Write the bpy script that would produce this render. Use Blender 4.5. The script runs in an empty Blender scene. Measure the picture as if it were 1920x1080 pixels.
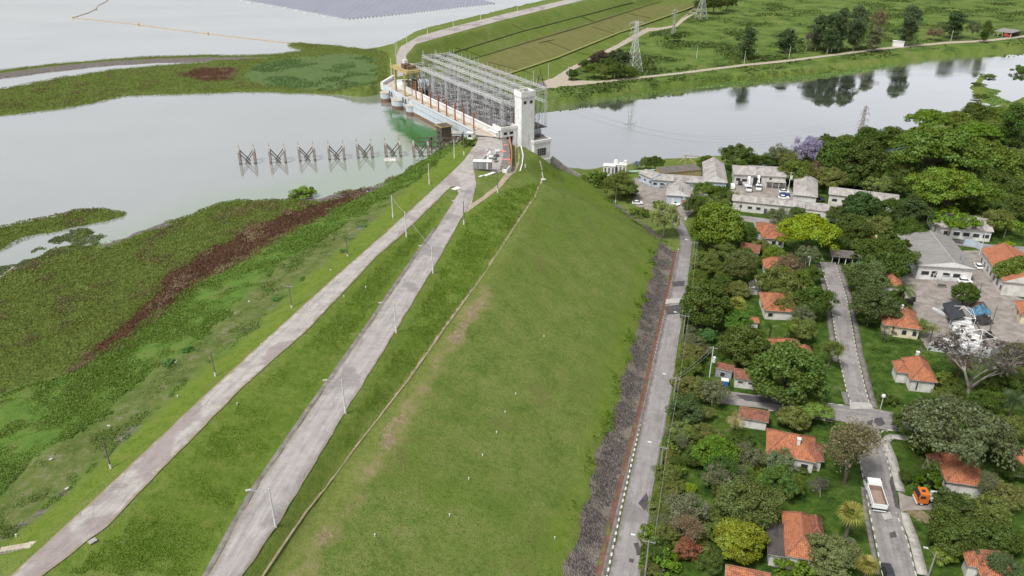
import bpy, math, random
import numpy as np
from mathutils import Vector, Matrix
from mathutils.geometry import delaunay_2d_cdt
random.seed(7)
rng = np.random.default_rng(11)
R = math.radians
SC = bpy.context.scene
COL = SC.collection

# ------------------------------------------------------------------ camera
F, TH, CH = 1461.0, R(27), 90.0
CT_, ST_ = math.cos(TH), math.sin(TH)
cam = bpy.data.cameras.new('camera'); camo = bpy.data.objects.new('camera', cam); COL.objects.link(camo)
camo.location = (0, 0, CH); camo.rotation_euler = (R(90) - TH, 0, 0)
cam.sensor_width = 36; cam.lens = 36 * F / 1920; cam.clip_start = 1; cam.clip_end = 9000
SC.camera = camo


def P(px, py, z):
    """surveyed position: where the sight line through a photo point meets level z"""
    u = (px - 960) / F; v = (540 - py) / F
    t = (z - CH) / (-ST_ + CT_ * v)
    return (t * u, t * (CT_ + ST_ * v))


def depth_of(x, y, z):
    return y * CT_ - (z - CH) * ST_


# ------------------------------------------------------------------ mesh helpers
class MB:
    def __init__(s): s.v = []; s.f = []; s.m = []
    def face(s, pts, m=0):
        i = len(s.v); s.v += [tuple(p) for p in pts]; s.f.append(tuple(range(i, i + len(pts)))); s.m.append(m)
    def prism(s, poly, z0, z1, m=0, top=None, taper=0.0):
        n = len(poly); i = len(s.v)
        cx = sum(p[0] for p in poly) / n; cy = sum(p[1] for p in poly) / n
        s.v += [(p[0], p[1], z0) for p in poly]
        s.v += [(p[0] + (cx - p[0]) * taper, p[1] + (cy - p[1]) * taper, z1) for p in poly]
        for k in range(n):
            k2 = (k + 1) % n; s.f.append((i + k, i + k2, i + n + k2, i + n + k)); s.m.append(m)
        s.f.append(tuple(range(i + n, i + 2 * n))); s.m.append(m if top is None else top)
        s.f.append(tuple(range(i + n - 1, i - 1, -1))); s.m.append(m)
    def box(s, c, d, rot=0.0, m=0, taper=0.0, top=None):
        ca, sa = math.cos(rot), math.sin(rot); hx, hy = d[0] / 2, d[1] / 2
        pl = [(c[0] + a * ca - b * sa, c[1] + a * sa + b * ca) for a, b in ((-hx, -hy), (hx, -hy), (hx, hy), (-hx, hy))]
        s.prism(pl, c[2] - d[2] / 2, c[2] + d[2] / 2, m, top, taper)
    def tube(s, p, q, r0, r1=None, n=6, m=0, cap=True):
        r1 = r0 if r1 is None else r1
        p = Vector(p); q = Vector(q); d = (q - p)
        if d.length < 1e-6: return
        d.normalize(); a = d.orthogonal().normalized(); b = d.cross(a); i = len(s.v)
        for c, r in ((p, r0), (q, r1)):
            for k in range(n):
                t = 2 * math.pi * k / n
                s.v.append(tuple(c + a * (r * math.cos(t)) + b * (r * math.sin(t))))
        for k in range(n):
            k2 = (k + 1) % n; s.f.append((i + k, i + k2, i + n + k2, i + n + k)); s.m.append(m)
        if cap:
            s.f.append(tuple(range(i + n, i + 2 * n))); s.m.append(m); s.f.append(tuple(range(i + n - 1, i - 1, -1))); s.m.append(m)
    def bar(s, p, q, w, h=None, m=0):
        """square bar between two points"""
        h = w if h is None else h
        p = Vector(p); q = Vector(q); d = (q - p)
        if d.length < 1e-6: return
        d.normalize(); up = Vector((0, 0, 1))
        a = d.cross(up)
        if a.length < 1e-3: a = Vector((1, 0, 0))
        a.normalize(); b = a.cross(d); i = len(s.v)
        for c in (p, q):
            for sx, sy in ((-1, -1), (1, -1), (1, 1), (-1, 1)):
                s.v.append(tuple(c + a * (sx * w / 2) + b * (sy * h / 2)))
        for k in range(4):
            k2 = (k + 1) % 4; s.f.append((i + k, i + k2, i + 4 + k2, i + 4 + k)); s.m.append(m)
        s.f.append((i + 4, i + 5, i + 6, i + 7)); s.m.append(m); s.f.append((i + 3, i + 2, i + 1, i)); s.m.append(m)
    def ball(s, c, r, seg=8, ring=5, m=0, sz=1.0):
        i = len(s.v)
        for a in range(ring + 1):
            ph = math.pi * a / ring
            for k in range(seg):
                t = 2 * math.pi * k / seg
                s.v.append((c[0] + r * math.sin(ph) * math.cos(t), c[1] + r * math.sin(ph) * math.sin(t), c[2] + r * sz * math.cos(ph)))
        for a in range(ring):
            for k in range(seg):
                k2 = (k + 1) % seg
                s.f.append((i + a * seg + k, i + (a + 1) * seg + k, i + (a + 1) * seg + k2, i + a * seg + k2)); s.m.append(m)
    def mesh(s, name, mats, smooth=False):
        me = bpy.data.meshes.new(name); me.from_pydata(s.v, [], s.f)
        mats = mats if isinstance(mats, (list, tuple)) else [mats]
        for x in mats: me.materials.append(x)
        if len(mats) > 1: me.polygons.foreach_set('material_index', s.m)
        if smooth: me.polygons.foreach_set('use_smooth', [True] * len(s.f))
        auto_uv(me); me.update()
        return me
    def build(s, name, mats, parent=None, loc=None, rz=0.0, smooth=False, label=None):
        return link(name, s.mesh(name, mats, smooth), parent, loc, rz, label)


def auto_uv(me):
    """UV in metres: u level along the face, v up the face"""
    uv = me.uv_layers.new(name='UVMap'); n = len(me.loops)
    co = np.empty(len(me.vertices) * 3); me.vertices.foreach_get('co', co); co = co.reshape(-1, 3)
    li = np.empty(n, dtype=np.int64); me.loops.foreach_get('vertex_index', li)
    nf = len(me.polygons); nrm = np.empty(nf * 3); me.polygons.foreach_get('normal', nrm); nrm = nrm.reshape(-1, 3)
    tot = np.empty(nf, dtype=np.int64); me.polygons.foreach_get('loop_total', tot)
    N = np.repeat(nrm, tot, axis=0)
    t = np.stack([-N[:, 1], N[:, 0], np.zeros(n)], 1); L = np.linalg.norm(t, axis=1)
    t[L < 1e-4] = (1, 0, 0); L[L < 1e-4] = 1; t /= L[:, None]
    b = np.cross(N, t); C = co[li]
    out = np.stack([(C * t).sum(1), (C * b).sum(1)], 1).astype(np.float32)
    uv.data.foreach_set('uv', out.ravel())


def link(name, me, parent=None, loc=None, rz=0.0, label=None):
    o = bpy.data.objects.new(name, me); COL.objects.link(o)
    if parent is not None: o.parent = parent
    if loc is not None: o.location = loc
    if rz: o.rotation_euler = (0, 0, rz)
    if label: o['label'] = label
    return o


def tag(o, label=None, cat=None, group=None, kind=None):
    if label: o['label'] = label
    if cat: o['category'] = cat
    if group: o['group'] = group
    if kind: o['kind'] = kind
    return o


def thing(name, label, cat, loc=(0, 0, 0), rz=0.0, group=None):
    o = bpy.data.objects.new(name, None); COL.objects.link(o); o.location = loc; o.rotation_euler = (0, 0, rz)
    o.empty_display_size = 0.3
    return tag(o, label, cat, group)


def dup(root, loc, rz=0.0, label=None, group=None, scale=None):
    r = root.copy(); COL.objects.link(r); r.location = loc; r.rotation_euler = (0, 0, rz)
    if label: r['label'] = label
    if group: r['group'] = group
    if scale: r.scale = scale
    for ch in [c for c in root.children]:
        c = ch.copy(); COL.objects.link(c); c.parent = r
        for g in [c2 for c2 in ch.children]:
            d = g.copy(); COL.objects.link(d); d.parent = c
    return r


def np_mesh(name, V, Q, mat, attrs=None, smooth=False):
    """mesh from numpy verts and quads (or tris)"""
    me = bpy.data.meshes.new(name); k = Q.shape[1]
    me.vertices.add(len(V)); me.vertices.foreach_set('co', V.astype(np.float32).ravel())
    me.loops.add(Q.size); me.loops.foreach_set('vertex_index', Q.astype(np.int32).ravel())
    me.polygons.add(len(Q)); me.polygons.foreach_set('loop_start', np.arange(0, Q.size, k, dtype=np.int32))
    me.polygons.foreach_set('loop_total', np.full(len(Q), k, dtype=np.int32))
    if smooth: me.polygons.foreach_set('use_smooth', np.ones(len(Q), dtype=bool))
    if attrs:
        for a, (dom, val) in attrs.items():
            at = me.attributes.new(a, 'FLOAT', dom); at.data.foreach_set('value', val.astype(np.float32))
    me.materials.append(mat); me.update(calc_edges=True); me.validate()
    return me


# ------------------------------------------------------------------ material helpers
class NT:
    def __init__(s, name):
        s.mat = bpy.data.materials.new(name); s.mat.use_nodes = True; s.t = s.mat.node_tree; s.t.nodes.clear()
        s.out = s.n('ShaderNodeOutputMaterial')
    def n(s, typ, **kw):
        x = s.t.nodes.new(typ)
        for k, v in kw.items():
            if k == 'inp':
                for a, b in v.items(): s.set(x.inputs[a], b)
            else: setattr(x, k, v)
        return x
    def set(s, sock, val):
        if isinstance(val, bpy.types.NodeSocket): s.t.links.new(val, sock)
        elif isinstance(val, (tuple, list)) and len(val) == 3 and sock.type == 'RGBA': sock.default_value = (*val, 1)
        else: sock.default_value = val
    def coord(s, kind='Object'): return s.n('ShaderNodeTexCoord').outputs[kind]
    def map(s, vec, scale=(1, 1, 1), rot=(0, 0, 0), loc=(0, 0, 0)):
        return s.n('ShaderNodeMapping', inp={'Vector': vec, 'Scale': scale, 'Rotation': rot, 'Location': loc}).outputs[0]
    def noise(s, vec, scale, detail=4, rough=0.6, dist=0.0):
        return s.n('ShaderNodeTexNoise', inp={'Vector': vec, 'Scale': scale, 'Detail': detail, 'Roughness': rough, 'Distortion': dist}).outputs['Fac']
    def ramp(s, fac, stops, interp='LINEAR'):
        r = s.n('ShaderNodeValToRGB'); r.color_ramp.interpolation = interp; e = r.color_ramp.elements
        while len(e) < len(stops): e.new(0.5)
        for k, (p, c) in enumerate(stops):
            e[k].position = p; e[k].color = (*c, 1) if len(c) == 3 else c
        s.set(r.inputs[0], fac); return r.outputs[0]
    def step(s, fac, lo, hi):
        m = s.n('ShaderNodeMapRange', clamp=True, inp={'Value': fac, 'From Min': lo, 'From Max': hi}); m.interpolation_type = 'SMOOTHSTEP'
        return m.outputs[0]
    def mix(s, fac, a, b, blend='MIX'):
        m = s.n('ShaderNodeMix', data_type='RGBA', blend_type=blend)
        s.set(m.inputs[0], fac); s.set(m.inputs[6], a); s.set(m.inputs[7], b); return m.outputs[2]
    def math(s, op, a, b=0.0, c=None, clamp=False):
        m = s.n('ShaderNodeMath', operation=op, use_clamp=clamp); s.set(m.inputs[0], a); s.set(m.inputs[1], b)
        if c is not None: s.set(m.inputs[2], c)
        return m.outputs[0]
    def attr(s, name): return s.n('ShaderNodeAttribute', attribute_name=name).outputs['Fac']
    def bump(s, h, dist=0.1, strength=1.0):
        return s.n('ShaderNodeBump', inp={'Height': h, 'Distance': dist, 'Strength': strength}).outputs[0]
    def principled(s, col, rough=0.9, bump=None, metal=0.0, spec=0.25, **kw):
        p = s.n('ShaderNodeBsdfPrincipled', inp={'Base Color': col, 'Roughness': rough, 'Metallic': metal, 'Specular IOR Level': spec})
        for k, v in kw.items(): s.set(p.inputs[k.replace('_', ' ')], v)
        if bump is not None: s.set(p.inputs['Normal'], bump)
        s.t.links.new(p.outputs[0], s.out.inputs[0]); return s.mat


def mixc(a, b, t): return tuple(x + (y - x) * t for x, y in zip(a, b))


def simple(name, c1, c2=None, scale=0.8, rough=0.85, metal=0.0, stain=None, stain_amt=0.5, streak=False, spec=0.25, bmp=0.0):
    """weathered paint / concrete / metal: two tones by noise, stains on top"""
    s = NT(name); co = s.coord(); c2 = c2 or tuple(x * 0.75 for x in c1)
    col = s.ramp(s.noise(co, scale, 5, 0.65), [(0.32, c2), (0.62, c1)])
    if stain:
        v = s.map(co, (1.5, 1.5, 0.25) if streak else (1, 1, 1))
        m = s.step(s.noise(v, scale * 1.7, 6, 0.7), 0.5, 0.72)
        col = s.mix(s.math('MULTIPLY', m, stain_amt), col, stain)
    b = s.bump(s.noise(co, scale * 6, 4), bmp) if bmp else None
    return s.principled(col, rough, b, metal, spec)
# ------------------------------------------------------------------ dam frame (s along the deck away from the camera, n downstream)
DO = P(928, 243, 8); _da = P(779, 172, 8)
_dl = math.hypot(_da[0] - DO[0], _da[1] - DO[1])
DE = ((_da[0] - DO[0]) / _dl, (_da[1] - DO[1]) / _dl); DN = (DE[1], -DE[0])
DROT = math.atan2(DN[1], DN[0])          # local x = n, local y = s
def D(s, n): return (DO[0] + DE[0] * s + DN[0] * n, DO[1] + DE[1] * s + DN[1] * n)

# ------------------------------------------------------------------ heights
GX0, GX1, GY0, GY1 = -430, 560, 10, 960
NXg, NYg = GX1 - GX0 + 1, GY1 - GY0 + 1
ctl, cedges = [], []
def line(pts, dz=None, ext=70, ext_end=0):
    """break line given by photo points; extended towards (and past) the camera side"""
    w = []
    for p in pts:
        z = p[2] if len(p) > 2 else dz
        x, y = P(p[0], p[1], z); w.append((x, y, z))
    if ext:
        a, b = w[0], w[1]; d = math.hypot(a[0] - b[0], a[1] - b[1]); k = ext / d
        w.insert(0, (a[0] + (a[0] - b[0]) * k, a[1] + (a[1] - b[1]) * k, a[2] + (a[2] - b[2]) * k * .3))
    if ext_end:
        a, b = w[-1], w[-2]; d = math.hypot(a[0] - b[0], a[1] - b[1]); k = ext_end / d
        w.append((a[0] + (a[0] - b[0]) * k, a[1] + (a[1] - b[1]) * k, a[2]))
    i = len(ctl); ctl.extend(w); cedges.extend((i + k, i + k + 1) for k in range(len(w) - 1))
    return w
def pts(l):
    for p in l: ctl.append((*P(*p), p[2]))

CRL = [(23, 1078, 6), (180, 933, 6), (407, 720, 6), (604, 541, 6), (720, 439, 5.8), (800, 366, 5.5), (870, 300, 5.5), (893, 270, 5.7)]
CRR = [(83, 1078, 6), (207, 983, 6), (297, 887, 6), (462, 720, 6), (582, 613, 6), (707, 480, 6), (757, 437, 5.8), (830, 366, 5.5), (853, 350, 5.4)]
BL = [(393, 1078, 2), (477, 924, 2.3), (582, 769, 2.5), (688, 619, 2.8), (782, 480, 3), (818, 430, 3.7), (848, 382, 4.6), (860, 362, 5.1)]
BR = [(452, 1077, 2), (521, 980, 2.2), (649, 769, 2.5), (743, 619, 2.8), (826, 480, 3), (855, 428, 3.7), (880, 384, 4.6), (893, 345, 5.2), (889, 318, 5.4)]
def off(l, dx): return [(p[0] + dx * (p[1] - 180) / 900, p[1], p[2]) for p in l]
line(off(CRL, -8)); line(off(CRR, 8)); line(off(BL, -12)); line(off(BR, 7))
line([(67, 973, 4.2), (167, 880, 4.2), (360, 708, 4.2), (471, 619, 4.2), (543, 547, 4.2), (621, 480, 4.2), (700, 410, 4.2), (770, 345, 4), (838, 288, 4), (858, 268, 4)])
WEED = [(-60, 772, .7), (50, 720, .7), (100, 707, .7), (233, 637, .7), (300, 583, .7), (333, 547, .7), (400, 523, .7), (480, 480, .7), (560, 430, .7), (640, 390, .7), (700, 358, .7), (760, 322, .6), (800, 297, .6), (835, 272, .6)]
line(WEED, ext=120)
GUT = [(499, 1077, -1), (580, 957, -1), (660, 847, -1), (760, 719, -1), (840, 605, -.5), (899, 524, 0), (960, 432, .6), (1003, 368, 1), (1013, 340, 1.2)]
line(GUT)
line([(593, 1013, -1.5), (660, 924, -1.5), (749, 786, -1.5), (877, 591, -1), (960, 460, 0), (1010, 380, .7), (1022, 345, 1)])
ROCKL = [(1060, 1080, -15), (1120, 850, -16.3), (1143, 793, -16.6), (1178, 681, -17.2), (1200, 585, -17.8), (1222, 507, -18.4), (1237, 452, -19)]
line(ROCKL)
CHAN = [(1122, 1077, -17), (1158, 926, -17.9), (1178, 849, -18.3), (1201, 763, -18.9), (1222, 674, -19.5), (1256, 530, -20.3), (1267, 470, -20.7)]
KERB = [(1139, 1077, -17), (1167, 944, -17.8), (1184, 870, -18.2), (1207, 764, -18.9), (1230, 659, -19.6), (1256, 548, -20.3), (1273, 466, -20.8)]
TRL = [(1143, 1077, -17), (1171, 944, -17.8), (1188, 870, -18.2), (1211, 764, -18.9), (1234, 659, -19.6), (1259, 548, -20.3), (1275, 466, -20.8), (1272, 440, -21), (1264, 424, -21), (1254, 406, -21)]
TRR = [(1201, 1077, -17), (1223, 926, -17.8), (1233, 870, -18.2), (1255, 764, -18.9), (1272, 640, -19.6), (1286, 560, -20.3), (1295, 485, -20.8), (1297, 455, -21), (1288, 430, -21), (1276, 404, -21)]
line([(p[0] - 12, p[1], p[2] - .1) for p in CHAN]); line(TRL); line(TRR)
line([(1090, 334, -19.5), (1133, 357, -20.3), (1152, 380, -20.5), (1177, 400, -20.6), (1200, 418, -20.7), (1242, 449, -20.8)], ext=0)
PATH = [(870, 397, 4.2), (905, 372, 4.2), (938, 346, 3.8), (960, 325, 3.2), (969, 305, 2.8), (970, 285, 2.5), (964, 266, 2.3)]
line([(p[0] - 7, p[1] - 1, p[2]) for p in PATH], ext=0); line([(p[0] + 8, p[1] + 3, p[2]) for p in PATH], ext=0)
line([(958, 262, 5.3), (959, 290, 5.3), (953, 318, 5.3), (925, 330, 5.3)], ext=0)
pts([(935, 290, 5.4), (905, 290, 5.5), (890, 330, 5.4), (930, 262, 5.6), (915, 250, 5.8), (985, 287, 2), (1010, 292, 1), (1000, 330, 1.6), (1040, 312, -10), (1062, 345, -11)])
far = lambda l, z, e=250: line([(x, y, z) for x, y in l], ext=0, ext_end=e)
FCL = [(745, 145), (742, 105), (750, 88), (785, 68), (850, 50), (955, 24), (1060, 0)]
FCR = [(764, 140), (762, 104), (780, 83), (840, 66), (938, 39), (1097, 0)]
far([(x - 3, y) for x, y in FCL], 6); far([(x + 3, y + 1) for x, y in FCR], 6)
far([(728, 150), (722, 112), (735, 85), (780, 60), (850, 42), (955, 17), (1050, -4)], .8)
far([(800, 128), (812, 110), (840, 95), (973, 57), (1103, 23), (1187, 0)], -1)
far([(845, 122), (873, 112), (940, 92), (1023, 67), (1107, 42), (1207, 10), (1240, 0)], -7)
far([(910, 142), (947, 138), (1040, 107), (1157, 60), (1280, 17), (1325, 0)], -15)
far([(950, 158), (993, 158), (1090, 117), (1207, 67), (1262, 42), (1345, 0)], -20)
pts([(1020, 163, -20), (1073, 157, -20), (1123, 155, -20), (1207, 145, -20), (1280, 137, -20), (1390, 123, -20), (1480, 114, -20), (1580, 101, -20), (1680, 89, -20), (1780, 80, -20), (1920, 68, -20),
     (1300, 60, -20), (1500, 60, -20.5), (1700, 40, -20.5), (1600, 10, -20), (1900, 20, -20)])
for y in (20, 60, 100, 150, 200, 250, 300, 350):
    zv = -21 if y > 250 else -17 - (y - 100) * 4 / 150
    for x in (60, 80, 110, 150, 200, 260, 330, 420, 560):
        if x > 15 + (y - 60) * .29 + 14: ctl.append((x, y, zv))
for p in ((-430, 10, .5), (-430, 200, .5), (-430, 400, .5), (-430, 960, .5), (-200, 960, .5), (-150, 250, .5), (-150, 350, .5), (-250, 300, .5), (-120, 430, .6), (-100, 380, .6), (-200, 430, .6), (-160, 150, .5), (-160, 60, .5),
          (-100, 500, .5), (-60, 700, .5), (100, 960, -5), (250, 960, -20), (560, 960, -20), (560, 700, -20), (560, 500, -21), (560, 10, -17), (-180, 10, .5)): ctl.append(p)
ctl.append((*D(40, -4), 3)); ctl.append((*D(80, -4), 3)); ctl.append((*D(104, -4), 5.6)); ctl.append((*D(20, -4), 4)); ctl.append((*D(40, 30), -24)); ctl.append((*D(80, 30), -24)); ctl.append((*D(104, 4), 5.6))
C = np.array(ctl)
vs, es, fs, *_ = delaunay_2d_cdt([Vector((p[0], p[1])) for p in ctl], cedges, [], 0, 1e-3)
VS = np.array([(v.x, v.y) for v in vs])
ZS = np.array([C[np.argmin((C[:, 0] - x) ** 2 + (C[:, 1] - y) ** 2), 2] for x, y in VS])
ZG = np.full((NYg, NXg), np.nan)
for f in fs:
    a, b, c = VS[f[0]], VS[f[1]], VS[f[2]]
    den = (b[1] - c[1]) * (a[0] - c[0]) + (c[0] - b[0]) * (a[1] - c[1])
    if abs(den) < 1e-9: continue
    x0, x1 = max(GX0, math.floor(min(a[0], b[0], c[0]))), min(GX1, math.ceil(max(a[0], b[0], c[0])))
    y0, y1 = max(GY0, math.floor(min(a[1], b[1], c[1]))), min(GY1, math.ceil(max(a[1], b[1], c[1])))
    if x1 < x0 or y1 < y0: continue
    X, Y = np.meshgrid(np.arange(x0, x1 + 1), np.arange(y0, y1 + 1))
    l1 = ((b[1] - c[1]) * (X - c[0]) + (c[0] - b[0]) * (Y - c[1])) / den
    l2 = ((c[1] - a[1]) * (X - c[0]) + (a[0] - c[0]) * (Y - c[1])) / den
    l3 = 1 - l1 - l2; ok = (l1 >= -1e-6) & (l2 >= -1e-6) & (l3 >= -1e-6)
    sub = ZG[y0 - GY0:y1 - GY0 + 1, x0 - GX0:x1 - GX0 + 1]
    sub[ok] = (l1 * ZS[f[0]] + l2 * ZS[f[1]] + l3 * ZS[f[2]])[ok]
ZG[np.isnan(ZG)] = -5


def blur(A, r):
    for ax in (0, 1):
        k = 2 * r + 1
        p = np.pad(A, [(r + 1, r) if i == ax else (0, 0) for i in (0, 1)], mode='edge'); c = np.cumsum(p, axis=ax)
        A = (np.take(c, range(k, c.shape[ax]), axis=ax) - np.take(c, range(0, c.shape[ax] - k), axis=ax)) / k
    return A
ZG = blur(ZG, 1)

_lat = rng.random((256, 256))
def vnoise(x, y, sc):
    x = np.asarray(x) / sc + 1000; y = np.asarray(y) / sc + 1000
    xi = np.floor(x).astype(int); yi = np.floor(y).astype(int); fx = x - xi; fy = y - yi
    fx = fx * fx * (3 - 2 * fx); fy = fy * fy * (3 - 2 * fy)
    g = lambda a, b: _lat[b % 256, a % 256]
    return (g(xi, yi) * (1 - fx) + g(xi + 1, yi) * fx) * (1 - fy) + (g(xi, yi + 1) * (1 - fx) + g(xi + 1, yi + 1) * fx) * fy - .5
def fnoise(x, y, sc): return vnoise(x, y, sc) + .5 * vnoise(x + 77, y + 31, sc / 2.1) + .25 * vnoise(x + 13, y + 57, sc / 4.3)

GXX, GYY = np.meshgrid(np.arange(GX0, GX1 + 1, dtype=float), np.arange(GY0, GY1 + 1, dtype=float))
def raster(polys, wob=1.5, sc=9.0, r=0):
    M = np.zeros((NYg, NXg), bool)
    w2 = min(wob, 1.0) * .9
    WX = GXX + wob * 2 * fnoise(GXX, GYY, sc) + w2 * 2 * vnoise(GXX + 40, GYY, 2.3); WY = GYY + wob * 2 * fnoise(GXX + 300, GYY + 91, sc) + w2 * 2 * vnoise(GXX, GYY + 50, 2.3)
    for pl in polys:
        inn = np.zeros_like(M)
        for (xa, ya), (xb, yb) in zip(pl, pl[1:] + pl[:1]):
            if ya == yb: continue
            inn ^= ((ya > WY) != (yb > WY)) & (WX < (xb - xa) * (WY - ya) / (yb - ya) + xa)
        M |= inn
    M = M.astype(float)
    return blur(M, r) if r else M
def pp(l, z): return [P(x, y, z) for x, y in l]

SHORE = [(835, 268), (802, 294), (770, 312), (745, 328), (700, 350), (660, 358), (625, 366), (596, 372), (585, 362), (566, 357), (550, 364), (545, 374), (500, 377), (440, 378), (400, 385), (360, 405), (300, 418), (270, 428), (225, 447), (205, 457), (170, 464), (140, 458), (110, 465), (60, 488), (30, 505), (-40, 530)]
res_w = [pp([(-500, 330), (0, 217), (50, 212), (110, 205), (180, 193), (240, 180), (330, 178), (450, 173), (560, 175), (640, 178), (690, 180), (712, 176)], 0) + [D(104, 0), D(60, 0), D(20, 0), D(12, -6)] + pp(SHORE, 0) + pp([(-600, 700)], 0),
         pp([(-300, 200), (0, 149), (100, 135), (200, 124), (300, 118), (360, 117), (400, 117), (300, 123), (200, 133), (100, 148), (40, 160), (0, 166), (-300, 240)], 0),
         pp([(-700, 250), (0, 133), (100, 121), (200, 112), (300, 106), (400, 104), (500, 104), (548, 98), (572, 95), (540, 90), (535, 83), (560, 80), (620, 85), (690, 93), (733, 84), (780, 58), (850, 40), (955, 15), (1050, -6)], 0) + [(60, 1100), (-1200, 1100), (-1200, 420)]]
isl = [pp([(-300, 480), (0, 425), (60, 413), (150, 395), (200, 390), (237, 400), (228, 410), (180, 420), (140, 429), (120, 433), (70, 440), (40, 452), (0, 470), (-300, 560)], 0),
       pp([(135, 445), (160, 432), (185, 430), (165, 445), (140, 452)], 0)]
mres = raster(res_w, 1.2, 7); mres[raster(isl, .8, 6) > .5] = 0
mres_s = blur(mres, 1)
riv = [[D(106, 3), D(106, 32)] + pp([(1013, 203), (1073, 195), (1140, 182), (1207, 173), (1280, 165), (1373, 153), (1493, 144), (1600, 131), (1680, 117), (1763, 108), (1847, 100), (1920, 93), (2300, 60)], -25)
       + pp([(2300, 190), (1990, 190), (1920, 192), (1860, 212), (1800, 222), (1740, 238), (1690, 254), (1600, 268), (1560, 276), (1480, 293), (1420, 300), (1330, 302), (1260, 304), (1200, 308), (1130, 320), (1100, 325), (1065, 318), (1030, 306)], -25) + [D(-3, 22), D(-5, 12), D(-4, 3)]]
rivisl = [pp([(1818, 165), (1830, 148), (1850, 138), (1868, 138), (1850, 146), (1842, 158), (1852, 165), (1875, 170), (1860, 178), (1900, 195), (1860, 199), (1835, 190)], -25), pp([(1905, 125), (1960, 118), (1960, 142), (1905, 140)], -25)]
mriv = raster(riv, .8, 8); mriv[raster(rivisl, .5, 6) > .5] = 0
mriv_s = blur(mriv, 1)
ZG = ZG * (1 - mres_s) - 1.6 * mres_s
ZG = ZG * (1 - mriv_s) - 28 * mriv_s
_isl = blur(raster(rivisl, .5, 6), 3) > .02
ZG[_isl] = np.where(mriv_s[_isl] < .5, -24.55, np.minimum(ZG[_isl], -25.6))


def samp(A, x, y):
    x = np.clip(np.asarray(x, float) - GX0, 0, NXg - 1.001); y = np.clip(np.asarray(y, float) - GY0, 0, NYg - 1.001)
    xi = x.astype(int); yi = y.astype(int); fx = x - xi; fy = y - yi
    return (A[yi, xi] * (1 - fx) + A[yi, xi + 1] * fx) * (1 - fy) + (A[yi + 1, xi] * (1 - fx) + A[yi + 1, xi + 1] * fx) * fy
def Z(x, y): return float(samp(ZG, x, y))
def G(px, py, h=0.0):
    """ground position seen at a photo point (h: the point lies this much above the ground)"""
    z = -20.0 if px > 1240 else 0.0
    for _ in range(40):
        x, y = P(px, py, z + h); z2 = Z(x, y)
        if abs(z2 - z) < .01: break
        z = z * .5 + z2 * .5
    return (x, y, z)

# ------------------------------------------------------------------ ground zones (what grows or lies where)
zone = {}
weed = pp([(-80, 1010)], 4.2) + [P(x, y, 4.2) for x, y in ((0, 1030), (67, 973), (167, 880), (360, 708), (471, 619), (543, 547), (621, 480), (700, 410), (770, 345), (838, 288), (865, 265), (830, 270))] + [P(p[0], p[1], .7) for p in WEED[::-1]] + pp([(-400, 900)], .7)
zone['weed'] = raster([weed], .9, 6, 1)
red = pp([(95, 712), (165, 664), (228, 612), (280, 560), (305, 522), (350, 492), (400, 462), (480, 424), (560, 394), (640, 368), (690, 350), (704, 357), (640, 388), (560, 428), (490, 466), (445, 495), (410, 512), (372, 530), (345, 556), (305, 590), (236, 642), (100, 716)], .6)
red2 = pp([(330, 140), (370, 128), (450, 126), (430, 150), (380, 152)], .6)
zone['red'] = raster([red, red2], 1.6, 5, 1)
mud = [P(x, y, 4) for x, y in ((-20, 1015), (67, 950), (167, 868), (300, 750), (360, 700), (471, 606), (543, 540), (621, 472), (700, 402), (780, 330), (770, 342), (700, 412), (621, 482), (543, 549), (471, 621), (360, 711), (300, 770), (167, 884), (67, 978), (-20, 1040))]
dike = pp([(-200, 178), (0, 137), (100, 124), (200, 115), (300, 109), (400, 107), (520, 108), (560, 106), (450, 112), (400, 114), (300, 118), (200, 124), (100, 134), (0, 149), (-200, 190)], .5)
shore_d = pp([(170, 466), (205, 452), (270, 426), (300, 416), (330, 424), (270, 438), (215, 462)], .4) + []
zone['mud'] = raster([mud, dike, shore_d, pp([(545, 375), (590, 368), (640, 364), (700, 352), (750, 330), (755, 336), (700, 362), (640, 374), (590, 380)], .4)], .8, 4, 1)
zone['rock'] = raster([[P(*p) for p in ROCKL] + [P(p[0] - 2, p[1], p[2]) for p in CHAN[::-1]] + [P(1100, 1250, -16), P(1020, 1250, -14.5)],
                       [P(*p) for p in ((1150, 378, -20), (1177, 398, -20.5), (1200, 415, -20.6), (1242, 446, -20.8), (1240, 456, -20.5), (1190, 420, -20), (1150, 384, -20))]], .7, 3, 0)
zone['rock'] = blur(zone['rock'], 1)
bare = [P(x, y, -1.4) for x, y in ((598, 1000), (640, 940), (655, 925), (640, 960), (605, 1030))], [P(x, y, -1.4) for x, y in ((705, 830), (745, 780), (770, 757), (750, 800), (715, 845))], [P(x, y, -1) for x, y in ((845, 640), (872, 590), (915, 550), (890, 590), (860, 640))], [P(x, y, -1.4) for x, y in ((560, 1075), (590, 1030), (600, 1040), (575, 1090))]
zone['bare'] = raster([list(b) for b in bare] + [pp([(1660, 330), (1690, 330), (1715, 352), (1690, 362)], -21), pp([(1580, 330), (1600, 340), (1620, 352), (1590, 345)], -21), pp([(1690, 958), (1722, 955), (1750, 975), (1738, 990)], -18), pp([(1280, 330), (1318, 326), (1322, 345), (1280, 335)], -21)], 1.0, 4, 1)
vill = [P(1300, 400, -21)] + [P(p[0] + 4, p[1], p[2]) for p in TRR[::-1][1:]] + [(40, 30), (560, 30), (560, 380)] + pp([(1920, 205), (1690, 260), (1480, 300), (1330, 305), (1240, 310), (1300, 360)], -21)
zone['shadegrass'] = raster([vill], 1.0, 6, 2)
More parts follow.
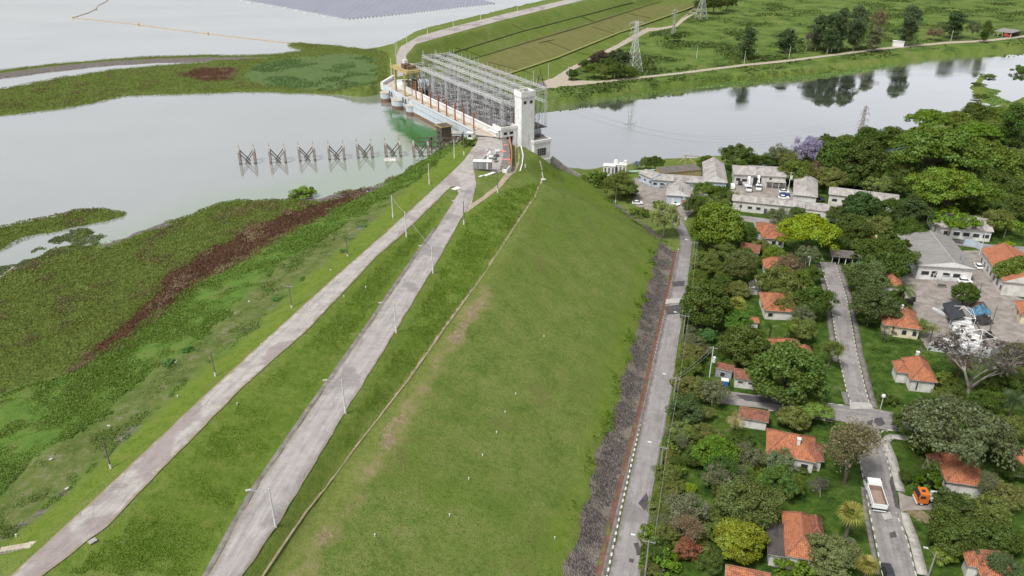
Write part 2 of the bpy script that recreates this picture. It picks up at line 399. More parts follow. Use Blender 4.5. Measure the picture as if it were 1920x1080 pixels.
valley = [P(x, y, -20) for x, y in ((1000, 165), (1090, 119), (1207, 69), (1270, 42), (1350, 0))] + [(360, 960), (560, 960)] + pp([(2300, 60), (1920, 93), (1680, 117), (1373, 153), (1140, 182), (1013, 203)], -25)
zone['valley'] = raster([valley], 1.5, 9, 2)
dry = [P(x, y, z) for x, y, z in ((885, 118, -7), (940, 92, -7), (1023, 67, -7), (1107, 42, -7), (1210, 10, -7), (1330, 2, -15), (1280, 17, -15), (1157, 60, -15), (1040, 107, -15), (947, 142, -15))]
zone['dry'] = raster([dry], .6, 8, 1)
fresh = [[P(p[0] - 6, p[1], 6) for p in CRL] + [P(x, y, 4.2) for x, y in ((850, 275), (770, 345), (700, 410), (621, 480), (543, 547), (471, 619), (360, 708), (167, 880), (67, 973), (0, 1030))],
         [P(*p) for p in ROCKL] + [P(p[0] - 34 * (p[1] + 300) / 1200, p[1], p[2] + 1.5) for p in ROCKL[::-1]],
         [P(x, y, z) for x, y, z in ((1000, 290, 2), (1040, 320, -10), (1090, 345, -18), (1180, 405, -20), (1150, 415, -15), (1080, 370, -8), (1020, 350, 0))]]
zone['fresh'] = raster(fresh, 1.2, 6, 2)
tuft = [[P(*p) for p in CRR[:-1]] + [P(*p) for p in BL[:-1][::-1]], [P(*p) for p in BR[:-2]] + [P(*p) for p in GUT[::-1]]]
zone['tufty'] = raster(tuft, .4, 6, 1)
thin = [P(x, y, 4.2) for x, y in ((0, 1026), (67, 970), (167, 878), (360, 706), (471, 617), (543, 545), (621, 478), (700, 408), (770, 343))] + [P(x, y, 2.2) for x, y in ((708, 388), (625, 442), (521, 500), (487, 546), (396, 630), (329, 680), (283, 705), (200, 786), (160, 803), (0, 927))]
zone['thin'] = raster([thin], 1.3, 5, 1)
worn = [P(x, y, -1.5) for x, y in ((540, 1095), (585, 1020), (648, 935), (735, 795), (795, 712), (862, 598), (905, 535), (925, 540), (885, 606), (820, 720), (762, 806), (672, 945), (612, 1030), (575, 1100))]
zone['worn'] = raster([worn], 1.0, 6, 1)
berm = [P(*p) for p in GUT] + [P(x, y, -1) for x, y in ((1022, 345), (960, 460), (882, 590), (755, 785), (666, 924), (597, 1013), (545, 1095))]
zone['bermgrass'] = raster([berm], .8, 6, 1)
msh = raster([pp([(-700, 1000), (-80, 770)], .6) + [P(p[0], p[1], .7) for p in WEED] + pp([(835, 262), (712, 178), (730, 150), (728, 100), (690, 90), (535, 80), (-900, 150)], .5)], 1.0, 6, 1)
zone['marsh'] = msh
reed_teal = pp([(480, 120), (560, 108), (650, 100), (700, 110), (712, 150), (700, 175), (640, 172), (560, 168), (500, 160), (450, 150)], .5)
zone['teal'] = raster([reed_teal], 2.5, 8, 3)
zone['wet'] = raster([pp([(-100, 540), (0, 500), (60, 470), (110, 440), (170, 428), (200, 440), (160, 466), (90, 480), (20, 520), (-100, 575)], .3)], 1.5, 5, 2)

# ------------------------------------------------------------------ ground sheet
def axis(stops):
    out = [stops[0][0]]
    for (a, b, st) in stops:
        n = max(1, round((b - a) / st)); out += [a + (b - a) * (k + 1) / n for k in range(n)]
    return np.array(out)
xs = axis([(-2500, -430, 150), (-430, -140, 5), (-140, 175, 1.25), (175, 560, 4), (560, 3000, 150)])
ys = axis([(10, 60, 2), (60, 345, 1.1), (345, 560, 2.5), (560, 960, 6), (960, 4200, 200)])
TX, TY = np.meshgrid(xs, ys)
TZ = samp(ZG, TX, TY)
mw = np.maximum(samp(mres_s, TX, TY), samp(mriv_s, TX, TY))
rough_amt = .10 + .25 * samp(zone['weed'], TX, TY) + .3 * samp(zone['valley'], TX, TY) + .25 * samp(zone['rock'], TX, TY)
ns = fnoise(TX, TY, 3.2) * rough_amt + fnoise(TX, TY, 14) * rough_amt * 1.6
outside = (TX < GX0) | (TX > GX1) | (TY > GY1)
ny_, nx_ = TX.shape
# roads flatten the roughness of the ground they lie on
def strip_pts(L, Rr, step=1.5, ext=45):
    def res(l):
        w = [(*P(p[0], p[1], p[2]),) for p in l]
        if ext:
            a, b = w[0], w[1]; d = math.hypot(a[0] - b[0], a[1] - b[1]); w.insert(0, (a[0] + (a[0] - b[0]) * ext / d, a[1] + (a[1] - b[1]) * ext / d))
        return np.array(w)
    a, b = res(L), res(Rr)
    def arc(w):
        d = np.r_[0, np.cumsum(np.hypot(*np.diff(w, axis=0).T))]; return d
    da, db = arc(a), arc(b); n = max(2, int(max(da[-1], db[-1]) / step)); t = np.linspace(0, 1, n + 1)
    # match the two edges by fraction of length
    ia = np.stack([np.interp(t * da[-1], da, a[:, k]) for k in (0, 1)], 1); ib = np.stack([np.interp(t * db[-1], db, b[:, k]) for k in (0, 1)], 1)
    return ia, ib, t * max(da[-1], db[-1])

ROADS = []
flat = np.zeros((NYg, NXg))
def road(name, L, Rr, mat, lift=.13, nc=8, ext=45, wob=.25, kind='structure', cat=None, label=None):
    ia, ib, s = strip_pts(L, Rr, 1.2, ext); n = len(ia)
    w = np.linspace(0, 1, nc + 1)
    if wob:
        j = wob * np.stack([fnoise(ia[:, 0] * 3, ia[:, 1] * 3, 9), fnoise(ia[:, 0] * 3 + 50, ia[:, 1] * 3, 9)], 1); ia = ia + j
        j = wob * np.stack([fnoise(ib[:, 0] * 3 + 9, ib[:, 1] * 3, 9), fnoise(ib[:, 0] * 3 + 70, ib[:, 1] * 3, 9)], 1); ib = ib + j
    XY = ia[:, None, :] * (1 - w[None, :, None]) + ib[:, None, :] * w[None, :, None]
    zz = samp(ZG, XY[..., 0], XY[..., 1]) + lift
    V = np.concatenate([XY, zz[..., None]], 2).reshape(-1, 3)
    k = nc + 1; i, jx = np.meshgrid(np.arange(n - 1), np.arange(nc), indexing='ij'); q = i * k + jx
    Q = np.stack([q, q + 1, q + k + 1, q + k], -1).reshape(-1, 4)
    lw = np.hypot(*(ia - ib).T); ed = (np.minimum(w, 1 - w)[None, :] * lw[:, None]).ravel()
    me = np_mesh(name, V, Q, mat, {'edge': ('POINT', ed)})
    uv = me.uv_layers.new(name='UVMap'); wid = float(np.hypot(*(ia - ib).T).mean())
    U = np.stack([np.tile(w * wid, n), np.repeat(s, k)], 1)[Q.ravel()]
    uv.data.foreach_set('uv', U.astype(np.float32).ravel())
    o = link(name, me); tag(o, label, cat, kind=kind); ROADS.append(o)
    ROADPOLYS.append([tuple(p) for p in ia] + [tuple(p) for p in ib[::-1]])
    return o
ROADPOLYS = []

def sheet(name, poly, mat, lift=.07, step=2.0, kind='structure', wob=.3):
    """a paved area laid on the ground"""
    pl = []
    for (xa, ya), (xb, yb) in zip(poly, poly[1:] + poly[:1]):
        n = max(1, int(math.hypot(xb - xa, yb - ya) / step))
        for k in range(n): pl.append((xa + (xb - xa) * k / n, ya + (yb - ya) * k / n))
    pl = [(x + wob * float(fnoise(x * 3, y * 3, 7)), y + wob * float(fnoise(x * 3 + 40, y * 3, 7))) for x, y in pl]
    X = [p[0] for p in poly]; Y = [p[1] for p in poly]
    inner = []
    for x in np.arange(min(X), max(X), step):
        for y in np.arange(min(Y), max(Y), step):
            inside = False
            for (xa, ya), (xb, yb) in zip(pl, pl[1:] + pl[:1]):
                if (ya > y) != (yb > y) and x < (xb - xa) * (y - ya) / (yb - ya) + xa: inside = not inside
            if inside: inner.append((x, y))
    n = len(pl)
    v, e, f, *_ = delaunay_2d_cdt([Vector(p) for p in pl + inner], [(k, (k + 1) % n) for k in range(n)], [list(range(n))], 1, 1e-4)
    V = np.array([(p.x, p.y, Z(p.x, p.y) + lift) for p in v])
    Q = np.array([t for t in f if len(t) == 3])
    # keep faces up
    a, b, c = V[Q[:, 0]], V[Q[:, 1]], V[Q[:, 2]]; up = np.cross(b - a, c - a)[:, 2] < 0; Q[up] = Q[up][:, ::-1]
    o = link(name, np_mesh(name, V, Q, mat, {'edge': ('POINT', np.full(len(V), 9.0))})); tag(o, kind=kind); ROADPOLYS.append(pl)
    auto_uv(o.data)
    return o

def sweep(name, line3, prof, mat, ext=0, closed=False, kind=None, step=1.5, lift=0.0, parent=None):
    """profile (offset to the right, height) swept along a ground line"""
    w = np.array([(p[0], p[1]) for p in line3], float)
    if ext:
        d = w[0] - w[1]; w = np.vstack([w[0] + d / np.linalg.norm(d) * ext, w])
    d = np.r_[0, np.cumsum(np.hypot(*np.diff(w, axis=0).T))]; n = max(1, int(d[-1] / step)); t = np.linspace(0, d[-1], n + 1)
    c = np.stack([np.interp(t, d, w[:, k]) for k in (0, 1)], 1); tg = np.gradient(c, axis=0); tg /= np.linalg.norm(tg, axis=1)[:, None]
    nr = np.stack([tg[:, 1], -tg[:, 0]], 1); k = len(prof)
    V = np.zeros((n + 1, k, 3)); z = samp(ZG, c[:, 0], c[:, 1])
    for j, (o, h) in enumerate(prof):
        V[:, j, :2] = c + nr * o; V[:, j, 2] = z + h + lift
    i, jx = np.meshgrid(np.arange(n), np.arange(k if closed else k - 1), indexing='ij'); j2 = (jx + 1) % k
    Q = np.stack([i * k + jx, (i + 1) * k + jx, (i + 1) * k + j2, i * k + j2], -1).reshape(-1, 4)
    me = np_mesh(name, V.reshape(-1, 3), Q[:, ::-1], mat); uv = me.uv_layers.new(name='UVMap')
    U = np.stack([np.tile(np.array([p[0] for p in prof]), n + 1), np.repeat(t, k)], 1)[Q[:, ::-1].ravel()]
    uv.data.foreach_set('uv', U.astype(np.float32).ravel())
    o = link(name, me, parent)
    if kind: tag(o, kind=kind)
    return o
# ------------------------------------------------------------------ ground materials
def ground_material():
    s = NT('ground_cover'); co = s.coord()
    n1 = s.noise(co, .035, 4, .6); n2 = s.noise(co, .16, 5, .7); n3 = s.noise(co, 1.1, 5, .75); n4 = s.noise(co, 3.6, 3, .7)
    mixn = s.math('ADD', s.math('MULTIPLY', n2, .5), s.math('MULTIPLY', n3, .5))
    lawn = s.ramp(mixn, [(.38, (.073, .118, .021)), (.47, (.112, .157, .034)), (.54, (.141, .178, .046)), (.64, (.190, .190, .078))])
    lawn = s.mix(s.step(n1, .42, .62), lawn, s.mix(.6, lawn, (.098, .150, .022)))
    ax = s.map(co, (1, 1, 1), rot=(0, 0, -R(73)))          # local x runs along the dam
    st1 = s.noise(s.map(ax, (.05, .9, 1)), 1.0, 5, .7); st2 = s.noise(s.map(ax, (.9, .10, 1)), 1.2, 4, .65)
    lawn = s.mix(s.math('MULTIPLY', s.step(st1, .50, .66), .42), lawn, (.150, .165, .048))
    lawn = s.mix(s.math('MULTIPLY', s.step(st2, .54, .70), .40), lawn, (.050, .092, .014))
    lawn = s.mix(s.math('MULTIPLY', s.step(s.noise(co, .07, 5, .7), .53, .66), .38), lawn, (.135, .120, .050))
    lawn = s.mix(s.math('MULTIPLY', s.step(n4, .52, .62), .75), lawn, (.040, .072, .014))
    lawn = s.mix(s.math('MULTIPLY', s.step(s.noise(co, .45, 6, .8), .58, .70), .5), lawn, (.165, .150, .068))
    tuf = s.ramp(s.noise(co, .55, 6, .8), [(.34, (.058, .105, .012)), (.46, (.086, .140, .017)), (.56, (.114, .162, .027)), (.70, (.160, .172, .058))])
    lawn = s.mix(s.math('MULTIPLY', s.attr('tufty'), .8), lawn, tuf)
    frs = s.ramp(s.noise(co, .4, 6, .75), [(.34, (.068, .115, .012)), (.5, (.110, .165, .018)), (.66, (.150, .170, .040))])
    lawn = s.mix(s.math('MULTIPLY', s.attr('fresh'), .8), lawn, frs)
    lawn = s.mix(s.math('MULTIPLY', s.attr('bermgrass'), .6), lawn, s.ramp(n3, [(.35, (.105, .135, .026)), (.65, (.180, .190, .060))]))
    wn = s.ramp(s.noise(co, .5, 5, .75), [(.36, (.125, .150, .036)), (.5, (.180, .178, .068)), (.60, (.215, .180, .092)), (.72, (.25, .20, .12))])
    lawn = s.mix(s.step(s.math('ADD', s.attr('worn'), s.math('MULTIPLY', s.math('SUBTRACT', n2, .5), 1.6)), .25, .95), lawn, wn)
    # drier valley slope of the far dam
    dryc = s.ramp(mixn, [(.36, (.095, .105, .028)), (.5, (.140, .142, .050)), (.66, (.165, .150, .072))])
    c = s.mix(s.attr('dry'), lawn, dryc)
    val = s.ramp(s.noise(co, .05, 6, .75), [(.32, (.030, .050, .014)), (.42, (.055, .090, .020)), (.50, (.090, .140, .026)), (.62, (.135, .165, .046))])
    val = s.mix(s.math('MULTIPLY', s.step(n3, .5, .66), .6), val, (.026, .060, .014))
    c = s.mix(s.attr('valley'), c, val)
    shg = s.ramp(s.noise(co, .30, 6, .7), [(.32, (.012, .028, .005)), (.46, (.034, .068, .010)), (.58, (.060, .104, .016)), (.72, (.14, .128, .07))])  # village lawn green, darkened further for the shade under its trees
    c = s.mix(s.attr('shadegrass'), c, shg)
    wd = s.ramp(s.noise(co, .22, 6, .75), [(.30, (.048, .095, .016)), (.44, (.074, .140, .024)), (.54, (.096, .160, .030)), (.62, (.115, .140, .040)), (.72, (.17, .160, .10))])
    c = s.mix(s.attr('weed'), c, wd)
    th = s.ramp(s.noise(co, .42, 6, .8), [(.34, (.050, .075, .018)), (.46, (.085, .110, .030)), (.55, (.115, .128, .042)), (.63, (.170, .155, .110)), (.72, (.24, .22, .19))])
    c = s.mix(s.math('MULTIPLY', s.attr('thin'), .85), c, th)
    rd_n = s.noise(co, .35, 6, .75)
    mars = s.ramp(rd_n, [(.30, (.058, .060, .022)), (.44, (.076, .105, .024)), (.54, (.100, .138, .030)), (.70, (.140, .160, .044))])
    c = s.mix(s.attr('marsh'), c, mars)
    teal = s.ramp(s.noise(co, .4, 6, .75), [(.34, (.045, .085, .032)), (.5, (.075, .130, .050)), (.66, (.13, .140, .06))])
    c = s.mix(s.math('MULTIPLY', s.attr('teal'), .7), c, teal)
    redc = s.ramp(n3, [(.34, (.055, .030, .018)), (.55, (.098, .052, .030)), (.72, (.15, .092, .052))])
    c = s.mix(s.step(s.math('ADD', s.attr('red'), s.math('MULTIPLY', s.math('SUBTRACT', n3, .5), .9)), .35, .6), c, redc)
    mudc = s.ramp(n3, [(.3, (.070, .056, .052)), (.5, (.125, .108, .100)), (.7, (.22, .20, .19))])
    c = s.mix(s.step(s.math('ADD', s.attr('mud'), s.math('MULTIPLY', s.math('SUBTRACT', n2, .5), 2.0)), .52, .85), c, mudc)
    barec = s.ramp(n3, [(.3, (.14, .105, .058)), (.5, (.20, .160, .095)), (.7, (.29, .24, .165))])
    c = s.mix(s.step(s.math('ADD', s.attr('bare'), s.math('MULTIPLY', s.math('SUBTRACT', n3, .5), 1.6)), .34, .70), c, barec)
    vor = s.n('ShaderNodeTexVoronoi', inp={'Vector': co, 'Scale': 3.2, 'Randomness': 1.0})
    rockc = s.ramp(s.math('ADD', s.math('MULTIPLY', vor.outputs['Distance'], .5), s.math('MULTIPLY', n3, .6)), [(.34, (.23, .205, .18)), (.5, (.145, .125, .112)), (.62, (.080, .068, .063)), (.8, (.038, .033, .031))])
    v2 = s.n('ShaderNodeTexVoronoi', inp={'Vector': co, 'Scale': 1.3, 'Randomness': 1.0}); rockc = s.mix(.4, rockc, s.ramp(v2.outputs['Distance'], [(.1, (.20, .18, .165)), (.6, (.05, .044, .042))]))
    rockc = s.mix(s.step(n2, .47, .62), rockc, s.mix(.55, rockc, (.26, .225, .185)))
    c = s.mix(s.step(s.math('ADD', s.attr('rock'), s.math('MULTIPLY', s.math('SUBTRACT', n3, .5), .8)), .4, .62), c, rockc)
    h = s.math('ADD', s.math('MULTIPLY', n3, .5), s.math('MULTIPLY', n4, .5))
    h = s.math('ADD', h, s.math('MULTIPLY', s.math('MULTIPLY', s.attr('rock'), vor.outputs['Distance']), -1.2))
    return s.principled(c, .95, s.bump(h, .35, .8), spec=.1)

def asphalt(name, c_lo, c_hi, patch=(.16, .15, .15), crack=(.10, .095, .09), edge=None, wid=5.0, ruts=0.35, longw=.45):
    s = NT(name); co = s.coord(); uv = s.coord('UV')
    n = s.noise(co, .35, 6, .7); long = s.noise(s.map(uv, (1.0, .05, 1)), 1.1, 4, .6); fine = s.noise(co, 5, 4, .7)
    col = s.ramp(s.math('ADD', s.math('MULTIPLY', n, 1 - longw), s.math('MULTIPLY', long, longw)), [(.36, c_lo), (.60, c_hi)])
    col = s.mix(s.math('MULTIPLY', s.step(s.noise(co, .09, 3, .5), .55, .60), .55), col, patch)
    col = s.mix(s.math('MULTIPLY', s.step(s.noise(s.map(uv, (.9, .12, 1), loc=(7, 3, 0)), .9, 5, .7), .57, .68), ruts), col, mixc(c_lo, (0, 0, 0), .35))
    v = s.n('ShaderNodeTexVoronoi', feature='DISTANCE_TO_EDGE', inp={'Vector': s.mix(.12, co, s.n('ShaderNodeTexNoise', inp={'Vector': co, 'Scale': .8}).outputs['Color']), 'Scale': .33})
    cr = s.math('MULTIPLY', s.math('LESS_THAN', v.outputs['Distance'], .012), s.step(s.noise(co, .12, 2), .46, .56))
    col = s.mix(s.math('MULTIPLY', cr, .38), col, crack)
    col = s.mix(s.math('MULTIPLY', s.step(fine, .5, .75), .25), col, mixc(c_hi, (1, 1, 1), .25))
    if edge is not None:
        d = s.math('ADD', s.attr('edge'), s.math('MULTIPLY', s.math('SUBTRACT', s.noise(co, .7, 5, .7), .5), 2.2))
        col = s.mix(s.step(d, .75, .05), col, edge)
    return s.principled(col, .92, s.bump(fine, .05, .6), spec=.15)

M = {}
M['ground'] = ground_material()
M['crest'] = asphalt('dusty_asphalt', (.235, .218, .206), (.385, .358, .336), (.19, .15, .15), (.11, .10, .095), (.23, .195, .135), 4.4)
M['berm'] = asphalt('grey_asphalt', (.215, .20, .195), (.345, .322, .312), (.155, .143, .143), (.09, .08, .08), (.24, .21, .17), 5.0)
M['toe'] = asphalt('worn_asphalt', (.18, .168, .166), (.275, .258, .254), (.15, .142, .142), (.10, .095, .095), (.16, .148, .14), 6.2)
M['street'] = asphalt('patched_asphalt', (.15, .14, .138), (.27, .252, .245), (.29, .275, .262), (.06, .055, .055), (.22, .205, .185), 5.0, .6)
M['yard'] = asphalt('old_concrete_paving', (.16, .14, .125), (.29, .26, .235), (.21, .19, .172), (.08, .072, .065), ruts=.15, longw=.08)
M['track'] = simple('pale_dirt', (.40, .35, .29), (.27, .23, .175), .6, .95, spec=.1)
M['pathdirt'] = simple('dirt_track', (.36, .30, .23), (.24, .19, .13), .7, .95, spec=.1)
M['conc'] = simple('weathered_concrete', (.42, .40, .37), (.27, .25, .23), .5, .9, stain=(.08, .075, .07), stain_amt=.6)
M['concdark'] = simple('dark_stained_concrete', (.20, .185, .17), (.10, .092, .085), .7, .9)
M['whitec'] = simple('whitewashed_concrete', (.74, .73, .71), (.55, .53, .50), .5, .85, stain=(.30, .27, .23), stain_amt=.4, streak=True)

# ------------------------------------------------------------------ roads
road('crest_road', CRL[:-2], CRR[:-1], M['crest'], ext=50)
road('berm_road', BL, BR[:-1], M['berm'], ext=50)
road('toe_road', TRL, TRR, M['toe'], ext=45)
road('dirt_path', [(p[0] - 4.5, p[1], p[2]) for p in PATH], [(p[0] + 4.5, p[1] + 2, p[2]) for p in PATH], M['pathdirt'], ext=0, lift=.05)
g2 = lambda l: [(x, y, Z(*G(x, y)[:2])) for x, y in l]
sheet('road_junction', [P(x, y, 5.4) for x, y in ((800, 367), (846, 325), (872, 299), (893, 270), (897, 252), (918, 246), (945, 258), (951, 285), (948, 318), (925, 318), (888, 318), (893, 344), (882, 384), (848, 382), (860, 362), (856, 351), (846, 350), (828, 367))], M['crest'], .12, 2.0)
road('far_crest_road', [(x, y, 6) for x, y in FCL], [(x, y, 6) for x, y in FCR], M['crest'], ext=0, wob=.2, lift=.12)
road('far_toe_road', [(1033, 149, -20), (1068, 127, -20), (1092, 116, -20), (1156, 86, -20), (1186, 70, -20), (1213, 57, -20), (1266, 47, -20), (1277, 35, -20), (1330, 2, -20)],
     [(1062, 153, -20), (1076, 131, -20), (1098, 120, -20), (1160, 90, -20), (1190, 74, -20), (1218, 60, -20), (1270, 50, -20), (1285, 37, -20), (1340, 2, -20)], M['track'], ext=0, wob=.4)
RT = [(1012, 160), (1040, 157), (1073, 156), (1123, 154), (1207, 145), (1280, 137), (1390, 123), (1480, 114), (1580, 101), (1633, 94), (1680, 89), (1780, 80), (1847, 77), (1930, 67)]
road('river_track', [(x, y - (1.8 if x > 1100 else 5), -20) for x, y in RT], [(x, y + (1.8 if x > 1100 else 5), -20) for x, y in RT], M['track'], ext=0, wob=.5, lift=.15)
def groad(name, L, Rr, mat, **k):
    return road(name, g2(L), g2(Rr), mat, ext=k.pop('ext', 0), **k)
groad('village_street', [(1726, 1250), (1655, 1079), (1634, 977), (1622, 914), (1612, 865), (1603, 812), (1599, 765), (1588, 735), (1575, 679), (1563, 605), (1554, 546), (1538, 492)],
      [(1790, 1250), (1717, 1079), (1701, 1014), (1678, 927), (1663, 860), (1652, 818), (1632, 765), (1622, 728), (1606, 662), (1598, 617), (1587, 558), (1566, 492)], M['street'])
groad('side_street', [(1350, 733), (1420, 742), (1498, 751), (1590, 762), (1640, 767), (1700, 781), (1770, 790)], [(1350, 757), (1440, 768), (1500, 778), (1580, 792), (1650, 806), (1700, 807), (1770, 818)], M['street'], lift=.16)
groad('yard_road', [(1372, 402), (1440, 411), (1540, 418)], [(1372, 412), (1440, 422), (1540, 430)], M['street'])
groad('top_street', [(1690, 438), (1800, 451), (1850, 458), (1930, 464)], [(1690, 448), (1800, 461), (1850, 469), (1930, 476)], M['street'])
sheet('works_yard', [G(x, y)[:2] for x, y in ((1178, 334), (1200, 333), (1222, 349), (1320, 358), (1368, 356), (1374, 336), (1478, 346), (1492, 372), (1490, 382), (1376, 374), (1300, 374), (1292, 384), (1300, 398), (1286, 410), (1272, 424), (1255, 404), (1238, 398), (1206, 392), (1188, 384), (1184, 360))], M['yard'])
sheet('depot_yard', [G(x, y)[:2] for x, y in ((1688, 522), (1720, 505), (1795, 470), (1842, 470), (1852, 500), (1884, 548), (1930, 566), (1930, 668), (1872, 662), (1850, 672), (1738, 654), (1722, 630), (1690, 560))], M['yard'])
sheet('driveway', [G(x, y)[:2] for x, y in ((1684, 922), (1700, 930), (1745, 938), (1800, 950), (1800, 962), (1742, 956), (1696, 958), (1688, 962))], M['yard'], .09)
sheet('valley_apron', [P(x, y, -20) for x, y in ((1000, 162), (1030, 148), (1062, 150), (1073, 155), (1040, 165), (1012, 166))], M['track'], .14)
M['patchdark'] = simple('dark_asphalt_patch', (.085, .08, .08), (.05, .048, .048), .8, .9); M['patchpale'] = simple('pale_concrete_band', (.40, .38, .355), (.30, .285, .27), .6, .9)
for l, m_ in (([(1196, 944), (1207, 932), (1213, 926), (1216, 936), (1213, 950), (1209, 958), (1203, 952)], 'patchdark'), ([(1189, 1020), (1199, 1019), (1200, 1040), (1194, 1042)], 'patchdark'), ([(1180, 1048), (1188, 1049), (1186, 1056), (1179, 1054)], 'patchdark'),
              ([(1246, 576), (1278, 572), (1280, 588), (1250, 590)], 'patchdark'), ([(1249, 562), (1282, 560), (1281, 569), (1248, 571)], 'patchpale'), ([(1258, 530), (1284, 527), (1283, 537), (1262, 538)], 'patchdark'),
              ([(1592, 756), (1631, 757), (1636, 769), (1594, 768)], 'patchpale'), ([(1640, 786), (1655, 784), (1660, 796), (1648, 800), (1638, 794)], 'patchdark'), ([(1672, 790), (1690, 792), (1686, 800), (1670, 798)], 'patchdark'), ([(1625, 790), (1636, 788), (1634, 798), (1624, 797)], 'patchdark'),
              ([(1672, 892), (1678, 915), (1686, 955), (1678, 950), (1668, 905)], 'patchdark'), ([(1652, 965), (1668, 962), (1672, 975), (1658, 978)], 'patchpale'), ([(1668, 1000), (1680, 998), (1683, 1008), (1670, 1010)], 'patchdark'),
              ([(1380, 741), (1470, 749), (1500, 757), (1470, 762), (1400, 752)], 'patchdark')):
    sheet('road_patch', [G(x, y)[:2] for x, y in l], M[m_], .24, 1.2, wob=.5)
# kerbs and drains along the roads
def kerb_material(name, a, b, per):
    s = NT(name); uv = s.n('ShaderNodeSeparateXYZ', inp={0: s.coord('UV')}).outputs[1]
    d = s.math('GREATER_THAN', s.math('FRACT', s.math('DIVIDE', uv, per)), .48)
    col = s.mix(d, a, b); col = s.mix(s.math('MULTIPLY', s.step(s.noise(s.coord(), 1.5, 5, .7), .5, .7), .5), col, (.12, .115, .10))
    return s.principled(col, .9)
M['kerb'] = kerb_material('painted_kerb', (.58, .58, .56), (.12, .115, .105), 1.9)
M['kerb2'] = kerb_material('worn_painted_kerb', (.52, .51, .48), (.17, .16, .15), 2.3)
KP = [(-.11, -.05), (-.11, .16), (.11, .16), (.11, -.05)]
gl = lambda l: [P(*p) for p in l]
sweep('kerb', gl(KERB), [(-.17, -.05), (-.17, .18), (.17, .18), (.17, -.05)], M['kerb'], ext=45, kind='structure')
M['rust'] = simple('rust_red_channel', (.165, .082, .058), (.095, .055, .042), .5, .95)
sweep('drain_channel', gl(CHAN), [(-.55, .12), (-.45, .16), (-.36, .02), (.36, .02), (.46, .16), (.7, .12)], M['rust'], ext=45, kind='structure')
sweep('drain_channel', [(x + .75, y) for x, y in gl(CHAN)], [(-.2, .14), (-.2, .22), (.2, .22), (.35, .05), (.62, .05)], M['concdark'], ext=45, kind='structure')
sweep('slope_gutter', gl(GUT), [(-.38, .0), (-.26, .10), (-.16, .03), (.16, .03), (.26, .10), (.38, .0)], simple('sandy_concrete', (.30, .25, .17), (.17, .14, .08), .6, .95), ext=50, kind='structure')
sweep('road_gutter', [(x - .55, y) for x, y in gl(BL[:-2])], [(-.5, .04), (-.32, .11), (.3, .06), (.5, .08)], M['concdark'], ext=50, kind='structure')
for l in ([(1726, 1250), (1655, 1079), (1634, 977), (1622, 914), (1612, 865)], [(1599, 765), (1588, 735), (1575, 679), (1563, 605), (1554, 546), (1538, 492)]):
    sweep('kerb', [G(x, y)[:2] for x, y in l], KP, M['kerb2'], kind='structure')
for l in ([(1790, 1250), (1717, 1079), (1701, 1014), (1680, 962)], [(1677, 922), (1663, 860), (1650, 822), (1650, 812), (1658, 806), (1690, 809)], [(1632, 765), (1622, 728), (1606, 662), (1598, 617), (1587, 558), (1566, 492)], [(1632, 765), (1655, 775), (1700, 783)], [(1420, 741), (1498, 750), (1570, 759), (1588, 761)], [(1440, 769), (1500, 779), (1560, 791)]):
    sweep('kerb', [G(x, y)[:2] for x, y in l], KP, M['kerb2'], kind='structure')
for l, w in (([(1730, 1079), (1714, 1014), (1694, 962)], .9), ([(1688, 922), (1673, 860), (1660, 828), (1668, 818), (1700, 822)], .9), ([(1640, 765), (1630, 728), (1613, 662), (1606, 617), (1594, 558), (1572, 496)], .7), ([(1646, 1079), (1626, 977), (1618, 914)], .42), ([(1567, 679), (1556, 605), (1548, 546), (1532, 495)], .7), ([(1582, 735), (1590, 760)], .7)):
    sweep('pavement', [G(x, y)[:2] for x, y in l], [(-w, .02), (-w, .12), (w, .12), (w, .02)], M['concdark'] if w < .8 else M['conc'], kind='structure')
sweep('path_kerb', gl([(977, 274, 2.3), (981, 292, 2.6), (979, 308, 2.9), (975, 322, 3.1)]), [(-.2, -.1), (-.2, .45), (.2, .45), (.2, -.1)], M['whitec'], kind='structure')

# ------------------------------------------------------------------ ground sheet mesh, flattened under roads
ROADPOLYS.append([(x - 1.0, y) for x, y in gl(CHAN)] + [(x + 1.6, y) for x, y in gl(CHAN)[::-1]])
mflat = raster(ROADPOLYS, 0, 9, 0); mflat = blur(np.maximum.reduce([mflat, np.roll(mflat, 1, 0), np.roll(mflat, -1, 0), np.roll(mflat, 1, 1), np.roll(mflat, -1, 1)]), 1)
fl = samp(mflat, TX, TY)
TZ = TZ + ns * (1 - np.clip(fl * 1.5, 0, 1)) * np.where(mw > .02, .35, 1)
TZ[outside] = np.where(TX[outside] < -430, -1.6, np.where(TY[outside] > 960, np.clip(-20 + 0 * TX[outside], -20, 0), -20))
TZ[(TY > 960) & (TX < 0)] = -1.6
gi, gj = np.meshgrid(np.arange(ny_ - 1), np.arange(nx_ - 1), indexing='ij'); q = gi * nx_ + gj
Q = np.stack([q, q + 1, q + nx_ + 1, q + nx_], -1).reshape(-1, 4)
V = np.stack([TX, TY, TZ], -1).reshape(-1, 3)
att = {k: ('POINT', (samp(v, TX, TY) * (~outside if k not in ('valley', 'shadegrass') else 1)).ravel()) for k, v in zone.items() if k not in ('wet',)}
g = link('ground', np_mesh('ground', V, Q, M['ground'], att, smooth=True)); tag(g, kind='structure')

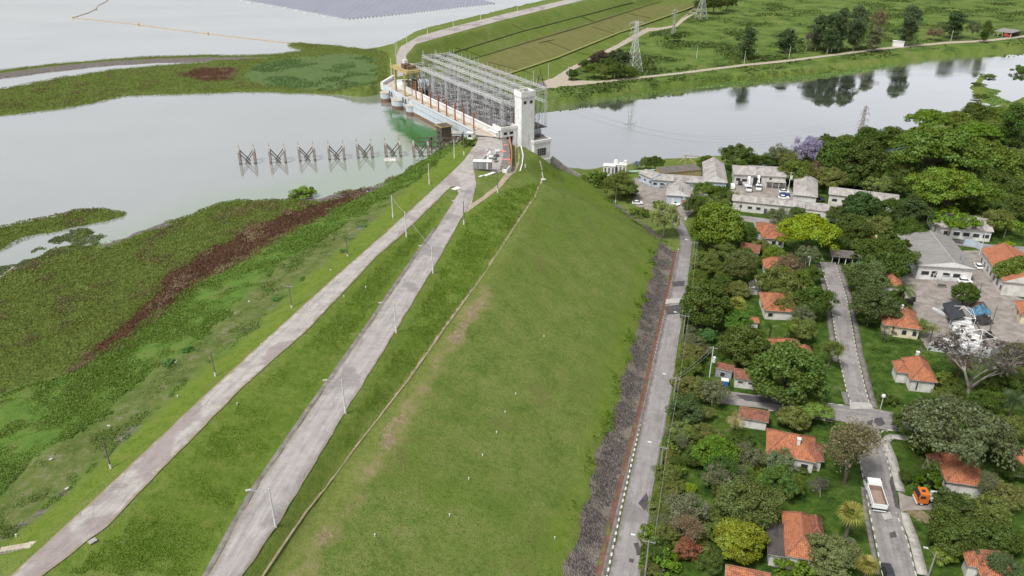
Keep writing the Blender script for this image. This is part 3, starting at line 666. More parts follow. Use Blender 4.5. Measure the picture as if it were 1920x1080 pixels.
# ------------------------------------------------------------------ water
def water_material(name, body, refl, algae=None, calm=(.3, .3)):
    s = NT(name); co = s.coord()
    col = s.ramp(s.noise(co, .012, 4, .6), [(.35, body), (.65, mixc(body, (1, 1, 1), .06))])
    if algae:
        col = s.mix(s.math('MULTIPLY', s.attr('algae'), .9), col, algae); dm = s.step(s.math('ADD', s.attr('deep'), s.math('MULTIPLY', s.math('SUBTRACT', s.noise(co, .12, 5, .7), .5), .7)), .3, .75); col = s.mix(dm, col, (.022, .105, .014))  # green water, painted darker where the dam wall's reflection replaces the sky
    # wind-ruffled lanes and calm lanes
    lane = s.step(s.noise(s.map(co, (.35, 1.0, 1), rot=(0, 0, .25)), .022, 3, .5), calm[0], calm[1])
    b = s.bump(s.noise(s.map(co, (.8, 1.25, 1)), 1.2, 3, .55), .03, s.math('MULTIPLY_ADD', lane, .45, .04))
    d = s.n('ShaderNodeBsdfDiffuse', inp={'Color': col}); g = s.n('ShaderNodeBsdfGlossy', inp={'Color': (.985, .985, .985), 'Roughness': s.math('MULTIPLY_ADD', lane, .14, .02), 'Normal': b})
    fr = s.n('ShaderNodeFresnel', inp={'IOR': 1.33}).outputs[0]
    f = s.math('MULTIPLY_ADD', s.math('POWER', fr, .6), refl[1], refl[0], clamp=True)
    if algae: f = s.math('MULTIPLY', f, s.math('SUBTRACT', 1.0, s.math('ADD', s.math('MULTIPLY', dm, .55), s.math('MULTIPLY', s.attr('algae'), .2))))
    m = s.n('ShaderNodeMixShader', inp={0: f, 1: d.outputs[0], 2: g.outputs[0]}); s.t.links.new(m.outputs[0], s.out.inputs[0])
    return s.mat
M['reservoir'] = water_material('green_grey_water', (.235, .250, .235), (.18, 1.0), (.22, .275, .20), (.35, .6))
M['river'] = water_material('dark_river_water', (.085, .095, .090), (.44, .95), None, (.42, .62))
def poly_mesh(name, poly, z, mat, kind='structure', step=None, attr=None):
    n = len(poly); inner = []
    if step:
        X = [p[0] for p in poly]; Y = [p[1] for p in poly]
        for x in np.arange(max(min(X), -400), min(max(X), 300), step):
            for y in np.arange(max(min(Y), 20), min(max(Y), 500), step):
                c = False
                for (xa, ya), (xb, yb) in zip(poly, poly[1:] + poly[:1]):
                    if (ya > y) != (yb > y) and x < (xb - xa) * (y - ya) / (yb - ya) + xa: c = not c
                if c: inner.append((x, y))
    v, e, f, *_ = delaunay_2d_cdt([Vector(p) for p in poly + inner], [(k, (k + 1) % n) for k in range(n)], [list(range(n))], 1, 1e-3)
    V = np.array([(p.x, p.y, z) for p in v]); Q = np.array([t for t in f if len(t) == 3])
    a, b, c = V[Q[:, 0]], V[Q[:, 1]], V[Q[:, 2]]; up = np.cross(b - a, c - a)[:, 2] < 0; Q[up] = Q[up][:, ::-1]
    at = {a: ('POINT', f_(V[:, 0], V[:, 1])) for a, f_ in attr} if attr else None
    return tag(link(name, np_mesh(name, V, Q, mat, at)), kind=kind)
shore_b = blur(raster([pp([(900, 240), (700, 235), (690, 300), (420, 372), (200, 430), (0, 500), (0, 700), (900, 700)], 0)], 5, 20), 8)
wall_refl_b = blur(raster([pp([(714, 195), (840, 250), (835, 275), (800, 285), (765, 270), (735, 240), (712, 215)], 0)], 3, 12), 5)
crest_mid = [P((a[0] + 20), a[1], 0) for a in CRL]
res_poly = [(-3000, 4200), (-3000, 20), (-90, 20)] + [(p[0], p[1]) for p in ((-62, 78), (-58, 98), (-48, 128), (-38, 165), (-30, 200), (-22, 232), (-14, 262))] + [D(-2, -3), D(40, 3), D(104, 3)] + [P(752, 128, 6), P(755, 100, 6), P(785, 75, 6), P(850, 56, 6), P(955, 30, 6), P(1078, 0, 6), (150, 960), (300, 4200)]
poly_mesh('reservoir_water', res_poly, 0.0, M['reservoir'], step=5.0, attr=(('algae', lambda x, y: samp(shore_b, x, y) * ((x > GX0) & (y < GY1))), ('deep', lambda x, y: samp(wall_refl_b, x, y) * ((x > GX0) & (y < GY1)))))
poly_mesh('river_water', [D(-8, 4), D(112, 4), (20, 560), (200, 760), (900, 760), (900, 260), (20, 260)], -25.0, M['river'])

# drains along the tiers of the far dam slope
M['tierline'] = simple('dark_drain_line', (.10, .10, .05), (.06, .065, .03), .6, .95)
M['tierpale'] = simple('pale_grass_berm', (.19, .20, .06), (.14, .155, .045), .4, .95)
for l, z_, m_ in (([(807, 112), (840, 97), (973, 58), (1103, 24), (1187, 1)], -1, 'tierline'), ([(873, 113), (940, 93), (1023, 68), (1107, 43), (1207, 11), (1240, 1)], -7, 'tierline'), ([(947, 139), (1040, 108), (1157, 61), (1280, 18), (1325, 1)], -15, 'tierpale')):
    sweep('tier_drain', [P(x, y, z_) for x, y in l], [(-.7 if m_ == 'tierline' else -2.0, .1), (0, .22), (.7 if m_ == 'tierline' else 2.0, .1)], M[m_], kind='structure', step=3, lift=.1)
for a_, b_ in (((852, 70, 6), (877, 88, -1)), ((960, 38, 6), (985, 55, -1)), ((880, 88, -1), (905, 104, -7)), ((1010, 60, -1), (1040, 68, -7)), ((1090, 28, -1), (1115, 40, -7)), ((915, 108, -7), (985, 130, -15)), ((1025, 72, -7), (1075, 95, -15)), ((1110, 45, -7), (1160, 62, -15)), ((1175, 22, -7), (1220, 36, -15)), ((1082, 95, -15), (1105, 106, -20)), ((1170, 62, -15), (1195, 72, -20)), ((985, 130, -15), (1020, 150, -20))):
    sweep('slope_drain', [P(*a_), P(*b_)], [(-.45, .1), (0, .2), (.45, .1)], M['tierline'], kind='structure', step=2, lift=.12)
# ------------------------------------------------------------------ dam, pumping house and switchyard
def zband(name, c, low, zc, stain=(.30, .29, .27)):
    s = NT(name); co = s.coord(); z = s.n('ShaderNodeSeparateXYZ', inp={0: co}).outputs[2]
    streak = s.noise(s.map(co, (1.2, 1.2, .12)), 1.0, 5, .7)
    col = s.mix(s.step(streak, .45, .7), c, mixc(c, stain, .55))
    zz = s.math('ADD', z, s.math('MULTIPLY', s.math('SUBTRACT', streak, .5), .8))
    lowc = s.ramp(s.noise(co, .8, 5, .7), [(.3, mixc(low, (0, 0, 0), .45)), (.6, low)])
    col = s.mix(s.step(zz, zc - .12, zc + .12), lowc, col)
    return s.principled(col, .88)
M['damwall'] = zband('pale_blue_concrete', (.44, .48, .52), (.17, .12, .085), 1.9)
M['pier'] = zband('pier_concrete', (.38, .42, .46), (.15, .105, .075), 1.9)
M['deck'] = simple('worn_deck', (.46, .41, .36), (.34, .29, .24), .5, .9, stain=(.20, .17, .13), stain_amt=.5)
M['galv'] = simple('galvanised_steel', (.62, .62, .62), (.42, .425, .43), .9, .5, metal=.1, spec=.4)
M['dark'] = simple('dark_steel', (.05, .05, .05), (.025, .025, .025), 1.0, .6)
M['insul'] = simple('brown_glazed_porcelain', (.16, .145, .14), (.05, .045, .04), .7, .35, spec=.5)
M['porc'] = simple('grey_porcelain', (.55, .55, .56), None, 1.0, .3, spec=.5)
M['yel'] = simple('faded_yellow_paint', (.42, .35, .16), (.30, .22, .10), .9, .8, stain=(.12, .065, .035), stain_amt=.8, streak=True)
M['orange'] = simple('red_lead_paint', (.44, .145, .075), (.27, .085, .05), 1.2, .8)
M['glass'] = simple('dark_window_glass', (.035, .04, .045), (.02, .022, .025), .8, .15, spec=.6)
M['white'] = simple('white_paint', (.70, .70, .68), (.56, .55, .53), .6, .7, stain=(.34, .32, .28), stain_amt=.3, streak=True)
M['tower'] = simple('old_white_render', (.74, .74, .735), (.62, .61, .60), .45, .85, stain=(.32, .29, .25), stain_amt=.6, streak=True)
M['timber'] = simple('grey_brown_timber', (.12, .095, .078), (.06, .047, .04), 1.3, .95)
M['roofdark'] = simple('dirty_flat_roof', (.16, .14, .125), (.09, .078, .07), .5, .95)

dam = thing('concrete_dam', 'long pale blue and white concrete dam wall with round piers between reservoir and river', 'dam', (DO[0], DO[1], 0), DROT)
def at(n, s): return (n, s)
b = MB()
b.prism([(-6.5, 5), (20, -2), (20, 106), (6, 112), (-4.5, 104), (-6.5, 64)], -28, 5.9)
b.build('wall', M['damwall'], dam)
b = MB(); b.prism([(-6.1, 3), (-.4, -4), (-.4, 100), (5, 110), (-4.3, 103.5), (-6.1, 64)], 5.903, 6.0); b.build('deck', M['deck'], dam)
b = MB(); b.prism([(-6.75, 6), (-6.15, 6), (-6.15, 63), (-6.75, 63)], 4.4, 7.0); b.prism([(-6.95, 5.6), (-5.95, 5.6), (-5.95, 63.4), (-6.95, 63.4)], 7.003, 7.18); b.build('parapet', M['damwall'], dam)
b = MB(); b.prism([(-6.6, 68), (-6.1, 68), (-4.4, 100), (-4.9, 100)], 4.6, 6.9); b.build('parapet', M['damwall'], dam)
b = MB(); b.prism([(-.3, -3), (.35, -3), (.35, 88), (-.3, 88)], 5.905, 8.1); b.prism([(-.5, -3.2), (.55, -3.2), (.55, 88.2), (-.5, 88.2)], 8.103, 8.35); b.build('parapet', M['white'], dam)
b = MB(); b.prism([(-1.6, 0), (-1.2, 0), (-1.2, 88), (-1.6, 88)], 6.003, 6.12); b.build('rail', M['yel'], dam)
b = MB(); b.prism([(-5.6, 102.5), (-4.4, 102), (6.6, 114), (5.8, 115)], 4, 7.6); b.build('wing_wall', M['whitec'], dam)
for (s_, n_, r_) in ((94.5, -6.4, 2.6), (78.5, -6.7, 3.3), (65.2, -6.2, 2.55)):
    b = MB(); b.prism([(n_ + r_ * math.cos(t), s_ + r_ * math.sin(t)) for t in np.linspace(0, 2 * math.pi, 28, endpoint=False)], -3, 4.3)
    pr = b.build('pier', M['pier'], dam)
    b = MB(); b.prism([(n_ + (r_ + .15) * math.cos(t), s_ + (r_ + .15) * math.sin(t)) for t in np.linspace(0, 2 * math.pi, 28, endpoint=False)], 4.303, 4.6); b.build('cap', M['deck'], pr)
for s_ in (70, 73, 86, 88.5):
    b = MB(); b.box((-6.9, s_, 5.2), (.5, .5, 2.4)); b.box((-6.9, s_ + .8, 4.6), (1.0, .35, .35)); b.build('gate_post', M['concdark'], dam)
b = MB(); b.prism([(.36, 90), (23.6, 90), (23.6, -1), (.36, -1)], 5.91, 6.02); b.build('yard_floor', simple('gravel_floor', (.12, .11, .10), (.065, .06, .056), 1.5, .95), dam)
b = MB(); b.box((1.6, 93, 6.75), (3, 10, 1.5)); b.box((4, 91, 6.5), (2, 2.2, 1.0)); b.build('plinth', M['whitec'], dam)

def dthing(name, label, cat, n, s, z, rz=0.0, group=None):
    x, y = D(s, n); return thing(name, label, cat, (x, y, z), DROT + rz, group)

# orange stop posts on the deck
post = dthing('steel_post', 'second orange deck post counted from the gantry crane', 'post', -3.6, 58.7, 6.0, group='orange posts along the dam deck')
b = MB(); b.bar((-.16, 0, .3), (-.16, 0, 7.2), .14, .4); b.bar((.16, 0, .3), (.16, 0, 7.2), .14, .4)
for k in range(9): b.box((0, 0, .9 + k * .75), (.30, .30, .12))
b.build('column', M['orange'], post)
b = MB(); b.box((0, 0, .12), (1.5, 1.9, .24)); b.box((0, .3, .34), (.8, .9, .2)); b.build('base', M['conc'], post)
b = MB(); b.bar((0, -.9, .4), (0, -.1, 1.5), .13); b.build('strut', M['orange'], post)
for k, (n_, s_) in enumerate([(-2.6, 67.5), (-3.5, 50.2), (-3.6, 42.3), (-3.7, 34.4), (-3.8, 26.4), (-3.8, 18.6), (-4.2, 9.5)]):
    x, y = D(s_, n_); dup(post, (x, y, 6.0), DROT, ['rust orange post standing beside the leg of the gantry crane', 'third orange deck post counted from the gantry crane', 'fourth orange deck post counted from the gantry crane', 'fourth orange deck post counted from the road end', 'third orange deck post counted from the road end', 'second orange deck post counted from the road end', 'orange deck post standing nearest the road end'][k])

# gantry crane
cr = dthing('gantry_crane', 'rusty yellow gantry crane with four legs on the far end of the dam deck', 'crane', -1.0, 82, 6.0)
for (x, y) in ((-3.2, -6), (-3.2, 5), (3.4, -6), (3.4, 5)):
    b = MB(); b.bar((x, y, .2), (x * .97, y * .95, 10.6), .75, .75); b.box((x, y, .35), (1.0, 1.6, .7)); b.build('leg', M['yel'], cr)
b = MB(); b.box((-3.2, -.5, 11), (1.0, 19, .9)); b.box((3.4, -.5, 11), (1.0, 15, .9))
for y in (-9.5, -6, 0, 5, 8): b.box((.1, y, 11.05), (6.4, .6, .6))
b.box((.1, 0, 11.55), (7.4, 17.5, .12)); b.build('platform', M['yel'], cr)
b = MB(); b.box((-.5, -2, 12.8), (3.0, 3.6, 1.7)); b.tube((-1.5, -6, 12.8), (2.5, -6, 12.8), .8, n=10); b.box((2, 1.4, 12.4), (1.6, 2.0, 1.2)); b.build('hoist', simple('rusty_machinery', (.16, .10, .07), (.08, .055, .045), 1.2, .85), cr)
b = MB(); b.box((2.2, 4.6, 13.0), (1.7, 1.7, 2.4)); b.build('cabin', M['white'], cr)
b = MB()
for x in (-3.7, 3.9):
    b.bar((x, -9, 12.6), (x, 8, 12.6), .07)
    for y in range(-9, 9, 2): b.bar((x, y, 11.6), (x, y, 12.6), .06)
b.build('railing', M['yel'], cr)
t = dthing('gate_leaf', 'dark rusty steel gate leaf standing upright under the gantry crane', 'gate', 1.2, 76.5, 6.0)
b = MB(); b.box((0, 0, 3.4), (1.2, 5.0, 6.6)); b.build('panel', simple('black_rusty_plate', (.075, .055, .045), (.035, .028, .025), .7, .85, streak=True), t)
b = MB()
for k in range(5): b.box((-.7, 0, .7 + k * 1.35), (.25, 5.2, .22))
for y in (-2.4, 0, 2.4): b.box((-.72, y, 3.4), (.28, .22, 6.6))
b.build('rib', M['yel'], t)
t = dthing('guard_hut', 'small white hut behind the legs of the gantry crane', 'hut', 2.2, 88.5, 6.0)
b = MB(); b.box((0, 0, 1.9), (3.0, 3.4, 3.8)); b.build('wall', M['white'], t)
b = MB(); b.box((0, 0, 3.95), (3.5, 3.9, .3)); b.build('roof', M['concdark'], t)
b = MB(); b.box((-1.52, -.3, 2.3), (.06, 1.0, 1.0)); b.build('window', M['glass'], t)

# --- switchyard: tall lattice gantry rows, each one thing
def lattice_column(h, w=.8, m=0, th=.07):
    b = MB(); c = w / 2
    for sx in (-1, 1):
        for sy in (-1, 1): b.bar((sx * c, sy * c, 0), (sx * c, sy * c, h), th)
    k = max(4, int(h / 1.15)); dz = h / k
    for j in range(k):
        z0, z1 = j * dz, (j + 1) * dz
        for a in range(4):
            q = [(-c, -c), (c, -c), (c, c), (-c, c)]; p, r = q[a], q[(a + 1) % 4]
            if j % 2: p, r = r, p
            b.bar((*p, z0), (*r, z1), th * .6)
    return b
def lattice_girder(L, w=.8, h=.8, th=.09):
    """along y from 0 to L"""
    b = MB(); c = w / 2
    for sx in (-1, 1):
        for sz in (0, 1): b.bar((sx * c, 0, sz * h), (sx * c, L, sz * h), th)
    k = max(3, int(L / 1.2)); d = L / k
    for j in range(k):
        y0, y1 = j * d, (j + 1) * d
        for sx in (-1, 1):
            z0, z1 = (0, h) if j % 2 else (h, 0); b.bar((sx * c, y0, z0), (sx * c, y1, z1), th * .6)
        x0 = c if j % 2 else -c
        for zz in (0, h): b.bar((x0, y0, zz), (-x0, y1, zz), th * .6)
    return b
colm = {h: lattice_column(h).mesh('lattice_column', M['galv']) for h in (15.0, 12.0)}
girm = lattice_girder(85).mesh('lattice_girder', M['galv']); crossm = lattice_girder(6.3).mesh('lattice_cross_girder', M['galv'])
spike = MB(); spike.bar((0, 0, 0), (0, 0, 2.2), .10); spike.bar((-.4, 0, 0), (0, 0, 1.3), .06); spike.bar((.4, 0, 0), (0, 0, 1.3), .06); spike = spike.mesh('lightning_mast', M['galv'])
upr = MB()
for q_ in (-.13, .13): upr.bar((q_, 0, 0), (q_, 0, 1), .07)
for k in range(8): upr.bar((-.13, 0, k / 8), (.13, 0, (k + 1) / 8), .03)
upr.bar((-.8, 0, .98), (.8, 0, .98), .09, .008); upr = upr.mesh('upright', M['galv'])
strm = MB()
for k in range(9): strm.tube((0, 0, -.25 - k * .17), (0, 0, -.33 - k * .17), .14, n=6)
strm.bar((0, 0, 0), (0, 0, -1.8), .04); strm = strm.mesh('insulator_string', M['insul'])
rb0 = random.Random(2)
rows = [(2.6, 12.0, 'lower lattice gantry row of the switchyard beside the white deck wall'), (9.0, 15.0, 'lattice gantry row of the switchyard with spikes, second from the deck wall'), (15.5, 15.0, 'inner lattice gantry row of the switchyard, third from the deck wall'), (22.5, 15.0, 'outermost lattice gantry row of the switchyard on the river side')]
for ri, (n_, h_, lab) in enumerate(rows):
    t = dthing('switchyard_gantry', lab, 'steel gantry', n_, 0, 6.02, group='switchyard gantry rows')
    for k in range(8):
        link('column', colm[h_], t, (0, -1 + k * 12.1, 0))
        if ri in (1, 2): link('mast', spike, t, (0, -1 + k * 12.1, h_ + .8))
    link('girder', girm, t, (0, -1, h_))
    if ri: link('girder', girm, t, (0, -1, h_ - 5.2))
    if ri < 3:
        for k in range(8):
            o = link('cross_girder', crossm, t, (.5, -1 + k * 12.1, h_ - (0 if ri else .2))); o.rotation_euler = (0, 0, R(-90))
    for k in range(21):
        link('insulator', strm, t, (0, 1 + k * 4.05, h_ - .02))
        if ri: o = link('spike', spike, t, (.3, 2.2 + k * 4.05, h_ + .8)); o.scale = (.8, .8, rb0.choice((.5, .8, 1.1)))
    for k in range(26): o = link('upright', upr, t, (rb0.uniform(-2.4, 2.4), 1 + k * 3.15 + rb0.uniform(-1, 1), 0)); o.scale = (1, 1, rb0.uniform(.55, 1.02) * h_)
    b = MB()
    for x in (-1.2, 0, 1.2):
        for y in range(0, 84, 12):
            pr = None
            for q in range(7):
                u = q / 6; p = (x + .4, y + 12 * u, h_ - 1.9 - 1.0 * 4 * u * (1 - u) * .5)
                if pr: b.tube(pr, p, .03, n=3, cap=False)
                pr = p
    b.build('busbar', M['galv'], t)
# switch bays: a steel stand with three disconnectors
sb = MB()
for y in (-1.5, 1.5):
    for x in (-.28, .28): sb.bar((x, y, 0), (x, y, 5.2), .085)
    for k in range(5):
        sb.bar((-.28, y, k * 1.04), (.28, y, k * 1.04 + 1.04), .05)
for x in (-.28, .28): sb.bar((x, -1.9, 5.2), (x, 1.9, 5.2), .12); sb.bar((x, -1.9, 3.1), (x, 1.9, 3.1), .1)
nsb = len(sb.f)
im = sb
for y in (-1.5, 0, 1.5):
    for x in (-.75, .75):
        for z0 in (5.3, 3.2):
            for k in range(6): im.tube((x, y, z0 + k * .2), (x, y, z0 + .09 + k * .2), .15, n=6)
            im.tube((x, y, z0), (x, y, z0 + 1.25), .07, n=5)
nim = len(im.f)
bl = im
for y in (-1.5, 0, 1.5):
    for z0 in (6.6, 4.5):
        bl.bar((-.75, y, z0), (.75, y, z0), .11); bl.bar((-.75, y, z0), (-.25, y, z0 + 1.0), .06)
    bl.bar((-.9, y, 5.25), (.9, y, 5.25), .12); bl.bar((-.9, y, 3.15), (.9, y, 3.15), .12)
bl.m = [0] * nsb + [1] * (nim - nsb) + [2] * (len(bl.f) - nim)
baym = bl.mesh('disconnector_bay', [M['galv'], M['insul'], M['porc']])
bay = link('disconnector_bay', baym, None, (*D(2, 1.9), 6.02), DROT); tag(bay, 'grey steel disconnector stand with dark insulators among the switchyard gantries', 'switchgear', 'disconnector stands of the switchyard')
rb_ = random.Random(9)
for n_ in (1.9, 5.2, 7.4, 11.0, 13.3, 17.6, 20.2):
    for k in range(19):
        if (n_, k) == (1.9, 0) or rb_.random() < .10: continue
        x, y = D(2 + k * 4.25 + rb_.uniform(-.6, .6), n_ + rb_.uniform(-.5, .5)); o = dup(bay, (x, y, 6.02), DROT + (R(180) if k % 2 else 0) + (R(90) if rb_.random() < .3 else 0)); o.scale = (1, 1, rb_.choice((.7, .85, 1, 1.2, 1.45)))
tm_b = MB(); tm_b.box((0, 0, 1.5), (2.2, 3.4, 2.4)); tm_b.box((0, 0, .15), (2.6, 3.8, .3)); tm_b.box((-1.4, 0, 1.5), (.5, 2.8, 1.9))
tm_c = MB()
for y in (-1, 0, 1): tm_c.tube((0, y, 2.7), (0, y, 3.9), .14, .08, n=6)
for s_, lab in ((72, 'dark transformer by the gantry crane end of the switchyard'),):
    t = dthing('transformer', lab, 'transformer', 4.0, s_, 6.02); tm_b.build('tank', M['dark'], t); tm_c.build('bushing', M['insul'], t)

# --- white tower with its low wing, and the river-side block
t = dthing('stair_tower', 'tall white rendered tower at the near end of the switchyard', 'tower', 10.9, -4.0, 0)
b = MB(); b.box((0, 0, 10.5), (5.8, 5.0, 23)); b.build('wall', M['tower'], t)
b = MB()
for (x0, x1, y0, y1) in ((-3.15, 3.15, -2.75, -2.45), (-3.15, 3.15, 2.45, 2.75), (-3.15, -2.85, -2.448, 2.448), (2.85, 3.15, -2.448, 2.448)): b.prism([(x0, y0), (x1, y0), (x1, y1), (x0, y1)], 20.6, 22.7)
b.build('parapet', M['tower'], t)
for x in (-1.35, 1.35):
    w_ = MB(); w_.box((x, -2.5, 18.6), (1.25, .12, 1.1)); w_ = w_.build('window', M['concdark'], t)
    b = MB(); b.box((x, -2.57, 18.6), (1.0, .04, .85)); b.build('pane', M['glass'], w_)
b = MB()
for x, y in ((-1.6, .5), (0, -.6), (1.4, .8), (.6, 1.3)): b.box((x, y, 22.3), (.6, .6, 1.2))
b.box((0, 0, 22.03), (5.4, 4.6, .05)); b.build('roof_vent', M['conc'], t)
t = dthing('gatehouse_wing', 'low white wing with flat roof beside the white tower, dark garage opening below', 'building', 4.2, -1.5, 2.2)
b = MB(); b.box((0, 1.5, 2.1), (7.0, 5.6, 8.0)); b.prism([(-3.4, -1.2), (3.5, -1.2), (3.5, -2.0), (-3.4, -2.0)], 3.3, 6.1); b.prism([(2.0, -1.2), (3.5, -1.2), (3.5, -2.0), (2.0, -2.0)], -1.5, 3.3); b.build('wall', M['tower'], t)
b = MB()
for (x0, x1, y0, y1) in ((-3.6, 3.6, -2.2, -1.8), (-3.6, 3.6, 4.2, 4.6), (-3.6, -3.2, -1.79, 4.19), (3.2, 3.6, -1.79, 4.19)): b.prism([(x0, y0), (x1, y0), (x1, y1), (x0, y1)], 6.1, 7.3)
b.build('parapet', M['whitec'], t)
b = MB(); b.prism([(-3.1, -1.7), (3.1, -1.7), (3.1, 4.1), (-3.1, 4.1)], 6.12, 6.2); b.build('roof', M['roofdark'], t)
for x in (-1.6, 1.1):
    w_ = MB(); w_.box((x, -2.02, 4.7), (1.6, .1, 1.0)); w_ = w_.build('window', M['concdark'], t)
    b = MB(); b.box((x, -2.09, 4.7), (1.35, .05, .8)); b.build('pane', M['glass'], w_)
b = MB(); b.box((.6, -1.26, 1.5), (2.6, .12, 3.4)); b.build('opening_shade', M['dark'], t)  # dark plate stands in for the shade inside the garage
b = MB(); b.prism([(-5.2, -1.2), (-3.51, -1.2), (-3.51, 4.2), (-5.2, 4.2)], 3.0, 5.0); b.box((-4.4, 1.5, 5.15), (2.2, 5.8, .25)); b.build('gallery', M['whitec'], t)
t = dthing('riverside_block', 'white block with a big gridded window stepping down to the river right of the tower', 'building', 16.6, 0.0, -25)
b = MB(); b.box((0, -1.0, 14.0), (7.6, 14.4, 29)); b.build('wall', M['tower'], t)
b = MB(); b.box((0, -1.0, 28.0), (8.1, 14.9, 1.1)); b.box((0, -1.0, 20.4), (7.9, 14.7, .5)); b.build('cornice', M['tower'], t)
w_ = MB(); w_.box((-.3, -8.23, 23.8), (4.0, .12, 3.0)); w_ = w_.build('window', M['glass'], t)
b = MB()
for k in range(5): b.box((-2.2 + k * .95, -8.31, 23.8), (.1, .04, 3.0))
for k in range(4): b.box((-.3, -8.335, 22.4 + k * .95), (4.0, .03, .1))
b.build('frame', M['conc'], w_)
b = MB(); b.box((0, -1, 28.58), (7, 13.6, .1)); b.box((-1, 2, 29.2), (3, 3, 1.2)); b.box((1.8, -4, 29), (1.6, 2.4, .9))
for k in range(8): b.bar((-3 + k * .8, -6, 28.6), (-3 + k * .8, 4, 30), .12)
b.build('roof_clutter', M['concdark'], t)
# terrace wall, red and white
t = thing('terrace_wall', 'curved low terrace wall painted red and white along the dirt path', 'wall')
rw = MB(); tw = [P(x, y, 5.2) for x, y in ((955, 262), (958, 275), (959.5, 290), (959, 303), (956, 315), (950, 322), (942, 321))]
for (a, c) in zip(tw, tw[1:]):
    rw.bar((a[0], a[1], 4.3), (c[0], c[1], 4.3), .35, 3.4)
rw.build('panel', M['whitec'], t)
rr = MB()
for (a, c) in list(zip(tw, tw[1:]))[:4]: rr.bar((a[0], a[1], 6.13), (c[0], c[1], 6.13), .42, .25)
rr.build('coping', M['orange'], t)
t = thing('paint_board', 'dark paved terrace slab with red bands beside the dirt path', 'slab')
b = MB(); q = [P(x, y, 5.5) for x, y in ((941, 262), (953, 262), (957, 290), (955, 316), (937, 318), (944, 290))]; b.prism([(x, y) for x, y in q], 5.35, 5.62); b.build('slab', M['concdark'], t)
b = MB()
for (x1, y1, x2, y2, ww) in ((944, 272, 952, 272, .9), (941, 283, 947, 285, 1.6), (942, 299, 957, 299, 1.0)):
    a, c = P(x1, y1, 5.6), P(x2, y2, 5.6); b.bar((a[0], a[1], 5.66), (c[0], c[1], 5.66), ww, .08)
b.build('band', simple('pink_red_paint', (.62, .16, .12), (.55, .30, .24), 1.0, .8), t)

# --- trestle bents in the water
def bent(front_l, front_r, label):
    a, c = P(*front_l, 0), P(*front_r, 0); w_ = math.hypot(c[0] - a[0], c[1] - a[1])
    t = thing('trestle_bent', label, 'trestle', (*a, 0), math.atan2(c[1] - a[1], c[0] - a[0]), 'trestle bents standing in the reservoir')
    d_ = 4.3; h = 4.5; sk = -.75
    for x in (0, w_):
        for y in (0, d_):
            b = MB(); b.box((x + sk * (y / d_), y, h / 2 - 1.2), (.75, .8, h + 2.4)); b.build('column', M['trestle'], t)
        b = MB(); b.bar((x, -.4, h + .15), (x + sk, d_ + .4, h + .15), .62, .4); b.build('cap_beam', M['conc'], t)
        b = MB(); b.bar((x + sk, d_ + .2, h + .35), (x + sk - .1, d_ + .3, h + 1.7), .09); b.bar((x, 0, h + .35), (x, .1, h + 1.1), .08); b.build('rod', M['dark'], t)
    for y in (0, d_):
        o = sk * y / d_
        b = MB(); b.bar((o + .2, y - .12, h - .35), (o + w_ * .92, y - .12, -1.6), .30, .32); b.build('brace', M['timber'], t)
        b = MB(); b.bar((o + w_ - .2, y + .14, h - .35), (o + w_ * .08, y + .14, -1.6), .30, .32); b.build('brace', M['timber'], t)
    return t
M['trestle'] = zband('trestle_concrete', (.21, .175, .15), (.09, .075, .055), .6)
for p, q, lab in (((451, 308), (479, 307), 'trestle bent farthest left out in the reservoir'), ((508, 306), (536, 305), 'second trestle bent from the left in the reservoir'), ((563, 302), (591, 301), 'third trestle bent from the left in the reservoir'), ((618, 299.5), (646, 299), 'fourth trestle bent from the left, middle of the row'), ((672, 296), (699, 295.5), 'trestle bent between the middle one and the white raft'), ((725, 294), (752, 293.5), 'trestle bent standing behind the small white raft'), ((777, 293.5), (804, 293.5), 'trestle bent nearest the shore beside the timber hut')):
    bent(p, q, lab)
x, y = P(732, 299, 0)
t = thing('raft', 'small white raft floating beside a trestle bent', 'raft', (x, y, 0), R(4)); b = MB(); b.box((0, 0, .1), (4.6, 2.3, .45)); b.build('hull', M['whitec'], t)
b = MB()
for k in range(6): b.box((-2 + k * .8, 0, .36), (.5, 2.2, .06))
b.build('planking', M['conc'], t)
# landing stage ruins and huts at the shore
x, y = P(818, 288, 0)
t = thing('landing_stage', 'ruined dark timber landing stage between the last trestle and the shore', 'jetty', (x, y, 0), R(-8))
for k, px_ in enumerate((-3, 2.0, 6.5)):
    for y_ in (-.5, 5):
        b = MB(); b.box((px_, y_, 1.2), (.5, .5, 7.4)); b.build('column', M['timber'], t)
b = MB()
for z_ in (4.7, 2.9):
    for y_ in (-.5, 5): b.bar((-8, y_, z_), (8.5, y_, z_), .3, .35)
for px_ in (-3, 2, 6.5): b.bar((px_, -1, 4.75), (px_, 6, 4.75), .3, .4)
b.build('beam', M['timber'], t)
for (a, c) in (((-3, -.7, 4.5), (2, -.7, .2)), ((2, -.7, 4.5), (-3, -.7, .2)), ((2, -.7, 4.5), (6.5, -.7, .8)), ((6.5, -.7, 4.5), (2, -.7, .8)), ((-3, 5.2, 4.5), (2, 5.2, .2)), ((2, 5.2, 4.5), (6.5, 5.2, .5))):
    b = MB(); b.bar(a, c, .22, .26); b.build('brace', M['timber'], t)
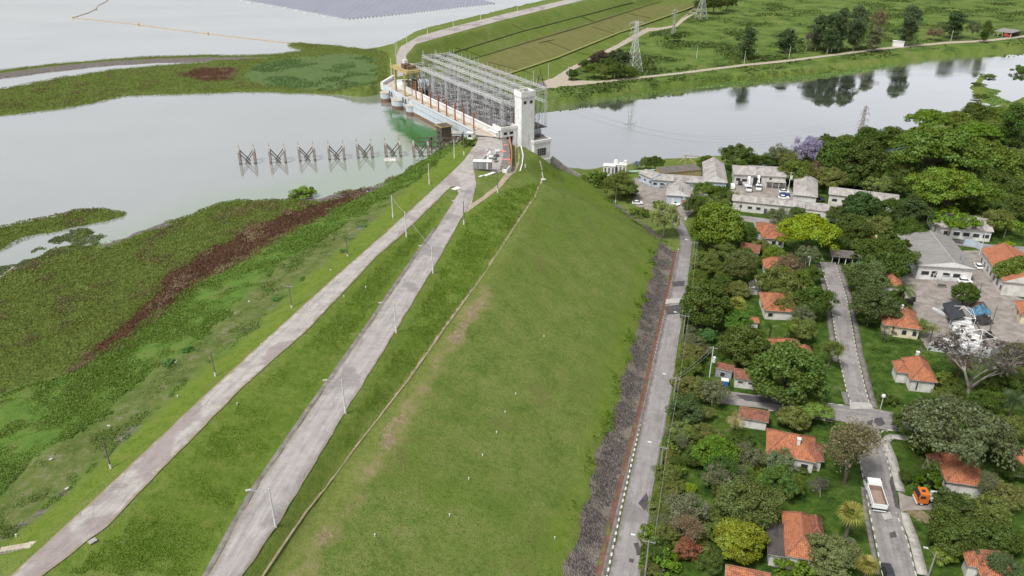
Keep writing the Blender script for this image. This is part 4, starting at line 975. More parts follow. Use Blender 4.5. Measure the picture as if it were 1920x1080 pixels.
def hut(name, label, cat, px, py, z, dims, rz, wm, rm, rim=None, win=None):
    x, y = P(px, py, z); t = thing(name, label, cat, (x, y, z), rz); L, W, H = dims
    b = MB(); b.box((0, 0, H / 2), (L, W, H)); b.build('wall', wm, t)
    b = MB(); b.box((0, 0, H + .15), (L + .5, W + .5, .3)); ro = b.build('roof', rm, t)
    if rim:
        b = MB()
        for sx in (-1, 1): b.box((sx * (L / 2 + .3), 0, H + .33), (.16, W + .9, .45)); b.box((0, sx * (W / 2 + .3), H + .335), (L + .4, .16, .44))
        b.build('rim', rim, ro)
    for (sx, sz, ww, hh) in (win or ()):
        b = MB(); b.box((sx, -W / 2 - .02, sz), (ww, .08, hh)); b.build('window', M['glass'], t)
    return t
hut('timber_hut', 'tall dark timber hut with yellow roof rim at the water edge', 'hut', 833, 262, .5, (4.6, 4.4, 5.6), R(-58), M['timber'], M['timber'], M['yel'], ((0, 3.2, 2.2, 1.0), (0, 1.4, 2.2, .8)))
hut('pump_hut', 'small blue grey hut beside the dark timber hut', 'hut', 858, 262, 3.6, (3.6, 3.0, 2.7), R(-8), M['damwall'], M['conc'], None, ((.2, 1.5, 1.5, .9),))
hut('guard_kiosk', 'tiny white kiosk at the road end of the dam deck', 'kiosk', 882, 261, 5.6, (2.0, 1.8, 2.4), R(-10), M['white'], M['white'], None, ((0, 1.5, 1.3, .8),))
t = thing('shore_wall', 'sloping grey retaining wall running down from the hut to the water', 'wall')
b = MB(); a, c = P(869, 252, 5), P(838, 290, 1.0); b.bar((a[0], a[1], 4.2), (c[0], c[1], .9), .5, 2.4); b.build('panel', M['conc'], t)
t = thing('deck_edge_wall', 'thin pale wall edging the grass slope above the river beside the white block', 'wall')
b = MB(); l = [P(1030, 302, -13), P(1050, 314, -16), P(1085, 331, -19)]
for (a, c, z0, z1) in zip(l, l[1:], (-11.5, -15.3), (-15.3, -19.2)): b.bar((a[0], a[1], z0 - 1), (c[0], c[1], z1 - 1), .5, 4.5)
b.build('panel', M['conc'], t)
# ------------------------------------------------------------------ roofs and houses
def tile_material(name, c1, c2, dark, amt=.45):
    s = NT(name); uv = s.coord('UV'); co = s.coord(); sp = s.n('ShaderNodeSeparateXYZ', inp={0: uv})
    u, v = sp.outputs[0], sp.outputs[1]
    row = s.math('FRACT', s.math('DIVIDE', v, .42)); colw = s.math('SINE', s.math('MULTIPLY', u, 2 * math.pi / .30))
    cell = s.n('ShaderNodeTexWhiteNoise', inp={0: s.n('ShaderNodeCombineXYZ', inp={0: s.math('FLOOR', s.math('DIVIDE', u, .30)), 1: s.math('FLOOR', s.math('DIVIDE', v, .42)), 2: 0.0}).outputs[0]}).outputs[0]
    n = s.noise(co, .5, 5, .7)
    col = s.ramp(s.math('ADD', s.math('MULTIPLY', cell, .42), s.math('MULTIPLY', n, .58)), [(.28, c2), (.62, c1)])
    oi = s.n('ShaderNodeObjectInfo').outputs['Random']
    st = s.noise(s.map(uv, (.35, .8, 1)), .8, 6, .75)
    st = s.math('ADD', st, s.math('MULTIPLY', s.math('SUBTRACT', oi, .5), .12))
    col = s.mix(s.math('MULTIPLY', s.step(st, .50, .66), amt), col, dark)
    col = s.mix(s.math('MULTIPLY', s.math('LESS_THAN', row, .12), .5), col, mixc(dark, (0, 0, 0), .4))
    h = s.math('ADD', s.math('MULTIPLY', colw, .5), s.math('MULTIPLY', row, -.5))
    return s.principled(col, .9, s.bump(h, .09, 1.0))
def sheet_material(name, c1, c2, dark, per=.9, amt=.5):
    s = NT(name); uv = s.coord('UV'); co = s.coord(); sp = s.n('ShaderNodeSeparateXYZ', inp={0: uv}); u = sp.outputs[0]
    corr = s.math('SINE', s.math('MULTIPLY', u, 2 * math.pi / .35)); panel = s.n('ShaderNodeTexWhiteNoise', inp={0: s.n('ShaderNodeCombineXYZ', inp={0: s.math('FLOOR', s.math('DIVIDE', u, per)), 1: s.math('FLOOR', s.math('DIVIDE', sp.outputs[1], 2.2)), 2: 0.0}).outputs[0]}).outputs[0]
    streak = s.noise(s.map(uv, (1.0, .10, 1)), 1.0, 5, .7)
    col = s.ramp(s.math('ADD', s.math('MULTIPLY', panel, .25), s.math('MULTIPLY', streak, .75)), [(.3, c2), (.62, c1)])
    col = s.mix(s.math('MULTIPLY', s.step(s.noise(co, .35, 6, .75), .5, .66), amt), col, dark)
    return s.principled(col, .9, s.bump(corr, .05, .8))
M['tile'] = tile_material('clay_tiles', (.46, .180, .092), (.32, .118, .062), (.13, .070, .050), .8)
M['tileold'] = tile_material('old_clay_tiles', (.30, .130, .085), (.19, .083, .056), (.075, .045, .038), .65)
M['tilenew'] = tile_material('bright_clay_tiles', (.45, .175, .095), (.34, .120, .065), (.22, .10, .062), .55)
M['ridge'] = simple('ridge_tiles', (.30, .125, .08), (.15, .075, .055), 1.5, .9)
M['fibre'] = sheet_material('fibre_cement_sheets', (.42, .395, .375), (.25, .23, .215), (.12, .105, .095), amt=.7)
M['fibregrey'] = sheet_material('grey_corrugated_sheets', (.26, .25, .24), (.19, .18, .172), (.115, .11, .105), amt=.35)
M['slate'] = sheet_material('dark_grey_sheets', (.085, .075, .072), (.055, .048, .047), (.035, .03, .03))
M['blue'] = simple('pale_blue_render', (.46, .53, .60), (.36, .42, .48), .5, .85, stain=(.25, .25, .24), stain_amt=.3, streak=True)
M['cream'] = simple('cream_render', (.66, .59, .42), (.52, .45, .31), .5, .85, stain=(.28, .24, .18), stain_amt=.35, streak=True)
M['hwhite'] = simple('house_white_render', (.64, .62, .59), (.48, .46, .43), .5, .85, stain=(.24, .21, .17), stain_amt=.6, streak=True)
M['grey'] = simple('grey_render', (.30, .31, .33), (.21, .21, .22), .5, .9)
M['winframe'] = simple('window_frame_paint', (.52, .52, .50), (.36, .36, .35), 1.0, .7)
M['brown'] = simple('brown_door', (.12, .06, .035), (.07, .04, .025), 1.0, .7)
M['bluedoor'] = simple('slate_blue_shutter', (.08, .10, .13), (.05, .06, .08), 1.0, .6)

def roof_mb(x0, x1, y0, y1, h, kind, rise, ov, frac=.5, th=.16):
    """closed roof volume over a rectangle; eaves at height h"""
    x0 -= ov; x1 += ov; y0 -= ov; y1 += ov; b = MB(); rb = MB(); W = y1 - y0; L = x1 - x0
    lo = h - .02
    E = [(x0, y0, lo), (x1, y0, lo), (x1, y1, lo), (x0, y1, lo)]; T = [(p[0], p[1], lo + th) for p in E]
    for k in range(4):
        k2 = (k + 1) % 4; b.face([E[k], E[k2], T[k2], T[k]], 1)
    b.face([E[3], E[2], E[1], E[0]], 1)
    z = lo + th + rise
    if kind == 'gx':
        m = y0 + W * frac; a, c = (x0, m, z), (x1, m, z)
        b.face([T[0], T[1], c, a]); b.face([T[2], T[3], a, c]); b.face([T[3], T[0], a], 2); b.face([T[1], T[2], c], 2); R_ = [(a, c)]
    elif kind == 'gy':
        m = x0 + L * frac; a, c = (m, y0, z), (m, y1, z)
        b.face([T[1], T[2], c, a]); b.face([T[3], T[0], a, c]); b.face([T[0], T[1], a], 2); b.face([T[2], T[3], c], 2); R_ = [(a, c)]
    elif kind == 'mono':
        a, c = (x0, y1, z), (x1, y1, z)
        b.face([T[0], T[1], c, a]); b.face([T[2], T[3], a, c], 2); b.face([T[3], T[0], a], 2); b.face([T[1], T[2], c], 2); R_ = []
    else:
        if L >= W: m = (y0 + y1) / 2; d = W / 2 * .9; a, c = (x0 + d, m, z), (x1 - d, m, z); b.face([T[0], T[1], c, a]); b.face([T[2], T[3], a, c]); b.face([T[3], T[0], a]); b.face([T[1], T[2], c]); R_ = [(a, c), (a, T[0]), (a, T[3]), (c, T[1]), (c, T[2])]
        else: m = (x0 + x1) / 2; d = L / 2 * .9; a, c = (m, y0 + d, z), (m, y1 - d, z); b.face([T[1], T[2], c, a]); b.face([T[3], T[0], a, c]); b.face([T[0], T[1], a]); b.face([T[2], T[3], c]); R_ = [(a, c), (a, T[0]), (a, T[1]), (c, T[2]), (c, T[3])]
    for p, q_ in R_: rb.tube(Vector(p) + Vector((0, 0, .03)), Vector(q_) + Vector((0, 0, .03)), .15, n=6)
    return b, rb

def bld(name, label, cat, A, B, Cp, hw, kind, rise, wall, roof, ops=(), ov=.5, frac=.5, wings=(), chim=None, porch=None, fascia=None, ridge=True, posts=False, wmin=None, gable=None, group=None):
    """A, B, Cp: front-left, front-right and back-left eave corners as seen in the photo, at eave height hw"""
    a, c, d = G(*A, hw), G(*B, hw), G(*Cp, hw)
    z0 = min(a[2], c[2]) - .05; L = math.hypot(c[0] - a[0], c[1] - a[1]); an = math.atan2(c[1] - a[1], c[0] - a[0])
    W = abs(-(d[0] - a[0]) * math.sin(an) + (d[1] - a[1]) * math.cos(an))
    if wmin: W = max(W, wmin)
    t = thing(name, label, cat, (a[0], a[1], z0), an, group)
    i = min(ov, .35) if not posts else 0
    fas = fascia or M['conc']; gab = gable or wall
    def part(x0, x1, y0, y1, h, kd, rs, rf, fr=.5, wl=None):
        wl = wl or wall
        if posts:
            for x in np.linspace(x0 + .4, x1 - .4, 5):
                b = MB(); b.box((x, y0 + .3, h / 2), (.22, .22, h)); b.build('post', M['whitec'], t)
            b = MB(); b.box(((x0 + x1) / 2, y1 - .1, h / 2), (x1 - x0, .2, h)); b.build('wall', M['concdark'], t)
        else:
            b = MB(); b.prism([(x0 + i, y0 + i), (x1 - i, y0 + i), (x1 - i, y1 - i), (x0 + i, y1 - i)], 0, h); b.build('wall', wl, t)
        b, rb = roof_mb(x0 + i, x1 - i, y0 + i, y1 - i, h, kd, rs, ov, fr); ro = b.build('roof', [rf, fas, gab], t)
        if rb.v and ridge: rb.build('ridge', M['ridge'] if rf in (M['tile'], M['tileold'], M['tilenew']) else M['conc'], ro)
        return ro
    main = part(0, L, 0, W, hw, kind, rise, roof, frac)
    for wg in wings:
        x0, x1, y0, y1, h, kd, rs, *rest = wg
        part(x0 * L, x1 * L, y0 * W, y1 * W, h, kd, rs, rest[0] if rest else roof)
    for (side, p, zc, ww, hh, *r_) in ops:
        isdoor = bool(r_) and r_[0] != 'w'
        mat = r_[0] if isdoor else M['winframe']; b = MB(); g_ = MB()
        if side == 'f': b.box((p * L, i - .015, zc), (ww + .24, .09, hh + .24)); g_.box((p * L, i - .07, zc), (ww, .03, hh))
        elif side == 'l': b.box((i - .015, p * W, zc), (.09, ww + .24, hh + .24)); g_.box((i - .07, p * W, zc), (.03, ww, hh))
        else: b.box((L - i + .015, p * W, zc), (.09, ww + .24, hh + .24)); g_.box((L - i + .07, p * W, zc), (.03, ww, hh))
        fr_ = b.build('door' if isdoor else 'window', M['winframe'], t); g_.build('panel' if isdoor else 'pane', mat if isdoor else M['glass'], fr_)
    if chim:
        for (cx, cy) in chim:
            b = MB(); zt = hw + rise; b.box((cx * L, cy * W, zt - .3), (.6, .6, 1.5)); b.box((cx * L, cy * W, zt + .5), (.8, .8, .14)); b.build('chimney', M['whitec'], main)
    if porch:
        x0, x1, y0, h = porch; b = MB()
        b.prism([(x0 * L, y0), (x1 * L, y0), (x1 * L, i + .2), (x0 * L, i + .2)], h, h + .15); b.build('porch_roof', M['conc'], t)
        for x in np.linspace(x0 * L + .2, x1 * L - .2, 4):
            b = MB(); b.box((x, y0 + .2, h / 2), (.16, .16, h - .01)); b.build('post', M['whitec'], t)
    return t
W_ = lambda n, z=1.6, w=1.2, h=1.0, side='f', a=.1, b=.9: [(side, a + (b - a) * k / max(1, n - 1), z, w, h) for k in range(n)]
# works buildings round the paved yard
bld('gable_shed', 'tall pale blue gabled shed with streaked grey roof facing the works yard', 'shed', (1321, 340), (1364, 343), (1331, 303), 6.2, 'gy', 2.6, M['blue'], M['fibre'], W_(4, 2.2, 1.7, 1.3, a=.14, b=.86) + W_(3, 2.0, 1.2, 1.2, 'r', .2, .8), .5, gable=M['white'])
bld('workshop_hall', 'long white workshop with grey sheet roof and dark gateway behind the white trucks', 'workshop', (1377, 325), (1476, 332), (1380, 307), 4.8, 'gx', 1.6, M['hwhite'], M['fibre'], [('f', .09, 2.6, 1.8, 1.2), ('f', .21, 2.4, 2.0, 1.2), ('f', .45, 2.0, 3.2, 3.8, M['dark']), ('f', .70, 3.6, .9, .9), ('f', .86, 2.0, 3.2, .7)], .6, porch=(.6, .98, -2.6, 3.0))
bld('small_gable_shed', 'pale gabled shed with streaked roof at the right end of the works yard', 'shed', (1487, 365), (1533, 370), (1486, 333), 4.6, 'gy', 2.0, M['hwhite'], M['fibre'], [('f', .5, 1.6, 6.0, 2.6, M['white']), ('l', .3, 1.8, 1.6, 1.0)], .5)
bld('office_block', 'long low white office with grey roof and small windows below the works yard', 'office', (1373, 376), (1508, 390), (1379, 365), 4.2, 'gx', 1.2, M['hwhite'], M['fibre'], [('f', .13, 2.2, .9, 1.0), ('f', .26, 2.0, 1.5, 1.0), ('f', .38, 2.0, 1.6, 1.0), ('f', .48, 1.2, 1.0, 2.2, M['bluedoor']), ('f', .58, 2.0, 1.4, 1.0), ('f', .72, 2.0, 1.4, 1.0), ('f', .86, 2.0, 1.4, 1.0)], .5)
bld('flat_annex', 'flat grey roofed annex between the white office and the yellow green tree', 'annex', (1509, 392), (1584, 401), (1511, 380), 3.6, 'mono', .4, M['hwhite'], M['fibre'], W_(4, 1.8), .3, ridge=False)
bld('long_store', 'long white store with pale grey roof in front of the dense woodland', 'store', (1554, 364), (1685, 380), (1555, 350), 4.2, 'gx', 1.3, M['hwhite'], M['fibre'], [('f', .10, 2.0, 1.8, 1.0), ('f', .24, 2.0, 1.8, 1.0), ('f', .62, 2.0, 1.8, 1.0), ('f', .78, 2.0, 1.8, 1.0)], .5)
bld('blue_workshop', 'long low pale blue workshop with brownish grey roof beside the parked silver car', 'workshop', (1221, 335), (1321, 344), (1222, 322), 3.6, 'gx', 1.0, M['blue'], M['fibre'], W_(6, 1.9, 1.5, 1.0, a=.08, b=.72), .5)
bld('blue_workshop_wing', 'angled pale blue wing of the low workshop nearest the river bank', 'workshop', (1197, 323), (1221, 335), (1214, 314), 3.6, 'gx', 1.0, M['blue'], M['fibre'], W_(3, 1.9, 1.0, .9), .4)
bld('garage_shed', 'small pale blue gabled garage with white gable standing alone in the works yard', 'garage', (1249, 365), (1294, 369), (1256, 350), 4.2, 'gy', 2.2, M['blue'], M['fibre'], [('f', .3, 1.6, 1.0, 2.4, M['white']), ('f', .75, 1.6, .9, 2.0, M['orange'])], .5, gable=M['white'], wmin=12)
yb = bld('yellow_depot', 'flat dark roofed depot with a mustard yellow fascia wall behind the works yard', 'depot', (1243, 324), (1317, 318), (1241, 313), 3.8, 'mono', .25, M['yel'], M['roofdark'], (), .25, fascia=M['yel'], ridge=False)
t = thing('yard_derrick', 'mustard yellow derrick with mast and boom rising behind the yellow depot', 'derrick', (*G(1283, 318)[:2], -21))
b = MB(); b.bar((0, 0, 0), (0, 0, 7.5), .5); b.build('mast', M['yel'], t)
b = MB(); b.bar((0, 0, 7.2), (8, 1.5, 6), .25); b.build('boom', M['yel'], t)
b = MB(); b.bar((-3.5, 0, 3.6), (0, 0, 6), .3); b.bar((4.5, -2, 3.6), (1.6, 0, 6.2), .4); b.bar((0, 0, 7.4), (-7, 1, 3.9), .1); b.build('stay', M['yel'], t)
# grey depot hall, orange roofed hall and the wing behind the street trees
bld('depot_hall', 'wide white hall with a low grey corrugated roof in the depot yard', 'hall', (1722, 497), (1829, 504), (1696, 443), 5.0, 'gy', 1.8, M['white'], M['fibregrey'], [('f', .16, 2.4, 2.2, 1.2), ('f', .32, 2.2, 1.6, 2.0), ('f', .44, 1.6, 1.0, 2.4, M['white']), ('f', .54, 2.3, 2.0, 1.2), ('f', .72, 2.2, 2.0, 1.2)], .7, frac=.6)
bld('tiled_hall', 'long white hall with a bright orange tiled gable roof right of the depot hall', 'hall', (1840, 468), (1884, 525), (1915, 470), 5.2, 'gx', 3.0, M['hwhite'], M['tilenew'], W_(7, 2.4, 1.3, 1.5, a=.08, b=.92), .5)
bld('cream_cottage', 'cream cottage with orange tiles cut by the photo edge beside the depot yard', 'cottage', (1915, 590), (1968, 597), (1909, 567), 3.0, 'hip', 2.0, M['cream'], M['tile'], [('l', .5, 1.6, 1.0, 1.0)], .5)
bld('long_classroom', 'pale grey blue building with a row of windows behind the flat crowned street trees', 'building', (1755, 425), (1863, 435), (1753, 398), 4.0, 'gx', 1.8, M['white'], M['fibre'], W_(5, 2.0, 2.0, 1.3, a=.22, b=.9), .5)
# tiled village houses
bld('tiled_house', 'white house with orange hip roof left of the yellow green tree', 'house', (1431, 447), (1474, 449), (1424, 424), 3.4, 'hip', 2.4, M['hwhite'], M['tile'], [('f', .14, 2.2, 1.2, .6), ('f', .5, 1.8, 1.3, 1.5), ('f', .78, 1.8, 1.1, 1.5)], .5, wings=((-.12, .4, .55, 1.35, 3.2, 'gx', 1.6),))
bld('tiled_shed', 'low white shed with weathered orange tiles below the orange hip roofed house', 'shed', (1386, 470), (1424, 475), (1377, 453), 2.6, 'gx', 1.3, M['hwhite'], M['tileold'], (), .4)
bld('tiled_house', 'orange roofed house almost hidden under the brownish tree near the street head', 'house', (1433, 503), (1498, 508), (1431, 484), 3.0, 'hip', 2.2, M['hwhite'], M['tile'], W_(3, 1.6), .5)
bld('garden_shed', 'tiny white gabled shed with dark roof on the small lawn', 'shed', (1407, 540), (1431, 541), (1411, 530), 2.4, 'gy', 1.2, M['hwhite'], M['slate'], [('f', .28, 1.2, .8, 1.8, M['grey']), ('f', .74, 1.2, .8, 1.8, M['grey'])], .35)
bld('tiled_house', 'orange tiled house below the tiny white shed, trees growing against it', 'house', (1434, 582), (1496, 585), (1427, 551), 3.0, 'hip', 2.3, M['hwhite'], M['tile'], [('l', .5, 1.5, 1.0, 1.0), ('f', .2, 1.6, 1.2, 1.1)], .5)
bld('tiled_shed', 'tiny orange tiled shed showing between the bright green tree and the palms', 'shed', (1407, 605), (1424, 606), (1407, 595), 2.2, 'gx', .8, M['hwhite'], M['tile'], (), .3)
bld('tiled_house', 'orange roofed house showing above the huge round crowned tree', 'house', (1440, 656), (1506, 659), (1434, 638), 3.0, 'hip', 2.1, M['hwhite'], M['tile'], (), .5, wings=((.85, 1.25, -.1, .6, 2.8, 'hip', 1.4),))
bld('tiled_shed', 'white shed with dark weathered tiles and two small windows by the side street', 'shed', (1376, 709), (1424, 715), (1376, 693), 2.9, 'gx', 1.4, M['hwhite'], M['tileold'], [('f', .28, 1.9, 1.1, .45), ('f', .68, 1.9, 1.1, .45)], .4)
bld('grey_shed', 'dark grey block shed with rusty roof beside the transformer pole', 'shed', (1341, 690), (1374, 697), (1343, 680), 2.6, 'mono', .3, M['grey'], M['tileold'], [('f', .45, 1.2, 1.1, 1.2, M['dark'])], .2, ridge=False)
bld('tiled_shed', 'white walled shed with dark weathered tiles behind the drooping palm', 'shed', (1385, 783), (1441, 792), (1378, 764), 2.7, 'gx', 1.5, M['hwhite'], M['tileold'], (), .4)
bld('tiled_house', 'big orange hip roofed house with darker right wing below the side street', 'house', (1437, 850), (1530, 866), (1425, 804), 3.3, 'hip', 2.9, M['hwhite'], M['tile'], [('f', .8, 1.6, 1.3, 1.1)], .5, wings=((.75, 1.16, .12, .72, 3.1, 'hip', 1.8, M['tileold']),), chim=((.62, .3),))  # shade of the right wing put into its darker tiles
bld('tiled_house', 'orange tiled house with a dark slate lean-to roof near the photo bottom', 'house', (1474, 1042), (1534, 1052), (1457, 963), 3.3, 'hip', 2.8, M['hwhite'], M['tile'], [('f', .15, 1.6, 1.2, 1.0)], .5, wings=((-.55, .04, 0, .68, 3.0, 'mono', .5, M['slate']), (.8, 1.3, .5, 1.0, 3.1, 'hip', 1.8, M['tileold'])))
bld('tiled_house', 'orange gabled roof cut by the photo bottom below the yellow green round tree', 'house', (1360, 1096), (1440, 1112), (1356, 1060), 3.2, 'gx', 2.2, M['hwhite'], M['tile'], (), .5)
bld('tiled_house', 'cream house with orange hip roof and small porch beside the depot yard', 'house', (1677, 612), (1728, 618), (1669, 583), 3.4, 'hip', 2.7, M['cream'], M['tile'], [('f', .42, 1.8, 1.1, 1.3), ('f', .8, 1.8, 1.0, 1.3)], .5, wings=((-.38, .06, .1, .6, 3.0, 'hip', 1.2),), chim=((.36, .75),))
bld('tiled_house', 'orange roof with white chimney half hidden by trees left of the depot yard', 'house', (1656, 534), (1692, 538), (1652, 507), 3.2, 'hip', 2.2, M['hwhite'], M['tile'], (), .5, chim=((.4, .6),))
bld('tiled_house', 'white house with orange hip roof and stained back slope on the street lawn', 'house', (1708, 712), (1758, 717), (1698, 675), 3.4, 'hip', 2.8, M['hwhite'], M['tile'], [('f', .3, 1.6, .3, 2.2), ('l', .5, 1.7, 1.0, 1.1)], .5, wings=((-.40, .10, .35, .85, 3.1, 'hip', 1.5),), chim=((.48, .85),))
bld('tiled_house', 'large orange hip roofed house with white chimney right of the pointed green shrubs', 'house', (1774, 903), (1852, 914), (1760, 852), 3.4, 'hip', 3.0, M['hwhite'], M['tile'], [('l', .3, 1.6, 1.0, 1.1)], .5, wings=((-.24, .15, .5, .9, 3.1, 'hip', 1.6),), chim=((.5, .75),))
bld('tiled_house', 'white gabled house with orange tiles cut by the photo edge', 'house', (1906, 872), (1960, 880), (1891, 838), 3.2, 'gx', 2.0, M['hwhite'], M['tile'], [('l', .5, 1.6, 1.0, 1.0)], .5)
bld('tiled_house', 'orange roofed house with pale porch cut by the photo bottom near the street lamp', 'house', (1842, 1086), (1915, 1098), (1828, 1034), 3.4, 'hip', 2.8, M['hwhite'], M['tile'], [('l', .7, 1.6, 1.0, 1.1)], .5, wings=((-.24, .15, .45, .9, 3.1, 'hip', 1.5),))
bld('tiled_shed', 'scrap of orange roof glimpsed among dark trees above the carport', 'shed', (1621, 452), (1648, 455), (1620, 443), 2.8, 'gx', 1.1, M['hwhite'], M['tile'], (), .4, chim=((.8, .5),))
bld('carport', 'long brown roofed open carport on white posts at the head of the street', 'carport', (1560, 480), (1615, 485), (1560, 471), 2.8, 'mono', .5, M['concdark'], M['roofdark'], (), .3, posts=True, ridge=False, wmin=4)
bld('open_shelter', 'grey roofed open shelter with red machinery at the far end of the river track', 'shelter', (1864, 58), (1897, 62), (1868, 53), 4.0, 'mono', .8, M['concdark'], M['fibregrey'], (), .3, posts=True, ridge=False, wmin=8)
t = thing('red_machine', 'red farm machine parked under the far grey shelter', 'machine', (*G(1888, 70)[:2], Z(*G(1888, 70)[:2])), R(-20))
b = MB(); b.box((0, 0, 1.6), (6, 2.4, 1.6)); b.box((-1.6, 0, 2.9), (1.8, 2.0, 1.4)); b.build('body', simple('red_paint', (.42, .07, .05), (.28, .05, .04), 1, .6), t)
for x in (-2, 2):
    for y in (-1.2, 1.2):
        b = MB(); b.tube((x, y - .2, .7), (x, y + .2, .7), .7, n=12); b.build('wheel', M['dark'], t)
x, y, z = G(1683, 87); t = thing('white_cabin', 'small white cabin alone beside the river track', 'cabin', (x, y, z), R(-15))
b = MB(); b.box((0, 0, 2), (8, 4, 4)); b.build('wall', M['white'], t)
b = MB(); b.box((0, 0, 4.15), (8.6, 4.6, .3)); b.build('roof', M['white'], t)
x, y, z = G(1013, 162); t = thing('hoist_frame', 'dark small hoist frame on the track end across the river', 'machine', (x, y, z))
b = MB(); b.box((0, 0, 1), (6, 5, 2)); b.build('base', M['concdark'], t)
b = MB()
for px_ in (-2, 2): b.bar((px_, -1, 1), (px_ * .4, 0, 7), .35)
b.bar((0, 0, 7), (0, 0, 11), .3); b.build('frame', M['dark'], t)

# white tank group on the river bank by the dam
for (px_, py_, lab) in ((1142, 328, 'white concrete block on the river bank, nearer the dam'), (1163, 326, 'white concrete block with two round tanks on the river bank')):
    x, y, z = G(px_, py_); t = thing('bank_block', lab, 'concrete block', (x, y, z), R(-12))
    b = MB(); b.box((0, 0, 2.2), (5, 3.4, 4.4)); b.box((0, 0, 4.5), (5.4, 3.8, .3)); b.build('body', M['white'], t)
    b = MB()
    for q in (-1.6, 0, 1.6): b.box((q, -1.75, 2.4), (.8, .12, 2.6))
    b.build('recess_shade', M['concdark'], t)  # raised dark strips stand in for shade inside recesses
    if px_ > 1150:
        for q in (-2.2, 1.9):
            b = MB(); b.tube((q, -.8, 5.3), (q, .9, 5.3), .95, n=12); b.build('tank', M['white'], t)
# pale green water pipes
M['pipe'] = simple('pale_green_pipe', (.44, .62, .50), (.30, .45, .36), .6, .6)
def pipe(label, l, h=1.0, r=.55):
    t = thing('water_pipe', label, 'pipe'); b = MB(); w_ = [G(x, y, h) for x, y in l]
    for a, c in zip(w_, w_[1:]): b.tube((a[0], a[1], a[2] + h), (c[0], c[1], c[2] + h), r, n=10)
    b.build('tube', M['pipe'], t)
    b = MB()
    for a in w_: b.box((a[0], a[1], a[2] + h / 2 - .2), (1.2, .8, h))
    b.build('support', M['conc'], t); return t
pipe('long pale green water pipe crossing the lawn above the woodland', [(1425, 307), (1470, 300), (1520, 297), (1600, 287), (1660, 283), (1700, 276)], 1.4)
pipe('second pale green pipe running just below the long one', [(1430, 311), (1480, 304), (1540, 300), (1600, 292), (1650, 287), (1690, 283)], 1.0)
pipe('thin pale green pipe along the wall of the works yard', [(1170, 322), (1200, 321), (1240, 317)], 1.0, .35)
# ------------------------------------------------------------------ foliage
def leaf_material(name='leaves', transl=.32):
    s = NT(name); oc = s.n('ShaderNodeObjectInfo').outputs['Color']; t = s.attr('tint')
    hsv = s.n('ShaderNodeHueSaturation', inp={'Hue': s.math('MULTIPLY_ADD', t, .05, .463), 'Saturation': s.math('MULTIPLY_ADD', t, -.2, 1.14), 'Value': s.math('MULTIPLY_ADD', t, 2.1, 1.0), 'Color': oc})
    d = s.n('ShaderNodeBsdfDiffuse', inp={'Color': hsv.outputs[0]}); tr = s.n('ShaderNodeBsdfTranslucent', inp={'Color': hsv.outputs[0]})
    gl = s.n('ShaderNodeBsdfGlossy', inp={'Color': (1, 1, 1), 'Roughness': .45})
    m = s.n('ShaderNodeMixShader', inp={0: transl, 1: d.outputs[0], 2: tr.outputs[0]})
    m2 = s.n('ShaderNodeMixShader', inp={0: .012, 1: m.outputs[0], 2: gl.outputs[0]}); s.t.links.new(m2.outputs[0], s.out.inputs[0]); return s.mat
M['leaf'] = leaf_material()
M['bark'] = simple('bark', (.17, .14, .11), (.085, .07, .055), 2.0, .95)
M['barkpale'] = simple('pale_bark', (.34, .305, .27), (.20, .175, .155), 2.0, .95)

def quads(Pt, Nr, size, rg, aspect=.62, fold=0.0):
    """leaf sprays: one rhomb per point, facing Nr"""
    n = len(Pt); Nr = Nr / (np.linalg.norm(Nr, axis=1)[:, None] + 1e-9)
    r = rg.normal(size=(n, 3)); t = np.cross(Nr, r); t /= (np.linalg.norm(t, axis=1)[:, None] + 1e-9); b = np.cross(Nr, t)
    s = size * rg.uniform(.65, 1.35, (n, 1))
    V = np.stack([Pt - t * s, Pt - b * s * aspect - Nr * s * fold, Pt + t * s, Pt + b * s * aspect - Nr * s * fold], 1).reshape(-1, 3)
    return V, np.arange(4 * n).reshape(-1, 4)

